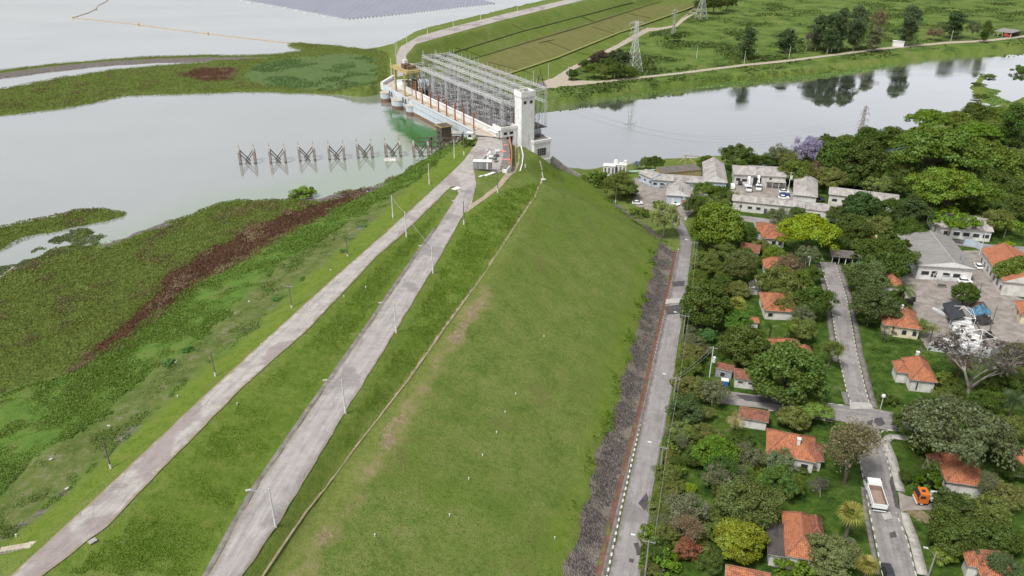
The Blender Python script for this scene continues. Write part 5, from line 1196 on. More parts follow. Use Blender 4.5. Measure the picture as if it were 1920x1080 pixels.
def crown(kind, seed, nl=60, per=95, leaf=.34, rad=5.0, hgt=4.2, spread=.55):
    """leaf clumps spread through the volume of the crown; returns a mesh centred on the crown"""
    g_ = np.random.default_rng(seed); Pts, Nrm, Tin = [], [], []
    cs = []
    k = 0
    while len(cs) < nl and k < nl * 60:
        k += 1
        d = g_.normal(size=3); d /= np.linalg.norm(d)
        if kind in ('round', 'broad', 'airy'):
            if d[2] < -.45: continue
            rr = g_.uniform(.45, .92) ** (1 if kind == 'airy' else .5); wob = 1 + .22 * math.sin(3 * math.atan2(d[1], d[0]) + seed) + .12 * math.sin(5 * math.atan2(d[1], d[0]) + 2 * seed)
            if kind == 'round': wob = 1 + .07 * math.sin(3 * math.atan2(d[1], d[0]) + seed)
            c = np.array([d[0] * rad * rr * wob, d[1] * rad * rr * wob, d[2] * hgt * rr * (1 + .15 * math.sin(seed + 2.0 * math.atan2(d[1], d[0])))])
        elif kind == 'umbrella':
            a = g_.uniform(0, 2 * math.pi); q = math.sqrt(g_.uniform(0, 1)) * (1 + .15 * math.sin(3 * a + seed)); c = np.array([rad * q * math.cos(a), rad * q * math.sin(a), hgt * (.75 * (1 - q * q) - .25) + g_.normal() * .25 - (g_.uniform() < .35) * g_.uniform(.3, 1.2) * q])
        elif kind == 'cone':
            u = g_.uniform(0, 1) ** 1.3; a = g_.uniform(0, 2 * math.pi); q = (1 - u) ** .75 * .82 + .05; c = np.array([rad * q * math.cos(a), rad * q * math.sin(a), hgt * (2 * u - 1)])
        elif kind == 'tall':
            u = g_.uniform(-1, 1); a = g_.uniform(0, 2 * math.pi); q = math.sqrt(max(0, 1 - u * u)) * g_.uniform(.3, 1.0) * (.7 + .3 * math.sin(4 * u + seed + a)); c = np.array([rad * q * math.cos(a), rad * q * math.sin(a), hgt * u])
        elif kind == 'shrub':
            a = g_.uniform(0, 2 * math.pi); q = math.sqrt(g_.uniform(0, 1)); c = np.array([rad * q * math.cos(a), rad * q * math.sin(a), hgt * (.55 * (1 - q * q)) + g_.uniform(-.4, .15) * hgt])
        cs.append(c)
    lr0 = rad * spread * {'round': .42, 'broad': .44, 'airy': .36, 'umbrella': .34, 'cone': .20, 'tall': .48, 'shrub': .5}[kind]
    for c in cs:
        n = max(10, int(per * g_.uniform(.6, 1.35))); lr = lr0 * g_.uniform(.45, 1.45)
        d = g_.normal(size=(n, 3)); d[:, 2] = d[:, 2] * .8 + .35; d /= np.linalg.norm(d, axis=1)[:, None]
        flat_ = .45 if kind == 'umbrella' else (.75 if kind != 'tall' else .9)
        p = c + d * lr * g_.uniform(.55, 1.08, (n, 1)) * np.array([1, 1, flat_])
        nr = d * .75 + g_.normal(size=(n, 3)) * .5 + np.array([0, 0, .25])
        Pts.append(p); Nrm.append(nr); tb = g_.uniform(.25, .75); Tin.append(np.clip(tb + g_.normal(size=n) * .16, 0, 1))
    Pts = np.concatenate(Pts); Nrm = np.concatenate(Nrm); Tin = np.concatenate(Tin)
    V, Q = quads(Pts, Nrm, leaf, g_)
    return np_mesh('crown', V, Q, M['leaf'], {'tint': ('FACE', Tin)}), cs

def limb(b, p, q, r0, r1, n=5, m=0): b.tube(p, q, r0, r1, n, m, cap=False)
def trunk_mesh(cs, H, rad, seed, r=.28, nb=9, mat='bark', multi=1):
    """tapered trunk with limbs reaching the leaf clumps; origin at the base, crown centre at height H"""
    g_ = random.Random(seed); b = MB()
    for mth in range(multi):
        ox, oy = (0, 0) if multi == 1 else (g_.uniform(-.5, .5), g_.uniform(-.5, .5))
        fork = Vector((ox * 2 + g_.uniform(-.4, .4), oy * 2 + g_.uniform(-.4, .4), H * .55)); mid = Vector((ox * 1.3, oy * 1.3, H * .25))
        limb(b, (ox, oy, -.4), mid, r * 1.25, r, 7); limb(b, mid, fork, r, r * .8, 7)
        for c in g_.sample(list(cs), min(nb, len(cs))):
            e = Vector((c[0], c[1], c[2] + H)); k = fork.lerp(e, .5) + Vector((g_.uniform(-.3, .3), g_.uniform(-.3, .3), g_.uniform(.1, .7)))
            limb(b, fork, k, r * .5, r * .28); limb(b, k, e, r * .28, r * .07, 4)
    return b.mesh('trunk', M[mat], True)

def bare_mesh(seed, H, rad, mat, depth=5, r0=.3, up=.35):
    g_ = random.Random(seed); b = MB(); tips = []
    def grow(p, d, L, r, k):
        q = p + d * L; limb(b, p, q, r, r * .68, 6 if k < 2 else 4)
        if k >= depth: tips.append(q); return
        for j in range(2 if g_.random() < .55 else 3):
            nd = (d + Vector((g_.uniform(-1, 1), g_.uniform(-1, 1), g_.uniform(-.5, .6) + up * .4)) * .75).normalized()
            grow(q, nd, L * g_.uniform(.66, .9), r * .66, k + 1)
    grow(Vector((0, 0, -.3)), Vector((.05, .05, 1)), H * .28, r0, 0)
    return b.mesh('trunk', M[mat], True), tips

def twig_crown(tips, seed, H, per=24, sz=.13, spread=.9, leaf_n=6, leafs=.3):
    """fine bare twigs and a few leaves round the branch tips"""
    g_ = np.random.default_rng(seed); Pt = np.array([tuple(t) for t in tips]); P0 = np.repeat(Pt, per, axis=0); n = len(P0)
    d = g_.normal(size=(n, 3)); d[:, 2] += .3; d /= np.linalg.norm(d, axis=1)[:, None]
    L = spread * g_.uniform(.4, 1.2, (n, 1)); sd = np.cross(d, g_.normal(size=(n, 3))); sd /= np.linalg.norm(sd, axis=1)[:, None]
    w_ = .022
    V = np.stack([P0 - sd * w_, P0 + d * L - sd * w_ * .5, P0 + d * L + sd * w_ * .5, P0 + sd * w_], 1).reshape(-1, 3); Q = np.arange(4 * n).reshape(-1, 4); tin = g_.uniform(.2, .8, n)
    if leaf_n:
        PL = np.repeat(Pt, leaf_n, axis=0) + g_.normal(size=(len(Pt) * leaf_n, 3)) * spread * .6
        V2, Q2 = quads(PL, g_.normal(size=PL.shape) + np.array([0, 0, .6]), leafs, g_); Q = np.vstack([Q, Q2 + len(V)]); V = np.vstack([V, V2]); tin = np.r_[tin, g_.uniform(.2, .9, len(Q2))]
    return np_mesh('crown', V, Q, M['leaf'], {'tint': ('FACE', tin)})

def palm_meshes(kind, seed, H):
    g_ = np.random.default_rng(seed); b = MB()
    for k in range(6): b.tube((0, 0, -.3 + k * H / 6), (0, 0, -.3 + (k + 1) * H / 6), .24 - .015 * k, .225 - .015 * k, 8, cap=False)
    tr = b.mesh('trunk', M['bark'], True); V, Q, T = [], [], []
    nf = 22 if kind == 'feather' else 30
    for f in range(nf):
        a = f * 2.399 + g_.uniform(-.2, .2); el = g_.uniform(-.15, 1.15) if kind == 'feather' else 1.05 - 1.5 * ((f + .5) / nf) + g_.uniform(-.15, .15)
        out = np.array([math.cos(a), math.sin(a), 0]); side = np.array([-math.sin(a), math.cos(a), 0]); tb = g_.uniform(.2, .85)
        if kind == 'feather':
            L = g_.uniform(2.6, 3.4); pr = np.array([0, 0, 0.]); ns_ = 13
            for k in range(ns_):
                u = (k + .5) / ns_; e = el - 1.7 * u * u; p = pr + (out * math.cos(e) + np.array([0, 0, math.sin(e)])) * L / ns_
                for sg in (-1, 1):
                    l2 = .85 * math.sin(math.pi * min(1, u * .9 + .12)) + .1; tip = p + side * sg * l2 * .8 + out * l2 * .45 - np.array([0, 0, l2 * (.35 + .3 * u)])
                    wv = (p - pr) * .40; i = len(V); V += [pr, pr + wv * 1.6, tip + wv * .3, tip]; Q.append((i, i + 1, i + 2, i + 3)); T.append(np.clip(tb + g_.normal() * .12, 0, 1))
                pr = p
        else:
            e = el; base = (out * math.cos(e) + np.array([0, 0, math.sin(e)])) * .45
            up = np.cross(side, out * math.cos(e) + np.array([0, 0, math.sin(e)]))
            for k in range(13):
                an = (k - 6) / 6 * 1.8; dd = (base / .45) * math.cos(an) + side * math.sin(an); tip = base + dd * 1.2 * (1 - .12 * abs(an)) - np.array([0, 0, .28]); wv = np.cross(dd, up) * .075
                mid = base + dd * .6; i = len(V); V += [base, mid - wv, tip, mid + wv]; Q.append((i, i + 1, i + 2, i + 3)); T.append(np.clip(tb + g_.normal() * .12, 0, 1))
    return tr, np_mesh('crown', np.array(V), np.array(Q), M['leaf'], {'tint': ('FACE', np.array(T))})

# prototypes: (crown mesh, trunk mesh, crown centre height, crown radius, crown half height)
PROTO = {}
def proto(key, kind, seed, H, rad, hgt, trunk=.28, nb=9, mat='bark', multi=1, **k):
    cm, cs = crown(kind, seed, rad=rad, hgt=hgt, **k); tm = trunk_mesh(cs, H, rad, seed, trunk, nb, mat, multi)
    PROTO.setdefault(key, []).append((cm, tm, H, rad, hgt))
for i in range(2): proto('round', 'round', 3 + i, 5.0, 5.0, 4.4, .35, 6, nl=135, per=190, leaf=.225, spread=.5)
for i in range(3): proto('broad', 'broad', 13 + i, 5.2, 5.0, 3.9, .28, 10, nl=84, per=200, leaf=.185)
for i in range(2): proto('airy', 'airy', 23 + i, 5.0, 5.0, 3.9, .22, 26, 'barkpale', nl=90, per=100, leaf=.165)
for i in range(2): proto('umbrella', 'umbrella', 33 + i, 6.5, 6.5, 3.2, .3, 14, nl=125, per=160, leaf=.20)
for i in range(2): proto('flat', 'umbrella', 43 + i, 4.2, 4.5, 1.0, .16, 10, 'barkpale', nl=34, per=60, leaf=.26)
for i in range(2): proto('tall', 'tall', 53 + i, 9.5, 5.2, 6.6, .32, 12, 'barkpale', nl=70, per=190, leaf=.23)
proto('cone', 'cone', 63, 3.0, 2.6, 3.1, .18, 4, nl=240, per=80, leaf=.13)
for i in range(2): proto('shrub', 'shrub', 73 + i, 1.2, 2.4, 2.2, .10, 6, multi=2, nl=24, per=70, leaf=.22)
for i in range(2):
    tm, tips = bare_mesh(83 + i, 9.5, 5, 'barkpale', 5, .30); PROTO.setdefault('bare', []).append((twig_crown(tips, 83 + i, 9, 16, leaf_n=3, spread=1.1), tm, 0, 5.0, 5.0))
for i in range(2):
    tm, tips = bare_mesh(93 + i, 8.5, 4.5, 'bark', 6, .26, up=.8); PROTO.setdefault('twiggy', []).append((twig_crown(tips, 93 + i, 9, 16, leaf_n=24, leafs=.13, spread=1.0), tm, 0, 4.5, 4.5))
for i in range(2): tm, cm = palm_meshes('feather', 103 + i, 6.0); PROTO.setdefault('palm', []).append((cm, tm, 5.8, 3.2, 2.0))
tm, cm = palm_meshes('fan', 113, 4.2); PROTO['fan'] = [(cm, tm, 4.0, 1.75, 2.0)]

DG = (.040, .064, .013); MG = (.060, .092, .016); OG = (.078, .095, .026); BG = (.062, .108, .014); YG = (.112, .160, .014); LG = (.090, .120, .034)
GY = (.078, .090, .046); BR = (.100, .085, .046); PU = (.150, .140, .185); RU = (.140, .066, .036); EU = (.040, .062, .026); BK = (.060, .052, .046); PY = (.13, .135, .034)
_cnt = {}
NAMES = {'round': 'round_tree', 'broad': 'broadleaf_tree', 'airy': 'open_crowned_tree', 'umbrella': 'umbrella_tree', 'flat': 'flat_crowned_tree', 'tall': 'eucalyptus_tree', 'cone': 'conical_shrub', 'shrub': 'shrub', 'bare': 'bare_tree', 'twiggy': 'twiggy_tree', 'palm': 'feather_palm', 'fan': 'fan_palm'}
CATS = {'palm': 'palm', 'fan': 'palm', 'cone': 'shrub', 'shrub': 'shrub'}
TREEPOS = []
def tree(kind, px, py, w_, col, label, group=None, hs=1.0, zb=None):
    """crown centre and crown width as seen in the photo; hs stretches the height"""
    k = _cnt.get(kind, 0); _cnt[kind] = k + 1
    cm, tm, H, rad, hgt = PROTO[kind][k % len(PROTO[kind])]
    h = 5.0
    for _ in range(6):
        x, y, z = G(px, py, h); sc = 1.10 * w_ / 2 * depth_of(x, y, z + h) / F / rad; h = (H if H else 5.0) * sc * hs
    if zb is not None: z = zb
    t = thing(NAMES[kind], label, CATS.get(kind, 'tree'), (x, y, z - .05), random.uniform(0, 6.28), group)
    t.scale = (sc, sc, sc * hs)
    o = link('trunk', tm, t); c = link('crown', cm, t, (0, 0, H if H else 0))
    j = 1 + .10 * (((k * 37) % 11) / 5 - 1); c.color = (col[0] * j, col[1], col[2] * j, 1)
    TREEPOS.append((x, y, rad * sc)); return t
T = tree
# ------------------------------------------------------------------ trees, one by one
# by the works yard and the river bank
T('shrub', 1119, 336, 46, MG, 'wide green bush at the foot of the dam slope nearest the white blocks')
T('broad', 1163, 346, 52, OG, 'olive tree at the dam foot beside the paved works yard')
T('shrub', 1182, 362, 26, DG, 'small dark bush on the works yard corner by the dam foot')
T('shrub', 1199, 398, 28, MG, 'round green bush between the dam toe and the parked white car')
T('broad', 1229, 305, 28, DG, 'dark green tree behind the angled blue workshop wing')
T('broad', 1212, 305, 22, MG, 'small green tree left of the dark one behind the blue workshop')
T('airy', 1195, 308, 17, PU, 'small purple flowering tree at the water edge')
T('broad', 1325, 304, 28, MG, 'green tree between the yellow depot and the tall gabled shed')
T('broad', 1381, 295, 50, DG, 'dark tree behind the white workshop ridge')
T('broad', 1408, 300, 34, DG, 'dark tree at the right end behind the white workshop', hs=.8)
T('airy', 1460, 291, 46, GY, 'greyish tree before the large purple one on the bank')
T('broad', 1443, 300, 28, DG, 'dark round tree left of the greyish bank tree')
T('broad', 1482, 303, 36, OG, 'olive tree below the purple flowering crown')
T('airy', 1517, 282, 58, PU, 'large purple flowering tree on the river bank', hs=1.2)
T('broad', 1495, 323, 48, MG, 'green tree behind the small gabled shed')
T('broad', 1552, 271, 40, DG, 'dark bank tree right of the large purple crown')
T('broad', 1585, 267, 36, MG, 'bank tree just left of the leaning pylon', hs=.9)
T('broad', 1630, 261, 52, DG, 'dark bank tree right of the leaning pylon', hs=.9)
T('broad', 1674, 259, 52, DG, 'dark bank tree next to the pale lawn strip', hs=.9)
T('airy', 1530, 322, 44, BR, 'brownish open tree above the long white store')
T('broad', 1557, 336, 46, OG, 'olive tree right above the ridge of the long white store')
T('round', 1572, 300, 66, DG, 'left half of the big dark mango pair on the lawn', hs=1.15)
T('round', 1622, 306, 76, (.036, .054, .012), 'right half of the big dark mango pair on the lawn', hs=1.1)
T('broad', 1605, 337, 36, DG, 'small dark tree at the foot of the mango pair')
T('airy', 1643, 345, 60, LG, 'pale green low tree behind the long white store', hs=.7)
T('broad', 1682, 348, 36, DG, 'dark low tree at the right end of the long white store')
T('broad', 1702, 324, 58, DG, 'dark round tree on the lawn edge below the huge flat crowns')
T('airy', 1742, 316, 54, GY, 'grey green tree between the dark round tree and the bright crown')
T('umbrella', 1762, 270, 150, (.058, .088, .017), 'huge flat topped green tree at the edge of the lawn', hs=1.0)
T('umbrella', 1838, 285, 120, MG, 'broad green crown right of the huge flat topped tree')
T('umbrella', 1775, 343, 120, BG, 'bright green wide crowned tree in front of the wood', hs=1.15)
T('broad', 1838, 372, 66, MG, 'mid green tree right of the bright wide crowned one')
T('broad', 1872, 352, 66, DG, 'dark tree below the river track of the wood, right side')
T('umbrella', 1908, 345, 70, MG, 'green crown at the photo edge above the long classroom')
T('airy', 1893, 300, 66, OG, 'olive crown at the photo edge above the wood')
T('tall', 1900, 232, 58, DG, 'tall dark tree at the photo edge by the river', hs=.85)
T('umbrella', 1742, 220, 64, BG, 'open layered tree standing out against the water', hs=1.2)
T('umbrella', 1793, 222, 64, MG, 'layered tree right of the one standing against the water')
T('broad', 1833, 217, 52, DG, 'dark tree in the wood close to the river islet')
T('umbrella', 1838, 243, 66, BG, 'bright crown in the middle of the wood by the river')
T('broad', 1866, 220, 44, MG, 'green tree between the dark crowns near the islet')
T('airy', 1772, 386, 34, BR, 'brownish small tree in front of the bright wide crown')
T('broad', 1738, 384, 48, DG, 'dark tree left of the brownish small tree')
T('broad', 1806, 385, 40, DG, 'dark undergrowth tree behind the flat crowned street trees')
T('broad', 1858, 392, 46, DG, 'dark tree above the right end of the long classroom')
T('broad', 1905, 392, 50, DG, 'dark tree over the top street at the photo edge')
T('flat', 1786, 407, 84, BG, 'flat bright crowned street tree before the long classroom')
T('flat', 1826, 419, 46, OG, 'thin olive flat crowned street tree before the long classroom')
T('flat', 1891, 416, 60, BG, 'flat bright crowned street tree right of the long classroom')
T('shrub', 1892, 458, 16, YG, 'tiny yellow green bush at the gable of the orange roofed hall')
# between the works and the village
T('broad', 1321, 362, 42, MG, 'green tree in front of the tall gabled shed, beside the garage')
T('broad', 1346, 364, 34, DG, 'dark tree right of the one before the tall gabled shed')
T('airy', 1368, 368, 32, MG, 'loose green tree at the corner of the white office')
T('broad', 1304, 386, 38, DG, 'dark tree behind the big bright round tree, yard side')
T('airy', 1347, 388, 46, LG, 'pale green tree behind the big bright round tree')
T('shrub', 1237, 383, 22, MG, 'small bush at the toe road bend by the garage')
T('airy', 1247, 407, 58, (.12, .15, .05), 'pale layered tree standing at the bend of the toe road', hs=1.25)
T('round', 1344, 426, 84, (.064, .104, .014), 'big bright green round tree above the toe road', hs=1.05)
T('broad', 1401, 440, 36, DG, 'dark tree between the bright round tree and the orange roof')
T('umbrella', 1518, 425, 92, YG, 'wide yellow green flamboyant tree beside the orange roof', hs=1.2)
T('airy', 1460, 407, 44, GY, 'grey green tree before the wall of the white office')
T('broad', 1494, 402, 28, DG, 'dark small tree left above the yellow green crown')
T('broad', 1572, 403, 36, DG, 'dark tree right above the yellow green crown')
T('round', 1615, 392, 58, (.032, .058, .018), 'dark round tree in front of the long white store', hs=1.1)
T('broad', 1670, 392, 42, DG, 'dark tree at the right corner of the long white store', hs=1.1)
T('tall', 1712, 400, 66, (.034, .052, .018), 'large dark tree left of the flat crowned street trees', hs=.62)
T('broad', 1600, 430, 58, DG, 'dark bushy tree right of the yellow green crown')
T('airy', 1650, 427, 58, OG, 'olive brown tree behind the carport')
T('broad', 1698, 432, 54, DG, 'dark tree at the back corner of the grey roofed hall')
T('broad', 1570, 455, 34, DG, 'dark tree over the left end of the carport')
T('broad', 1610, 458, 34, MG, 'green tree directly above the carport roof', hs=.8)
T('broad', 1323, 492, 44, OG, 'olive round tree beside the toe road above the dark mango')
T('broad', 1306, 518, 28, MG, 'slim green tree squeezed between toe road and olive tree')
T('round', 1320, 573, 80, DG, 'big dark mango tree overhanging the toe road', hs=1.15)
T('broad', 1391, 500, 54, (.055, .075, .022), 'olive dark tree left of the half hidden orange roof', hs=1.15)
T('broad', 1371, 507, 32, OG, 'small olive tree left of the tall olive dark one')
T('broad', 1355, 532, 34, DG, 'dark tree left of the tiny white shed')
T('broad', 1450, 479, 38, BG, 'bright tree just above the half hidden orange roof')
T('airy', 1478, 499, 52, BR, 'brownish tree spreading over the half hidden orange roof')
T('broad', 1459, 526, 60, OG, 'olive tree right of the tiny white shed')
T('broad', 1503, 523, 36, MG, 'green tree right of the olive one by the tiny white shed')
T('airy', 1514, 478, 48, GY, 'grey green tree left of the street head')
T('broad', 1530, 566, 58, DG, 'dark tree at the left kerb of the street, upper block')
T('airy', 1468, 572, 42, OG, 'loose olive tree in front of the orange roof by the palms')
T('broad', 1506, 590, 36, GY, 'grey green tree between the orange roof and the street')
T('fan', 1382, 570, 40, PY, 'yellowish palm clump beside the dark mango')
T('broad', 1381, 602, 50, (.045, .105, .016), 'vivid green tree below the yellowish palm')
T('palm', 1446, 612, 52, DG, 'left one of the two dark palms below the orange roofed house')
T('palm', 1478, 613, 42, MG, 'right one of the two dark palms below the orange roofed house')
T('broad', 1503, 618, 46, OG, 'olive tree right of the two dark palms')
T('round', 1397, 651, 80, DG, 'dark round mango tree above the grey shed', hs=1.0)
T('round', 1480, 703, 120, (.048, .078, .018), 'huge round crowned mango tree above the side street', hs=1.0)
T('twiggy', 1557, 663, 52, OG, 'half bare tree leaning over the street edge')
T('airy', 1327, 628, 32, (.045, .11, .03), 'small fresh green tree below the big dark mango')
T('broad', 1296, 642, 34, GY, 'grey green tree at the toe road near the upper utility pole')
T('broad', 1299, 663, 40, OG, 'olive tree at the toe road left of the transformer pole')
T('airy', 1322, 657, 22, BR, 'small brownish tree left of the dark round mango')
T('broad', 1370, 683, 24, MG, 'small green tree behind the grey shed')
T('broad', 1288, 690, 38, MG, 'green tree beside the toe road below the transformer pole')
T('broad', 1296, 729, 46, OG, 'olive bushy tree at the toe road next to the side street end')
T('airy', 1338, 735, 56, GY, 'grey open tree at the blind end of the side street')
T('broad', 1288, 768, 56, (.040, .062, .022), 'dark grey green tree beside the toe road below the side street')
T('airy', 1327, 774, 28, LG, 'pale small tree right of the dark grey green one')
T('palm', 1380, 786, 42, (.13, .125, .05), 'drooping yellowish palm in front of the weathered shed')
T('round', 1489, 783, 52, OG, 'round olive bush right of the weathered shed', hs=.8)
T('umbrella', 1524, 762, 60, (.085, .15, .03), 'light green spreading tree at the side street corner')
T('airy', 1281, 811, 50, LG, 'pale leafed tree beside the toe road above the grey twigs')
T('broad', 1316, 812, 40, OG, 'olive tree right of the pale leafed tree')
T('twiggy', 1277, 833, 34, GY, 'grey twiggy small tree beside the toe road')
T('broad', 1342, 846, 66, BG, 'bright green tree in the middle of the lower thicket')
T('broad', 1302, 856, 40, DG, 'dark tree between toe road and the bright green thicket tree')
T('broad', 1355, 876, 54, (.03, .07, .014), 'dark green tree under the bright thicket tree')
T('airy', 1404, 857, 56, GY, 'grey green open tree left of the big orange hip roof')
T('airy', 1462, 866, 60, (.085, .105, .055), 'pale open tree just below the big orange hip roof')
T('airy', 1378, 888, 46, GY, 'greyish tree in the lower thicket between dark crowns')
T('broad', 1250, 891, 42, OG, 'olive tree at the toe road by the lower lamp arm')
T('airy', 1256, 926, 44, OG, 'thin olive tree at the toe road below the lamp arm')
T('broad', 1290, 918, 26, YG, 'small yellow green tree near the toe road')
T('airy', 1285, 957, 78, (.095, .098, .060), 'grey olive tree with pale branches near the toe road')
T('twiggy', 1287, 993, 74, BR, 'half bare brownish tree near the lowest utility pole', hs=.8)
T('airy', 1289, 1029, 50, RU, 'rust brown dying tree near the lowest utility pole')
T('shrub', 1222, 1003, 42, BG, 'bright broad leafed bush overhanging the toe road')
T('shrub', 1237, 1052, 60, BG, 'large bright leafy bush at the lowest utility pole')
T('broad', 1404, 950, 100, (.055, .080, .022), 'large dark olive tree left of the slate roof house', hs=.95)
T('round', 1387, 1012, 80, (.092, .125, .014), 'yellow green round tree left of the slate lean-to', hs=.95)
T('airy', 1347, 893, 54, GY, 'grey twiggy tree in the lower thicket above the shaded lawn')
T('broad', 1458, 905, 60, (.05, .085, .02), 'green tree below the big orange roof, right of the thicket')
T('broad', 1436, 897, 24, YG, 'small yellowish tree in the lower thicket')
T('bare', 1541, 918, 54, BK, 'pale bare shrub tree left of the leaning trunk', hs=.6)
T('shrub', 1492, 1056, 60, BG, 'broad leafed bush in front of the slate roof house')
T('broad', 1531, 1040, 46, OG, 'olive tree at the right corner of the slate roof house')
# right of the street
T('twiggy', 1597, 852, 128, BR, 'big brown feathery tree with a leaning pale trunk at the street', hs=.9)
T('fan', 1597, 962, 58, PY, 'yellow green fan palm left of the white truck')
T('fan', 1628, 1058, 46, PY, 'yellow green fan palm at the lower street kerb')
T('broad', 1558, 1043, 84, (.085, .10, .04), 'vine covered tree beside the lower street', hs=.9)
T('broad', 1592, 1028, 36, GY, 'greyish small tree right of the vine covered tree')
T('cone', 1745, 897, 54, (.042, .076, .008), 'pointed bright green conifer bush above the orange truck')
T('cone', 1729, 829, 46, (.045, .070, .010), 'rounded golden green conifer bush near the corner lawn', hs=.75)
T('broad', 1700, 893, 24, DG, 'small dark bush left of the pointed conifer')
T('broad', 1794, 958, 72, (.036, .054, .014), 'large dark green tree right of the orange truck')
T('broad', 1792, 1000, 84, DG, 'dark green tree below the orange truck')
T('broad', 1766, 1004, 42, (.038, .052, .016), 'dark low tree at the bare soil patch')
T('airy', 1853, 964, 88, OG, 'olive tree with pale branches at the right edge above the photo corner')
T('broad', 1866, 1012, 72, DG, 'dark tree above the corner house roof')
T('airy', 1769, 1042, 42, (.11, .16, .03), 'light green thin young tree by the street lamp')
T('tall', 1868, 1066, 84, (.034, .055, .020), 'dark feathery pine in front of the corner house', hs=.5)
T('airy', 1888, 930, 66, OG, 'olive scrubby tree below the gabled house at the photo edge')
T('twiggy', 1846, 915, 56, GY, 'grey twigs spreading over the large hip roof')
T('umbrella', 1796, 795, 160, (.062, .075, .036), 'huge grey green spreading tree above the large hip roofed house', hs=1.25)
T('broad', 1868, 828, 52, DG, 'dark tree between the huge grey crown and the edge house')
T('airy', 1896, 803, 62, OG, 'olive crown above the gabled house at the photo edge')
T('bare', 1829, 700, 150, BK, 'large leafless pale branched tree below the white wall', hs=.8)
T('shrub', 1762, 713, 52, MG, 'green bush against the right side of the lawn house')
T('shrub', 1667, 749, 28, DG, 'small dark bush beside the white globe lamp')
T('palm', 1904, 749, 62, (.03, .045, .02), 'dark palm at the photo edge right of the leafless tree')
T('broad', 1873, 720, 60, DG, 'dark tree behind the leafless branches')
T('bare', 1593, 838, 26, BK, 'bare sapling at the street corner', hs=1.2)
T('broad', 1700, 795, 44, DG, 'dark tree at the corner of the street crossing')
T('broad', 1627, 520, 66, (.05, .08, .025), 'grey green round tree left of the half hidden chimney house')
T('broad', 1660, 482, 88, DG, 'large dark tree left of the grey roofed hall', hs=.9)
T('palm', 1696, 541, 52, DG, 'dark feather palm at the edge of the depot yard')
T('airy', 1674, 524, 32, OG, 'olive tree between the chimney house and the palm')
T('broad', 1640, 573, 82, (.038, .056, .018), 'wide dark tree between the street and the cream house', hs=.8)
T('airy', 1629, 597, 30, MG, 'thin green tree below the wide dark tree at the kerb')
T('broad', 1676, 562, 40, DG, 'dark tree behind the chimney of the cream house')
T('airy', 1727, 612, 38, LG, 'pale bushy tree at the right wall of the cream house')
T('palm', 1750, 616, 34, (.09, .10, .04), 'thin yellowish palm beside the pallet stacks')
T('bare', 1661, 628, 28, BK, 'small whitish leafless tree before the cream porch')
T('round', 1810, 550, 42, DG, 'dark round tree on the island between the two yards')
T('round', 1902, 511, 58, MG, 'green round tree before the long orange roofed hall')
T('twiggy', 1800, 690, 60, BR, 'brownish twiggy tree below the white yard wall', hs=.7)
T('broad', 1906, 660, 40, OG, 'olive tree at the photo edge below the depot yard')
T('broad', 1786, 735, 40, DG, 'dark bush under the leafless pale tree')
T('broad', 1845, 757, 52, DG, 'dark tree between leafless branches and huge grey crown')
T('broad', 1900, 880, 40, DG, 'dark tree at the photo edge left of the gabled wall')
rf = random.Random(21)
for k in range(64):
    u = k / 63; py = 1075 - u * 600; px = np.interp(py, [470, 640, 764, 926, 1077], [1306, 1288, 1272, 1238, 1216]) + rf.uniform(1, 18)
    T(rf.choice(('broad', 'shrub', 'airy')), px, py - 8, rf.uniform(22, 42) * (py + 500) / 1400, rf.choice((DG, MG, OG, OG, GY)), 'bush in the unbroken thicket along the village side of the toe road', 'thicket along the toe road', rf.uniform(.7, 1.1))
for k, (x0, x1, y0, y1, n_) in enumerate(((1330, 1420, 815, 900, 9), (1340, 1480, 880, 930, 9), (1250, 1340, 870, 1060, 9), (1420, 1520, 870, 930, 5), (1775, 1915, 950, 1040, 12), (1770, 1915, 700, 790, 12), (1690, 1915, 370, 420, 8), (1740, 1915, 230, 370, 16), (1590, 1700, 400, 470, 8), (1350, 1530, 460, 600, 9), (1570, 1700, 300, 350, 5), (1400, 1560, 285, 330, 6), (1610, 1700, 500, 600, 4))):
    for q in range(n_):
        T(rf.choice(('broad', 'broad', 'shrub', 'airy')), rf.uniform(x0, x1), rf.uniform(y0, y1), rf.uniform(26, 50), rf.choice((DG, DG, MG, OG, OG)), ('undergrowth bush in the thicket above the big orange hip roof side lawn', 'undergrowth bush in the lower thicket between toe road and slate roof house', 'undergrowth bush among the brownish trees by the toe road bottom', 'undergrowth bush below the big orange hip roof', 'undergrowth bush among the dark trees right of the orange truck', 'undergrowth bush under the leafless pale tree', 'undergrowth bush behind the long classroom', 'undergrowth bush in the wood under the huge flat crowns', 'undergrowth bush around the carport trees', 'undergrowth bush in the upper village gardens', 'undergrowth bush around the mango pair', 'undergrowth bush on the river bank behind the workshops', 'undergrowth bush between street and depot yard')[k], 'undergrowth patch %d' % (k + 1) if False else ('thicket undergrowth', 'lower thicket undergrowth', 'toe road undergrowth', 'house side undergrowth', 'driveway wood undergrowth', 'leafless tree undergrowth', 'classroom undergrowth', 'river wood undergrowth', 'carport undergrowth', 'garden undergrowth', 'mango pair undergrowth', 'river bank undergrowth', 'street side undergrowth')[k], rf.uniform(.6, 1.0))
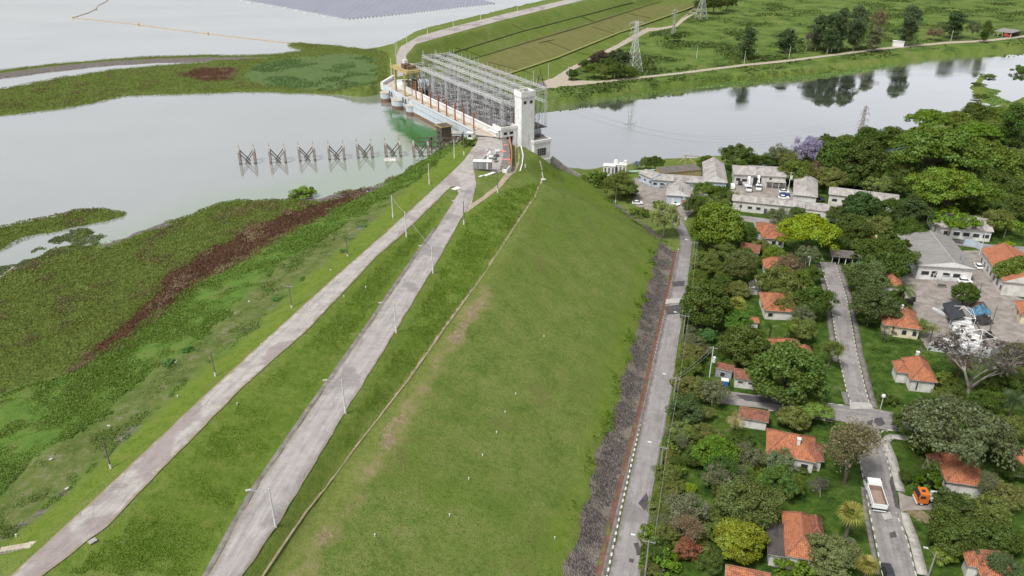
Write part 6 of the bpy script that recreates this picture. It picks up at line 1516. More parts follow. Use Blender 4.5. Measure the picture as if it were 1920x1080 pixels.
# across the river
EB = {1403: 109, 1477: 97, 1535: 92, 1558: 96, 1580: 93, 1608: 90, 1642: 95, 1648: 62, 1707: 82, 1753: 74, 1793: 69, 1826: 72, 1850: 78}
def E_(px, py, w_, lab, col=EU, kind='tall', hs=1.0):
    H0, r0 = (9.5, 5.2) if kind == 'tall' else (5.0, 5.0)
    return T(kind, px, py, w_ * 1.15, col, lab, 'trees along the far river bank', (EB[px] - py) / .92 / (1.265 * w_ / 2 / r0 * H0))
E_(1403, 78, 36, 'first dark eucalyptus from the dam on the far river bank')
E_(1477, 74, 46, 'broad dark eucalyptus left of the white dead tree')
T('bare', 1514, 76, 30, BK, 'white dead tree on the far river bank', hs=1.2)
E_(1535, 58, 34, 'tall eucalyptus right behind the white dead tree', hs=1.15)
E_(1558, 58, 40, 'eucalyptus in the middle of the dense far bank group', hs=1.15)
E_(1580, 52, 34, 'eucalyptus between the middle and the tallest of the bank group', hs=1.2)
E_(1608, 48, 42, 'tallest dark eucalyptus of the far bank group', hs=1.25)
E_(1642, 70, 34, 'pale greyish eucalyptus right of the tallest one', (.085, .095, .050))
E_(1648, 38, 22, 'small brownish tree behind the pale eucalyptus', BR, 'airy')
E_(1707, 44, 44, 'lone rounded eucalyptus with white trunk above the white cabin', hs=.9)
E_(1753, 62, 28, 'small brownish tree on the bank before the far round tree', BR, 'airy')
E_(1793, 44, 42, 'large dark far bank tree beside the thin pole', EU, 'tall', .8)
E_(1826, 54, 20, 'thin grey tree on the far bank near the grey shelter', GY, 'airy')
E_(1850, 57, 24, 'slim dark tree just left of the grey shelter', DG, 'tall', .9)
for px, py, w_, lab, c_ in ((1127, 112, 36, 'dark purple brown tree on top of the grove by the near pylon', (.050, .045, .026)), (1158, 112, 38, 'second dark crown of the grove touching the near pylon', (.034, .046, .020)), (1113, 131, 26, 'green tree at the left end of the pylon grove', MG), (1134, 134, 26, 'pale olive tree at the front of the pylon grove', OG), (1160, 131, 30, 'dark tree at the front of the pylon grove', DG), (1181, 134, 22, 'small green tree under the near pylon legs', MG), (1073, 139, 20, 'lone dark round bush at the fork of the far track', DG), (1143, 122, 30, 'dark green tree in the middle of the pylon grove', DG), (1100, 122, 22, 'dark tree on the left slope of the pylon grove', DG)):
    T('broad', px, py, w_, c_, lab)
T('shrub', 1225, 130, 14, DG, 'tiny bush alone in the meadow right of the near pylon')
T('broad', 1268, 69, 16, DG, 'small dark tree at the foot of the slim twin pylon')
T('shrub', 1250, 71, 10, MG, 'tiny bush left of the slim twin pylon')
for px, py, w_, lab in ((1316, 10, 26, 'dark tree at the foot of the farthest pylon, left one'), (1340, 6, 34, 'dark tree at the foot of the farthest pylon, right one'), (1364, 4, 28, 'dark tree right of the pair below the farthest pylon')):
    T('broad', px, py, w_, DG, lab)
# islets and shore
T('shrub', 566, 360, 40, (.075, .13, .02), 'round green bush islet at the reservoir shore', hs=.7)
T('shrub', 1835, 158, 22, DG, 'dark bushes at the upper tip of the river islet', hs=.35)
T('shrub', 1852, 142, 24, DG, 'dark bushes in the hook of the river islet', hs=.3)
T('shrub', 1838, 180, 26, DG, 'dark bushes along the side of the river islet', hs=.3)
T('shrub', 1913, 130, 26, DG, 'dark bush on the small islet at the photo edge', hs=.8)
T('shrub', 878, 268, 22, DG, 'dark shrub beside the tiny white kiosk')
T('shrub', 874, 263, 12, MG, 'small green shrub behind the kiosk hedge')
for px, py, w_ in ((352, 655, 20), (317, 680, 24), (645, 470, 14), (520, 560, 16)):
    T('shrub', px, py, w_, (.05, .11, .03), 'low rounded bush among the weeds of the reservoir bank', 'bank bushes', .6)

# ------------------------------------------------------------------ ground plants nobody could count
def scatter(name, mask, n, size, hgt, col, seed, upright=.5, dens=None, zoff=0.0, thr=.5, water=True, tint=(.32, .68), zmin=.03):
    g_ = np.random.default_rng(seed); A = mask > thr
    if water: A = A & (mres_s < .35) & (mriv_s < .35)
    A = A & (mflat < .05)
    yy, xx = np.nonzero(A); X = xx + GX0; Y = yy + GY0
    wgt = 1.0 / np.maximum(60, np.hypot(X, Y)) ** 1.6
    if dens is not None: wgt = wgt * np.clip(dens(X, Y), 0, None)
    wgt /= wgt.sum(); i = g_.choice(len(X), n, p=wgt)
    x = X[i] + g_.uniform(-.5, .5, n); y = Y[i] + g_.uniform(-.5, .5, n); z = samp(ZG, x, y)
    sc = np.clip(np.hypot(x, y) / 150, .8, 1.7)
    if not water: z = np.maximum(z, zmin)
    Pt = np.stack([x, y, z + zoff + hgt * sc * g_.uniform(.2, 1, n)], 1)
    nr = g_.normal(size=(n, 3)); nr[:, 2] = np.abs(nr[:, 2]) * (1 - upright) * 2 + .12
    V, Q = quads(Pt, nr, (size * sc)[:, None] * np.ones((n, 1)), g_, .5)
    big = fnoise(x, y, 12) * .45 + fnoise(x, y, 34) * .4 + .5
    me = np_mesh(name, V, Q, M['leaf'], {'tint': ('FACE', np.clip(g_.uniform(*tint, n) * .65 + big * .35, 0, 1))}); o = link(name, me); o.color = (*col, 1)
    return tag(o, kind='stuff')
marshA = zone['marsh'] * (zone['red'] < .85) * (zone['mud'] < .4) * (zone['weed'] < .3) * (zone['teal'] < .4)
patch = lambda sc, lo: (lambda X, Y: np.clip(fnoise(X, Y, sc) - lo, 0, .6))
scatter('reeds', marshA, 240000, .15, .36, (.066, .092, .020), 5, .6)
scatter('dry_reeds', marshA, 26000, .18, .45, (.095, .078, .042), 6, .7, patch(6, .1))
scatter('red_marsh_plants', blur(zone['red'], 2), 20000, .16, .22, (.056, .034, .019), 7, .5, dens=lambda X, Y: samp(blur(zone['red'], 2), X, Y) ** 1.5, thr=.12)
scatter('dry_stalks', blur(zone['red'], 2), 6000, .16, .45, (.13, .10, .06), 8, .8, patch(5, .15), thr=.15)
scatter('floating_weed', zone['wet'], 14000, .22, .05, (.075, .095, .045), 16, .15, patch(4, -.02), zoff=.02, water=False, thr=.3)
scatter('teal_water_plants', zone['teal'], 16000, .24, .25, (.054, .092, .032), 9, .3, patch(12, -.05))
scatter('bank_weeds', zone['weed'] * (zone['thin'] < .4), 90000, .19, .22, (.056, .096, .018), 10, .35, patch(6, -.5))
lawnA = ((zone['weed'] < .2) & (zone['marsh'] < .2) & (zone['shadegrass'] < .2) & (zone['valley'] < .2) & (zone['rock'] < .2) & (GYY < 300) & (GXX < 60)).astype(float)
scatter('bank_tufts', zone['thin'], 9000, .18, .15, (.060, .095, .024), 17, .4, patch(4, .05))
scatter('grass_tufts', lawnA, 50000, .14, .06, (.055, .090, .012), 11, .4, patch(5, -.05))
scatter('slope_tufts', zone['tufty'], 50000, .13, .07, (.050, .092, .010), 15, .5, patch(3, -.5))
scatter('yard_grass', zone['shadegrass'] * (GXX < 240), 70000, .20, .12, (.040, .066, .012), 12, .4, patch(6, -.25))
scatter('meadow_scrub', zone['valley'], 26000, .6, .4, (.042, .066, .018), 13, .3, patch(28, -.02))
scatter('toe_weeds', blur(zone['rock'], 2) * (zone['rock'] < .7), 2500, .25, .25, (.05, .09, .014), 14, .4, patch(5, .1), thr=.1)
lily = raster([pp(l, -25) for l in ([(1300, 160), (1373, 152), (1490, 143), (1600, 131), (1680, 118), (1672, 123), (1590, 139), (1480, 151), (1380, 159), (1310, 166)], [(1850, 166), (1876, 170), (1862, 178), (1900, 193), (1860, 197), (1838, 186)], [(1150, 181), (1280, 165), (1278, 169), (1155, 186)])], .8, 7)
scatter('lily_pads', lily, 9000, .34, .02, (.070, .120, .034), 18, .05, water=False, zmin=-24.95)
# ------------------------------------------------------------------ lamp posts, poles and wires
M['polec'] = simple('pale_concrete_pole', (.62, .61, .60), (.48, .47, .46), 1.5, .8)
M['poled'] = simple('grey_wood_pole', (.19, .165, .145), (.12, .10, .09), 1.5, .9)
M['poleg'] = simple('grey_concrete_pole', (.30, .29, .28), (.22, .21, .205), 1.5, .9); M['lampw'] = simple('lamp_housing', (.66, .66, .66), None, 1, .5)
M['wire'] = simple('aluminium_wire', (.42, .42, .43), None, 1, .5)
def pole_mb(h, r0=.17, r1=.10, paint=0.0):
    b = MB(); b.tube((0, 0, -.4), (0, 0, h), r0, r1, 8); return b
def lamp_post(px, py, label, h=7.6, arm=2.6, dirn=R(195), mat='polec', group=None, base_h=1.5, name='lamp_post', crossarm=False, zz=None):
    x, y, z = G(px, py) if zz is None else (*P(px, py, zz), zz)
    t = thing(name, label, 'lamp post' if arm else 'pole', (x, y, z), 0, group)
    pole_mb(h).build('pole', M[mat], t)
    if mat == 'poled' or base_h:
        b = MB(); b.tube((0, 0, -.2), (0, 0, base_h), .20, .185, 8); b.build('painted_base', M['white'], t)
    if arm:
        b = MB(); c, s_ = math.cos(dirn), math.sin(dirn); e = (arm * c, arm * s_, h + .35)
        b.tube((0, 0, h - 1.3), (arm * .4 * c, arm * .4 * s_, h - .35), .032, n=5); b.tube((arm * .4 * c, arm * .4 * s_, h - .35), e, .03, n=5); a = b.build('arm', M['poleg'] if mat == 'poleg' else M['galv'], t)
        b = MB(); b.box((e[0] + .35 * c, e[1] + .35 * s_, e[2] + .02), (.75, .30, .16), dirn); b.build('lamp_head', M['galv'], a)
    if crossarm:
        b = MB(); b.bar((-1.1, .3, h - .35), (1.1, -.3, h - .35), .12)
        for q in (-1, -.5, .5, 1): b.tube((q, -.27 * q, h - .3), (q, -.27 * q, h), .06, n=6)
        b.build('crossarm', M['poleg'], t)
    return t
gm = 'lamp posts along the lower dam road'
lamp_post(517, 987, 'pale lamp post at the lower dam road, nearest the camera', group=gm)
lamp_post(648, 775, 'pale lamp post at the lower dam road, second from the photo bottom', group=gm)
lamp_post(743, 624, 'pale lamp post at the lower dam road, third from the photo bottom', group=gm)
lamp_post(812, 512, 'pale lamp post at the lower dam road, fourth from the photo bottom', group=gm)
lamp_post(870, 421, 'grey lamp post with long arm where the dirt path leaves the road', group=gm, mat='poled', h=7.2)
lamp_post(762, 444, 'white pole on the grass left of the upper dam road, lower of the pair', arm=0, h=7.4)
lamp_post(737, 409, 'white pole on the grass left of the upper dam road, upper of the pair', arm=0, h=7.0)
lamp_post(805, 346, 'white pole on the grass bank just below the road fork', arm=0, h=7.2)
lamp_post(852, 297, 'white lamp post with double arm on the small lawn by the huts', arm=1.2, h=7.0, dirn=R(10))
lamp_post(870, 291, 'thin dark pole beside the shrub on the small lawn', arm=0, h=9.0, mat='poled')
lamp_post(881, 252, 'grey pole at the road end of the deck, left one', arm=0, h=9, mat='polec')
lamp_post(889, 260, 'thin dark pole with white foot at the road end of the deck', arm=0, h=9, mat='poled')
lamp_post(978, 277, 'dark pole leaning before the white tower wall', arm=0, h=7.5, mat='poled')
lamp_post(985, 315, 'thin dark pole with white foot on the grass right of the path kerb', arm=0, h=7.5, mat='poled')
lamp_post(933, 361, 'thin dark pole beside the dirt path below the container', arm=0, h=7.0, mat='poled')
lamp_post(208, 878, 'old grey pole with white foot on the reservoir bank, nearest the camera', arm=0, h=5.6, mat='poled', base_h=.9)
lamp_post(404, 705, 'old grey pole with white foot on the reservoir bank, second from the camera', arm=0, h=5.6, mat='poled', base_h=.9)
lamp_post(547, 577, 'old grey pole with crossarm on the reservoir bank', arm=0, h=5.8, mat='poled', base_h=.7, crossarm=True)
lamp_post(652, 481, 'old grey pole on the reservoir bank, farthest of the row', arm=0, h=5, mat='poled', base_h=.7)
gu = 'utility poles along the toe road'
for px, py, lab in ((1209, 1085, 'utility pole with lamp arm at the toe road, lowest in the photo'), (1236, 903, 'utility pole with lamp arm at the toe road beside the lower thicket'), (1261, 768, 'utility pole with crossarm at the toe road near the side street end'), (1279, 645, 'utility pole with lamp arm at the toe road below the big mango'), (1297, 500, 'utility pole at the toe road beside the olive tree')):
    lamp_post(px, py, lab, h=9.0, arm=2.4, dirn=R(160), mat='poleg', group=gu, base_h=0, crossarm=True, name='utility_pole')
lamp_post(1154, 381, 'thin pole with white foot at the dam toe above the works yard', arm=0, h=8, mat='poled')
lamp_post(1277, 386, 'thin pole with white foot in front of the small garage', arm=0, h=7.5, mat='poled')
lamp_post(1286, 413, 'tall dark pole at the entrance of the works yard', arm=1.5, h=9, mat='poled')
lamp_post(1386, 407, 'pole with white foot on the strip of grass before the white office', arm=0, h=8, mat='poled')
tp = lamp_post(1477, 362, 'pole with grey transformer at the right end of the works yard', arm=0, h=9, mat='polec', crossarm=True)
def add_tr(t, z_):
    b = MB(); b.tube((.55, 0, z_), (.55, 0, z_ + 1.3), .42, n=10); b.box((.55, 0, z_ + 1.4), (.7, .7, .15)); b.build('transformer', M['lampw'], t)
add_tr(tp, 6.0)
tp = lamp_post(1330, 708, 'transformer pole with two crossarms beside the grey shed', arm=0, h=9, mat='polec', crossarm=True, base_h=0); add_tr(tp, 4.6)
lamp_post(1791, 519, 'dark pole leaning before the grey roofed hall', arm=0, h=7.5, mat='poled', base_h=0)
lamp_post(1828, 576, 'dark pole between the two depot yards, by the round tree', arm=0, h=8, mat='poled', base_h=0)
lamp_post(1855, 621, 'dark pole in the depot yard by the tyre pile', arm=0, h=8, mat='poled', base_h=0)
lamp_post(1770, 439, 'pale pole with white lamp box before the long classroom', arm=.8, h=7, mat='polec', base_h=0)
lamp_post(1836, 479, 'pole with transformer beside the orange roofed hall', arm=0, h=8.5, mat='polec', crossarm=True, base_h=0)
lamp_post(1514, 515, 'slim pole with round lamp left of the street head', arm=.3, h=6, mat='polec', base_h=0)
lamp_post(1741, 1079, 'grey street lamp on the lawn near the photo bottom', arm=1.4, h=5.6, dirn=R(160), mat='poleg', base_h=0)
x, y, z = G(1650, 769); t = thing('globe_lamp', 'white globe lamp on a slim pole at the crossing lawn', 'lamp post', (x, y, z))
b = MB(); b.tube((0, 0, -.2), (0, 0, 3.6), .08, n=6); b.build('pole', M['polec'], t)
b = MB(); b.ball((0, 0, 4.0), .5, 12, 8); b.build('globe', M['lampw'], t, smooth=True)
for px, py, h_, lab in ((735, 152, 11, 'tall white pole at the far end of the dam deck'), (742, 104, 8, 'white pole beside the far crest road bend'), (745, 98, 8, 'second white pole at the far crest road bend'), (763, 80, 8, 'grey pole along the far crest road, third'), (802, 69, 8, 'grey pole along the far crest road, fourth'), (850, 54, 8, 'thin grey pole along the far crest road, fifth'), (901, 38, 8, 'thin grey pole along the far crest road, sixth'), (970, 26, 8, 'thin grey pole along the far crest road, farthest')):
    lamp_post(px, py, lab, arm=0, h=h_, mat='polec', group='poles along the far crest road', base_h=0)
for px, py, lab in ((1000, 161, 'thin pole beside the small hoist frame'), (1028, 146, 'thin pole with white foot where the far track begins'), (1065, 152, 'thin pole with white foot at the far track fork'), (1152, 149, 'thin pole on the river track below the pylon grove'), (1306, 110, 'short thick post on the eroded bank right of the near pylon'), (1395, 121, 'white post of the power line before the first eucalyptus'), (1479, 111, 'leaning post of the power line before the broad eucalyptus'), (1558, 100, 'pale leaning post in front of the dense bank group'), (1782, 79, 'pale forked post before the far round tree'), (1714, 84, 'thin post right of the lone rounded eucalyptus')):
    lamp_post(px, py, lab, arm=0, h=9.5, mat='polec', base_h=0)

# pylons
def pylon(px, py, h, w0, label, arms, z=None, slim=False):
    x, y, zz = G(px, py); t = thing('lattice_pylon', label, 'pylon', (x, y, zz), R(25))
    th = .22 if not slim else .25; b = MB(); waist = .62; w1 = w0 * .16
    wd = lambda u: (w0 + (w1 * 1.6 - w0) * u / waist) if u < waist else (w1 * 1.6 + (w1 - w1 * 1.6) * (u - waist) / (1 - waist))
    lv = [0, .16, .30, .42, .53, .62, .70, .78, .86, .93, 1.0]
    for u0, u1 in zip(lv, lv[1:]):
        a, c = wd(u0) / 2, wd(u1) / 2; q = [(-1, -1), (1, -1), (1, 1), (-1, 1)]
        for k in range(4):
            p, r = q[k], q[(k + 1) % 4]
            b.bar((p[0] * a, p[1] * a, u0 * h), (p[0] * c, p[1] * c, u1 * h), th)
            b.bar((p[0] * a, p[1] * a, u0 * h), (r[0] * c, r[1] * c, u1 * h), th * .55); b.bar((r[0] * a, r[1] * a, u0 * h), (p[0] * c, p[1] * c, u1 * h), th * .55)
            b.bar((p[0] * c, p[1] * c, u1 * h), (r[0] * c, r[1] * c, u1 * h), th * .5)
    b.build('mast', M['conc'] if slim else M['galv'], t)
    for (u, L) in arms:
        b = MB(); z0 = u * h; hw = wd(u) / 2
        for sg in (-1, 1):
            for yy in (-hw, hw): b.bar((sg * hw, yy, z0), (sg * L, 0, z0 + .3), th * .6); b.bar((sg * hw, yy, z0 + 1.3), (sg * L, 0, z0 + .3), th * .5)
            for q in range(6): b.tube((sg * L, 0, z0 - .1 - q * .22), (sg * L, 0, z0 - .2 - q * .22), .18, n=6)
            b.bar((sg * L, 0, z0 + .3), (sg * L, 0, z0 - 1.5), .06)
        b.build('crossarm', M['galv'], t)
    return t, (x, y, zz)
_, pA = pylon(1188, 135, 33, 9, 'tall grey lattice pylon beside the dark grove across the river', ((.78, 5), (.87, 4.2), (.97, 5.5)))
_, pB = pylon(1314, 36, 33, 9, 'farthest grey lattice pylon cut by the photo top', ((.78, 5), (.87, 4.2), (.97, 5)))
_, pC = pylon(1607, 280, 21, 4.2, 'slender leaning looking lattice pylon among the bank trees', ((.52, 3.6), (.66, 3.6), (.80, 3.6), (.92, 2.4)), slim=True)
_, pD = pylon(1262, 68, 22, 3.0, 'slim twin lattice pylon standing by the far track', ((.8, 3), (.92, 3)), slim=True)
def wire(label, p, q, sag, r=.035, group='overhead power lines'):
    t = MB(); pr = None
    for k in range(25):
        u = k / 24; c = tuple(a + (b_ - a) * u for a, b_ in zip(p, q)); c = (c[0], c[1], c[2] - 4 * sag * u * (1 - u))
        if pr: t.tube(pr, c, r, n=4, cap=False)
        pr = c
    return tag(t.build('power_line', M['wire']), label, 'power line', group)
top = lambda p, h: (p[0], p[1], p[2] + h)
gx, gy = D(-2, 22.5)
for k, (dz, sg) in enumerate(((14, -3), (17, -3), (11, 3), (14, 3))):
    wire('thin wires hanging between switchyard and slender pylon over the river', (gx, gy, 19 - k * 1.2), (pC[0] + sg, pC[1], pC[2] + dz), 13)
for k, (dz, sg) in enumerate(((17, 3), (14, 3), (11, 3))):
    wire('thin wires running from the slender pylon over the wood to the photo edge', (pC[0] + sg, pC[1], pC[2] + dz), (300, 262 - k * 5, -8 - k), 4)
for k in range(2):
    wire('thin wires between the near grove pylon and the farthest pylon', (pA[0] + (-5, 5)[k], pA[1], pA[2] + 31), (pB[0] + (-5, 5)[k], pB[1], pB[2] + 31), 9)
x1, y1, z1 = G(762, 444); x2, y2, z2 = G(737, 409); x3, y3, z3 = G(870, 421)
wire('wire linking the pair of white poles beside the upper dam road', (x1, y1, z1 + 7.2), (x2, y2, z2 + 6.8), .5, .03)
wire('wire crossing the upper dam road to the lower lamp posts', (x1, y1, z1 + 7.2), (*G(812, 512)[:2], G(812, 512)[2] + 7.4), .8, .03)
up = [G(*q) for q in ((1209, 1085), (1236, 903), (1261, 768), (1279, 645), (1297, 500))]
for a, c in zip(up, up[1:]):
    for d_ in (-.9, .9): wire('wires strung between the utility poles of the toe road', (a[0] + d_, a[1], a[2] + 9), (c[0] + d_, c[1], c[2] + 9), .5, .022)
a, c = G(1330, 708), up[2]
for d_ in (-.6, .6): wire('wires from the toe road to the transformer pole', (a[0], a[1] + d_, a[2] + 8.9), (c[0], c[1] + d_, c[2] + 8.9), .6, .022)

# ------------------------------------------------------------------ vehicles
M['tyre'] = simple('tyre_rubber', (.022, .022, .022), None, 2, .9); M['carwhite'] = simple('white_car_paint', (.80, .80, .80), (.74, .74, .74), .3, .3, spec=.5)
M['carsilver'] = simple('silver_car_paint', (.46, .47, .49), None, .3, .3, metal=.3, spec=.5); M['cardark'] = simple('dark_car_paint', (.035, .038, .045), None, .3, .3, spec=.5)
M['carblue'] = simple('blue_car_paint', (.03, .07, .26), None, .3, .3, spec=.5); M['trkorange'] = simple('orange_truck_paint', (.62, .17, .030), (.52, .13, .025), .5, .4, spec=.4)
M['bed'] = simple('dusty_truck_bed', (.31, .225, .185), (.22, .16, .13), .7, .9)
def loft(b, secs, m=0):
    """sections along x: (x, halfwidth bottom, halfwidth top, z bottom, z top)"""
    rows = []
    for (x, wb, wt, zb, zt) in secs:
        i = len(b.v); b.v += [(x, -wb, zb), (x, -wb, zb + (zt - zb) * .55), (x, -wt, zt), (x, wt, zt), (x, wb, zb + (zt - zb) * .55), (x, wb, zb)]; rows.append(i)
    for a, c in zip(rows, rows[1:]):
        for k in range(6):
            k2 = (k + 1) % 6; b.f.append((a + k, a + k2, c + k2, c + k)); b.m.append(m)
    b.f.append(tuple(rows[0] + k for k in range(5, -1, -1))); b.m.append(m); b.f.append(tuple(rows[-1] + k for k in range(6))); b.m.append(m)
def wheel_mesh(r=.33, w=.22):
    b = MB(); b.tube((0, -w / 2, 0), (0, w / 2, 0), r, n=14); rim = MB(); rim.tube((0, -w / 2 - .01, 0), (0, w / 2 + .01, 0), r * .58, n=10)
    return b.mesh('wheel', M['tyre']), rim.mesh('rim', M['lampw'])
WM, RM = wheel_mesh(); WT, RT_ = wheel_mesh(.52, .34)
def car(px, py, rz, label, paint, van=False, group='parked cars'):
    x, y, z = G(px, py); t = thing('parked_car', label, 'car', (x, y, z + .09), rz, group)
    b = MB()
    if van: loft(b, [(-2.2, .82, .80, .35, 1.0), (-2.15, .86, .80, .3, 1.75), (1.0, .86, .78, .3, 1.78), (1.5, .86, .80, .3, 1.1), (2.15, .82, .78, .3, .95), (2.25, .75, .7, .4, .75)])
    else: loft(b, [(-2.1, .78, .74, .4, .8), (-1.95, .86, .80, .3, .98), (-1.0, .87, .82, .28, 1.0), (1.0, .87, .82, .28, .96), (1.9, .84, .76, .3, .84), (2.1, .74, .68, .4, .66)])
    b.build('body', paint, t, smooth=False)
    if not van:
        b = MB(); loft(b, [(-1.75, .76, .70, .92, 1.0), (-1.15, .78, .62, .92, 1.42), (.25, .78, .62, .92, 1.44), (1.05, .78, .70, .92, .98)]); b.build('window', M['glass'], t)
        b = MB(); b.box((-.45, 0, 1.44), (1.5, 1.22, .05)); b.build('roof', paint, t)
    else:
        b = MB(); b.box((1.22, 0, 1.42), (.45, 1.5, .4)); b.build('windscreen', M['glass'], t); b = MB(); b.box((-.4, 0, 1.42), (2.4, 1.70, .36)); b.build('window', M['glass'], t)
    for wx in (-1.3, 1.32):
        for wy in (-.78, .78):
            o = link('wheel', WM, t, (wx, wy, .33)); link('rim', RM, o)
    return t
car(1245, 351, R(-4), 'silver car parked along the low blue workshop', M['carsilver'])
car(1195, 383, R(0), 'white car parked alone below the dam toe bushes', M['carwhite'])
car(1266, 384, R(-60), 'white car half hidden behind the pale layered tree', M['carwhite'])
car(1288, 386, R(75), 'white car parked at the right side of the small garage', M['carwhite'])
car(1303, 353, R(10), 'blue car between the low workshop and the gabled shed', M['carblue'])
car(1373, 353, R(80), 'white van parked at the corner of the tall gabled shed', M['carwhite'], True)
car(1387, 345, R(80), 'black car parked behind the white van', M['cardark'])
car(1470, 362, R(-8), 'white car in the yard corner, topmost of three side by side', M['carwhite'])
car(1471, 368, R(-8), 'blue car in the yard corner between two white ones', M['carblue'])
car(1469, 373, R(-8), 'white car in the yard corner, lowest of three side by side', M['carwhite'])
car(1540, 376, R(85), 'dark car in the gap between the small gabled shed and the long store', M['cardark'])
car(1833, 502, R(80), 'white car parked in the passage beside the grey roofed hall', M['carwhite'])
car(1808, 530, R(-10), 'white car on the depot island beside the round tree', M['carwhite'])
car(1700, 505, R(70), 'dark blue car in the shadow of trees left of the grey roofed hall', M['carblue'])
car(1664, 1078, R(79), 'dark grey car parked at the left kerb near the photo bottom', M['cardark'])
def truck_wheels(t, xs, w=.95):
    for wx in xs:
        for wy in (-w, w): o = link('wheel', WT, t, (wx, wy, .52)); link('rim', RT_, o)
def cab(t, paint, x0, x1, w=2.5, h=2.9):
    b = MB(); loft(b, [(x0, w / 2, w / 2 * .94, .75, h), (x1 - .45, w / 2, w / 2 * .92, .7, h), (x1 - .1, w / 2, w / 2 * .95, .65, h * .66), (x1, w / 2 * .96, w / 2 * .94, .65, h * .55)]); c_ = b.build('cab', paint, t)
    b = MB(); b.face([(x1 - .42, -w * .43, h - .12), (x1 - .42, w * .43, h - .12), (x1 - .04, w * .45, h * .66), (x1 - .04, -w * .45, h * .66)][::-1]); b.build('windscreen', M['glass'], c_, (.05, 0, .02))
    b = MB()
    for sg in (-1, 1): b.box(((x0 + x1) / 2 + .15, sg * w / 2 * .985, h * .76), (1.0, .06, .62))
    b.build('window', M['glass'], c_)
    b = MB()
    for sg in (-1, 1): b.box((x1 + .1, sg * (w / 2 + .22), h * .75), (.1, .28, .55))
    b.build('mirror', M['cardark'], c_)
    b = MB(); b.box((x1 - .05, 0, .62), (.25, w, .45)); b.build('bumper', M['lampw'], t)
    return c_
# white tipper truck on the street
x, y, z = G(1640, 941); t = thing('tipper_truck', 'white truck with an empty rust brown open bed parked at the left kerb', 'truck', (x, y, z + .1), R(79)); t.scale = (1.0, 1.05, 1.0)
cab(t, M['carwhite'], 2.2, 4.1)
b = MB(); b.box((.3, 0, .85), (7.0, .9, .35)); b.build('chassis', M['cardark'], t)
b = MB(); b.box((-.7, 0, 1.25), (5.1, 2.4, .14)); b.build('bed_floor', M['bed'], t)
b = MB()
for sg in (-1, 1): b.box((-.7, sg * 1.24, 1.75), (5.3, .09, 1.15))
for k in range(6):
    for sg in (-1, 1): b.box((-3.1 + k * .96, sg * 1.31, 1.75), (.10, .06, 1.1))
b.box((1.92, 0, 1.95), (.10, 2.56, 1.5)); b.box((-3.33, 0, 1.72), (.09, 2.4, 1.05)); b.build('bed_side', M['carwhite'], t)
b = MB()
for sg in (-1, 1): b.box((-.7, sg * 1.185, 1.72), (5.1, .02, 1.0))
b.box((1.86, 0, 1.85), (.02, 2.34, 1.2)); b.build('bed_lining', M['bed'], t)
b = MB(); b.box((-3.5, 0, .75), (.12, 2.3, .16)); b.build('rear_bar', M['lampw'], t)
truck_wheels(t, (-2.2, -1.1, 3.1))
# orange crane truck in the driveway
x, y, z = G(1746, 944); t = thing('crane_truck', 'truck with bright orange cab backed under the tree in the driveway', 'truck', (x, y, z + .1), R(172)); t.scale = (.98, .98, .98)
c_ = cab(t, M['trkorange'], 1.2, 3.3); b = MB(); b.box((2.1, 0, 2.94), (.7, .7, .08)); b.build('hatch', M['glass'], c_)
b = MB(); b.box((-1.2, 0, .9), (6.5, 1.0, .4)); b.build('chassis', M['cardark'], t)
b = MB(); b.box((-2.6, 0, 1.7), (4.0, 2.3, 1.3)); b.build('body', M['cardark'], t)
b = MB(); b.tube((.4, -.9, 1.5), (.4, .9, 1.5), .35, n=10); b.build('tank', M['lampw'], t)
b = MB(); b.bar((.75, .3, 1.2), (.75, .3, 3.2), .35); b.bar((.75, .3, 3.2), (-3.8, .3, 3.0), .3); b.build('boom', M['lampw'], t)
truck_wheels(t, (-2.6, -1.5, 2.3))
# two white boom trucks in the works yard
for px, py, lab in ((1402, 356, 'white boom truck in the works yard, left of two'), (1420, 354, 'white boom truck with dark chassis in the works yard, right of two')):
    x, y, z = G(px, py); t = thing('boom_truck', lab, 'truck', (x, y, z + .1), R(-100))
    cab(t, M['carwhite'], 1.6, 3.4, 2.3, 2.5); b = MB(); b.box((-.6, 0, .95), (6.0, 2.2, .5)); b.build('chassis', M['cardark'] if px > 1410 else M['white'], t)
    b = MB(); b.bar((-1.5, 0, 1.2), (-1.5, 0, 3.0), .5); b.bar((-1.6, 0, 3.0), (2.6, 0, 3.5), .45); b.bar((2.6, 0, 3.5), (-2.6, .3, 4.3), .35); b.build('boom', M['carwhite'], t)
    b = MB(); b.box((-2.9, .3, 4.2), (1.1, 1.1, 1.1)); b.build('basket', M['carwhite'], t)
    truck_wheels(t, (-2.0, 2.4), .9)

# ------------------------------------------------------------------ depot yard goods
def box_mesh(name, d, mat): b = MB(); b.box((0, 0, d[2] / 2), d); return b.mesh(name, mat)
M['goods'] = simple('pale_grey_housings', (.52, .53, .54), (.40, .41, .42), .8, .6)
dm = [box_mesh('boxed_unit', (1.5, 1.0, .7), M['goods']), box_mesh('boxed_unit', (1.2, .8, 1.0), M['white'])]
rr_ = random.Random(5)
def units(poly, n, group, lab):
    k = 0
    X = [p[0] for p in poly]; Y = [p[1] for p in poly]
    while k < n:
        px, py = rr_.uniform(min(X), max(X)), rr_.uniform(min(Y), max(Y)); c = False
        for (xa, ya), (xb, yb) in zip(poly, poly[1:] + poly[:1]):
            if (ya > py) != (yb > py) and px < (xb - xa) * (py - ya) / (yb - ya) + xa: c = not c
        if not c: continue
        x, y, z = G(px, py); o = link('boxed_unit', dm[k % 2], None, (x, y, z + .08 + (.7 if k % 5 == 4 else 0)), R(-14) + rr_.uniform(-.25, .25)); tag(o, lab, 'unit', group); k += 1
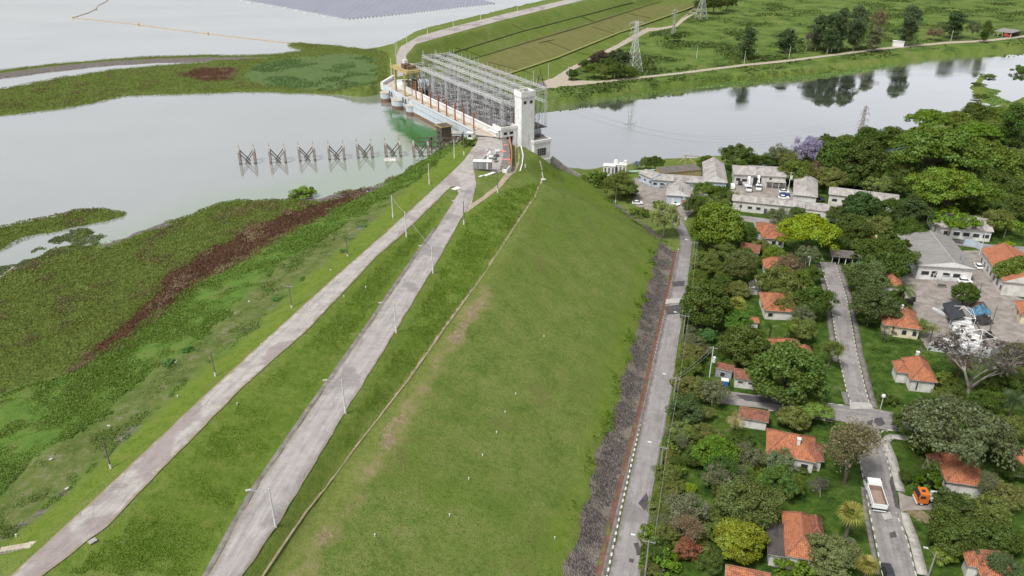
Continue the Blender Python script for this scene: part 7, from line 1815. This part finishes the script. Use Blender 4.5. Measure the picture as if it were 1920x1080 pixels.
units([(1784, 602), (1812, 600), (1822, 622), (1806, 632), (1784, 616)], 34, 'pale units stacked before the black canopy', 'pale grey boxed unit in the pile in front of the black canopy')
units([(1748, 634), (1800, 628), (1832, 636), (1846, 658), (1790, 656), (1744, 650)], 60, 'pale units inside the white yard wall', 'pale grey boxed unit in the heap behind the white yard wall')
def fence_wall(name, label, l, h, mat, th=.2, cat='wall'):
    t = thing(name, label, cat); b = MB(); w_ = [G(x, y) for x, y in l]
    for a, c in zip(w_, w_[1:]): b.bar((a[0], a[1], a[2] + h / 2 - .1), (c[0], c[1], c[2] + h / 2 - .1), th, h + .2)
    b.build('panel', mat, t); b = MB()
    for a in w_: b.box((a[0], a[1], a[2] + h / 2), (th * 1.8, th * 1.8, h + .15))
    b.build('post', mat, t); return t
fence_wall('yard_wall', 'low white wall closing the depot yard towards the lawn', [(1740, 657), (1770, 661), (1800, 665), (1852, 671)], 2.2, M['goods'])
fence_wall('yard_wall', 'short white wall at the right end of the depot yard', [(1852, 669), (1873, 660)], 2.0, M['goods'])
fence_wall('yard_wall', 'dark low wall between the two depot yards', [(1812, 576), (1830, 606), (1846, 640), (1850, 655)], .8, M['concdark'])
fence_wall('metal_fence', 'pale sheet fence at the far corner of the grey roofed hall', [(1806, 459), (1826, 463), (1840, 470)], 2.4, M['blue'], .1, 'fence')
t = thing('black_canopy', 'black peaked canopy on thin legs in the depot yard', 'canopy'); cc = [G(x, y, 3) for x, y in ((1768, 566), (1795, 562), (1812, 590), (1783, 598))]
b = MB(); m_ = [sum(p[k] for p in cc) / 4 for k in (0, 1, 2)]
for tri in range(2):
    q = [cc[0], cc[1], cc[2], cc[3]]; mid = lambda a, c_, u: tuple(a[k] + (c_[k] - a[k]) * u for k in (0, 1, 2))
    a0, a1 = mid(q[0], q[3], tri * .5), mid(q[1], q[2], tri * .5); b0, b1 = mid(q[0], q[3], tri * .5 + .5), mid(q[1], q[2], tri * .5 + .5)
    ap = tuple((a0[k] + a1[k] + b0[k] + b1[k]) / 4 for k in (0, 1, 2)); ap = (ap[0], ap[1], ap[2] + 4.2); cs_ = [(p[0], p[1], p[2] + 2.6) for p in (a0, a1, b1, b0)]
    for k in range(4): b.face([cs_[k], cs_[(k + 1) % 4], ap]); b.face([(cs_[(k + 1) % 4][0], cs_[(k + 1) % 4][1], cs_[(k + 1) % 4][2] - .4), cs_[(k + 1) % 4], cs_[k], (cs_[k][0], cs_[k][1], cs_[k][2] - .4)])
b.build('cover', simple('black_canopy_cloth', (.045, .048, .055), (.03, .032, .036), .6, .7), t)
for p in cc:
    b = MB(); b.tube((p[0], p[1], p[2]), (p[0], p[1], p[2] + 2.6), .06, n=6); b.build('leg', M['lampw'], t)
def frame_tent(px, py, s_, rz, label):
    x, y, z = G(px, py); t = thing('tent_frame', label, 'tent frame', (x, y, z), rz); b = MB(); ap = (0, 0, s_ * .75)
    q = [(-s_ / 2, -s_ / 2, s_ * .42), (s_ / 2, -s_ / 2, s_ * .42), (s_ / 2, s_ / 2, s_ * .42), (-s_ / 2, s_ / 2, s_ * .42)]
    for k in range(4): b.tube(q[k], ap, .07, n=5); b.tube(q[k], q[(k + 1) % 4], .07, n=5)
    b.build('roof_frame', M['white'], t)
    for p in q:
        b = MB(); b.tube((p[0], p[1], 0), p, .07, n=5); b.build('leg', M['white'], t)
frame_tent(1760, 522, 5.5, R(-10), 'bare white tent frame before the grey roofed hall')
frame_tent(1800, 600, 6.0, R(-20), 'bare white tent frame over the pile by the black canopy')
frame_tent(1836, 640, 5.0, R(15), 'leaning white tent frame at the white yard wall')
M['bluetarp'] = simple('blue_tarpaulin', (.08, .20, .30), (.05, .12, .19), .6, .6); M['tarp'] = simple('black_tarpaulin', (.04, .038, .037), (.025, .025, .025), .6, .7)
def heap(px, py, w_, l_, h, mat, label, rz=0, name='covered_heap'):
    x, y, z = G(px, py); g_ = np.random.default_rng(int(px)); b = MB(); n = 10; V = []
    for i in range(n + 1):
        for j in range(n + 1):
            u, v = i / n * 2 - 1, j / n * 2 - 1; rr2 = max(0, 1 - (abs(u) ** 2.6 + abs(v) ** 2.6)); V.append((u * w_ / 2, v * l_ / 2, -.1 + h * rr2 ** .5 * (1 + .3 * g_.normal() * (rr2 > .05))))
    b.v = V
    for i in range(n):
        for j in range(n): a = i * (n + 1) + j; b.f.append((a, a + n + 1, a + n + 2, a + 1)); b.m.append(0)
    o = b.build(name, mat, None, (x, y, z + .05), rz); tag(o, label, 'heap')
heap(1836, 587, 6.5, 4.5, 1.8, M['bluetarp'], 'heap covered by a faded blue tarpaulin in the depot yard', R(20))
heap(1841, 604, 5.5, 4.5, 1.6, M['tarp'], 'dark covered heap just below the blue tarpaulin', R(10))
heap(1834, 576, 5.0, 3, 1.4, simple('rusty_scrap', (.16, .09, .06), (.08, .05, .04), 1.2, .9), 'rusty scrap heap above the blue tarpaulin')
ty = MB(); ty.tube((0, 0, 0), (0, 0, .3), .55, n=14); tym = ty.mesh('tyre', M['tyre'])
for k, (px, py) in enumerate(((1850, 628), (1855, 626), (1860, 631), (1853, 633), (1847, 633), (1858, 636))):
    x, y, z = G(px, py); tag(link('tyre', tym, None, (x, y, z + .1 + .3 * (k % 2))), 'black tyre of the loose pile by the depot pole', 'tyre', 'tyres piled by the depot pole')
for k, (px, py) in enumerate(((1702, 568), (1707, 571), (1711, 565), (1705, 576))):
    x, y, z = G(px, py); b = MB(); b.tube((0, 0, 0), (0, 0, 1.2), .75, .7, n=14); b.tube((0, 0, 1.2), (0, 0, 1.3), .55, n=10); tag(b.build('water_tank', M['tyre'], None, (x, y, z + .08)), 'black round tank in the cluster under the dark palm', 'tank', 'black tanks under the dark palm')
t = thing('planter_tray', 'small green planter tray before the grey roofed hall', 'planter', G(1766, 538), R(-14)); b = MB(); b.box((0, 0, .3), (2.4, 1.4, .6)); b.build('tray', M['concdark'], t); b = MB(); b.box((0, 0, .62), (2.0, 1.0, .1)); b.build('soil', M['tarp'], t)
t = thing('metal_trough', 'long grey metal trough lying beside the black canopy', 'trough', G(1764, 588), R(112)); b = MB(); b.box((0, 0, .3), (6, .9, .5)); b.box((0, 0, .58), (5.6, .6, .06)); b.build('body', M['goods'], t)
# blue drum and blue bin by the sheds at the side street
x, y, z = G(1361, 704); b = MB(); b.tube((0, 0, 0), (0, 0, 1.0), .42, .42, 12); b.tube((0, 0, .48), (0, 0, .54), .45, .45, 12); tag(b.build('blue_drum', M['carblue'], None, (x, y, z)), 'blue drum standing against the grey shed', 'drum')
x, y, z = G(1358, 722); t = thing('blue_bin', 'blue bin with a white lid at the end of the side street', 'bin', (x, y, z), R(-14)); b = MB(); b.box((0, 0, .75), (1.6, 1.2, 1.5), taper=-.08); b.build('body', simple('bright_blue_plastic', (.03, .14, .50), None, 1, .5), t); b = MB(); b.box((0, 0, 1.56), (1.8, 1.4, .14)); b.build('lid', M['white'], t)

# ------------------------------------------------------------------ dam crest clutter
x, y = P(905, 316, 5.4); t = thing('site_container', 'grey site container standing at the edge of the road junction', 'container', (x, y, 5.45), R(-4))
b = MB(); b.box((0, 0, 1.35), (6.2, 2.5, 2.6)); b.build('body', M['fibregrey'], t); b = MB(); b.box((0, 0, 2.72), (6.5, 2.8, .14)); b.build('roof', M['white'], t)
b = MB(); b.box((1.7, -1.27, 1.3), (.5, .06, 2.2)); b.build('door', M['lampw'], t)
b = MB()
for k in (-2.4, -.6): b.box((k, -1.27, 1.3), (1.4, .05, 2.1))
b.build('panel', M['grey'], t)
rs = random.Random(3)
for k in range(16):
    px, py = rs.uniform(908, 936), rs.uniform(284, 301); x, y = P(px, py, 5.5); b = MB(); kind = k % 3
    if kind == 0: b.tube((-.8, 0, .5), (.8, 0, .5), .5, n=10)
    elif kind == 1: b.box((0, 0, .4), (1.6, 1.0, .8))
    else: b.box((0, 0, .3), (2.6, .5, .4)); b.box((.4, .2, .7), (.8, .5, .5))
    tag(b.build('scrap_piece', M[('white', 'goods', 'concdark')[(k * 2) % 3]], None, (x, y, 5.5), rs.uniform(0, 3)), 'piece of pale scrap lying on the pavement above the container', 'scrap', 'scrap pieces on the dam junction')
for px, py, L, w_, lab in ((918, 327, 4.6, 1.3, 'long white slab lying on the grass below the container'), (902, 331, 1.6, .9, 'small pale slab on the grass below the container'), (856, 354, 2.8, 1.8, 'white sign board lying flat at the tip of the grass wedge'), (174, 1016, 1.1, .8, 'pale square slab on the grass right of the upper dam road'), (1016, 337, 2.6, .9, 'pale slab across the stone stair on the slope')):
    x, y, z = G(px, py); b = MB(); b.box((0, 0, .1), (L, w_, .18)); b.box((0, 0, .22), (L * .8, w_ * .6, .06)); tag(b.build('slab', M['whitec'] if px > 850 else M['conc'], None, (x, y, z + .05), R(50 if px < 920 else 5)), lab, 'slab')
x, y, z = G(30, 1029); t = thing('concrete_steps', 'short concrete steps on the grass bank near the photo corner', 'steps', (x, y, z), R(8)); b = MB()
for k in range(7): b.box((-1.9 + k * .55, 0, -.1 + k * .06), (.5, 1.0, .5))
b.box((2.3, 0, .28), (1.4, 1.3, .5)); b.build('tread', simple('sandy_step', (.42, .38, .30), (.30, .26, .20), .8, .9), t)
# stone stair and drain on the slope beneath the tower
t = thing('stone_stair', 'narrow pale stone stair running down the slope right of the path', 'stair'); b = MB(); w_ = [G(x, y) for x, y in ((1005, 287), (1012, 303), (1016, 318), (1018, 334), (1014, 349))]
for a, c in zip(w_, w_[1:]):
    for k in range(6):
        u = k / 6; b.box((a[0] + (c[0] - a[0]) * u, a[1] + (c[1] - a[1]) * u, Z(a[0] + (c[0] - a[0]) * u, a[1] + (c[1] - a[1]) * u) + .1), (.9, .5, .25), math.atan2(c[1] - a[1], c[0] - a[0]))
b.build('tread', M['conc'], t)
# marker stones on the slopes
mk = MB(); mk.box((0, 0, .1), (.16, .16, .6), taper=.2); mk.box((0, 0, .43), (.20, .20, .06)); mkm = mk.mesh('marker_stone', M['white'])
for px, py, lab in ((1020, 632, 'white marker stone high on the big slope'), (947, 774, 'white marker stone in the middle of the big slope'), (931, 812, 'white marker stone below the middle one on the big slope'), (905, 855, 'white marker stone in a dark tuft on the big slope'), (843, 967, 'ochre topped marker stone low on the big slope'), (879, 899, 'slim white marker on the big slope above the ochre topped one'), (703, 1005, 'white marker stone low on the big slope near the worn strip'), (1040, 1010, 'white stake near the rock strip'), (967, 740, 'white marker stone in the big dark tuft'), (686, 540, 'white marker at the edge of the upper dam road'), (645, 557, 'small white marker on the grass between the two dam roads'), (580, 598, 'low white marker beside the upper dam road bend'), (490, 648, 'tiny white marker between the two dam roads'), (333, 745, 'white marker at the left edge of the upper dam road'), (31, 1006, 'white marker on the bank at the photo corner'), (445, 759, 'white marker on the right edge of the upper dam road')):
    x, y, z = G(px, py); tag(link('marker_stone', mkm, None, (x, y, z), rs.uniform(0, 1.5)), lab, 'marker', 'marker stones on the dam slopes')
# litter along the reservoir bank
for px, py, lab in ((330, 680, 'white litter scrap by the round weed bush'), (95, 863, 'white litter scrap among weeds near the photo edge'), (205, 800, 'small white litter scrap on the weedy bank'), (620, 507, 'white litter scrap on the upper weedy bank'), (125, 918, 'pale stone at the lawn edge of the bank'), (690, 360, 'white litter scrap near the shore'), (467, 567, 'white litter scrap in the middle of the weedy bank')):
    x, y, z = G(px, py); b = MB(); b.box((0, 0, .08), (.45, .25, .14)); b.box((.2, .1, .14), (.25, .3, .12), .6); tag(b.build('litter_scrap', M['goods'], None, (x, y, z + .1), rs.uniform(0, 3)), lab, 'litter')

# ------------------------------------------------------------------ on the lake
t = thing('floating_boom', 'long thin orange floating boom across the upper lake', 'boom'); b = MB(); l = [P(x, y, .2) for x, y in ((215, -12), (200, 2), (183, 11), (180, 17), (165, 24), (137, 33), (200, 39.5), (260, 46), (320, 54), (390, 63), (460, 71), (540, 80), (600, 84), (650, 88))]
for a, c in zip(l, l[1:]): b.tube((a[0], a[1], .15), (c[0], c[1], .15), .25, n=6)
b.build('tube', simple('orange_boom_plastic', (.38, .30, .20), (.30, .23, .15), .3, .6), t)
for p in (l[3], l[5], l[7], l[9]):
    b = MB(); b.ball((p[0], p[1], .3), .9, 8, 6); b.build('buoy', M['yel'], t)
M['solar'] = None
s = NT('solar_cells'); u = s.n('ShaderNodeSeparateXYZ', inp={0: s.coord('UV')})
gr = s.math('MAXIMUM', s.math('LESS_THAN', s.math('FRACT', s.math('DIVIDE', u.outputs[0], 6.0)), .12), s.math('LESS_THAN', s.math('FRACT', s.math('DIVIDE', u.outputs[1], 3.4)), .10))
M['solar'] = s.principled(s.mix(gr, s.ramp(s.noise(s.coord(), .05, 3), [(.4, (.165, .165, .225)), (.6, (.195, .195, .26))]), (.24, .24, .29)), .35, spec=.5)
t = thing('floating_solar_farm', 'broad violet grey floating solar farm at the top of the lake', 'solar farm'); q = [P(x, y, .4) for x, y in ((300, -40), (455, -2), (560, 17), (653, 35), (740, 27), (850, 14), (928, 6), (880, -8), (900, -40))]
b = MB(); b.prism(q[::-1] if False else q, -.3, .45); b.build('panel_field', M['solar'], t); b = MB()
for a, c in ((q[3], q[4]), (q[4], q[5]), (q[5], q[6])):
    n = int(math.hypot(c[0] - a[0], c[1] - a[1]) / 3.2)
    for k in range(n): b.box((a[0] + (c[0] - a[0]) * k / n, a[1] + (c[1] - a[1]) * k / n - 2.2, .2), (1.6, 1.4, .6))
for a, c in ((q[1], q[2]), (q[2], q[3])):
    for k in range(5): b.box((a[0] + (c[0] - a[0]) * k / 5, a[1] + (c[1] - a[1]) * k / 5 - 6 - 5 * (k % 2), .2), (3.5, 1.8, .7))
b.build('float', M['goods'], t)['kind'] = 'stuff'
# hedge fence along the toe road
fence_wall('wire_fence', 'thin wire fence with slim posts along the village side of the toe road', [(1216, 1079), (1230, 960), (1242, 870), (1262, 764), (1279, 640), (1293, 560), (1301, 485)], 1.5, simple('fence_mesh_green', (.07, .10, .04), (.05, .07, .03), 1, .9), .06, 'fence')
# ------------------------------------------------------------------ overcast daylight
w = bpy.data.worlds.new('World'); SC.world = w; w.use_nodes = True; nt = w.node_tree; nt.nodes.clear()
sky = nt.nodes.new('ShaderNodeTexSky'); sky.sky_type = 'NISHITA'; sky.sun_disc = False
sky.sun_elevation = R(58); sky.sun_rotation = R(-135); sky.air_density = 1.0; sky.dust_density = 4.0; sky.ozone_density = 1.0; sky.altitude = 700
hs = nt.nodes.new('ShaderNodeHueSaturation'); hs.inputs['Saturation'].default_value = 0.16
bg = nt.nodes.new('ShaderNodeBackground'); bg.inputs['Strength'].default_value = 0.095
wo = nt.nodes.new('ShaderNodeOutputWorld')
nt.links.new(sky.outputs[0], hs.inputs['Color']); nt.links.new(hs.outputs[0], bg.inputs[0]); nt.links.new(bg.outputs[0], wo.inputs[0])
sl = bpy.data.lights.new('sun', 'SUN'); sl.energy = 2.1; sl.angle = R(12); sl.color = (1.0, .97, .92)
so = bpy.data.objects.new('sun', sl); COL.objects.link(so)
el, az = R(58), R(-135)       # azimuth measured from +Y towards +X
d = Vector((math.sin(az) * math.cos(el), math.cos(az) * math.cos(el), math.sin(el)))
so.rotation_euler = d.to_track_quat('Z', 'Y').to_euler()
SC.view_settings.view_transform = 'Standard'; SC.view_settings.look = 'None'; SC.view_settings.gamma = 1.0
SC.view_settings.exposure = 0.86
SC.cycles.max_bounces = 6; SC.cycles.transparent_max_bounces = 6
SC.cycles.use_denoising = True
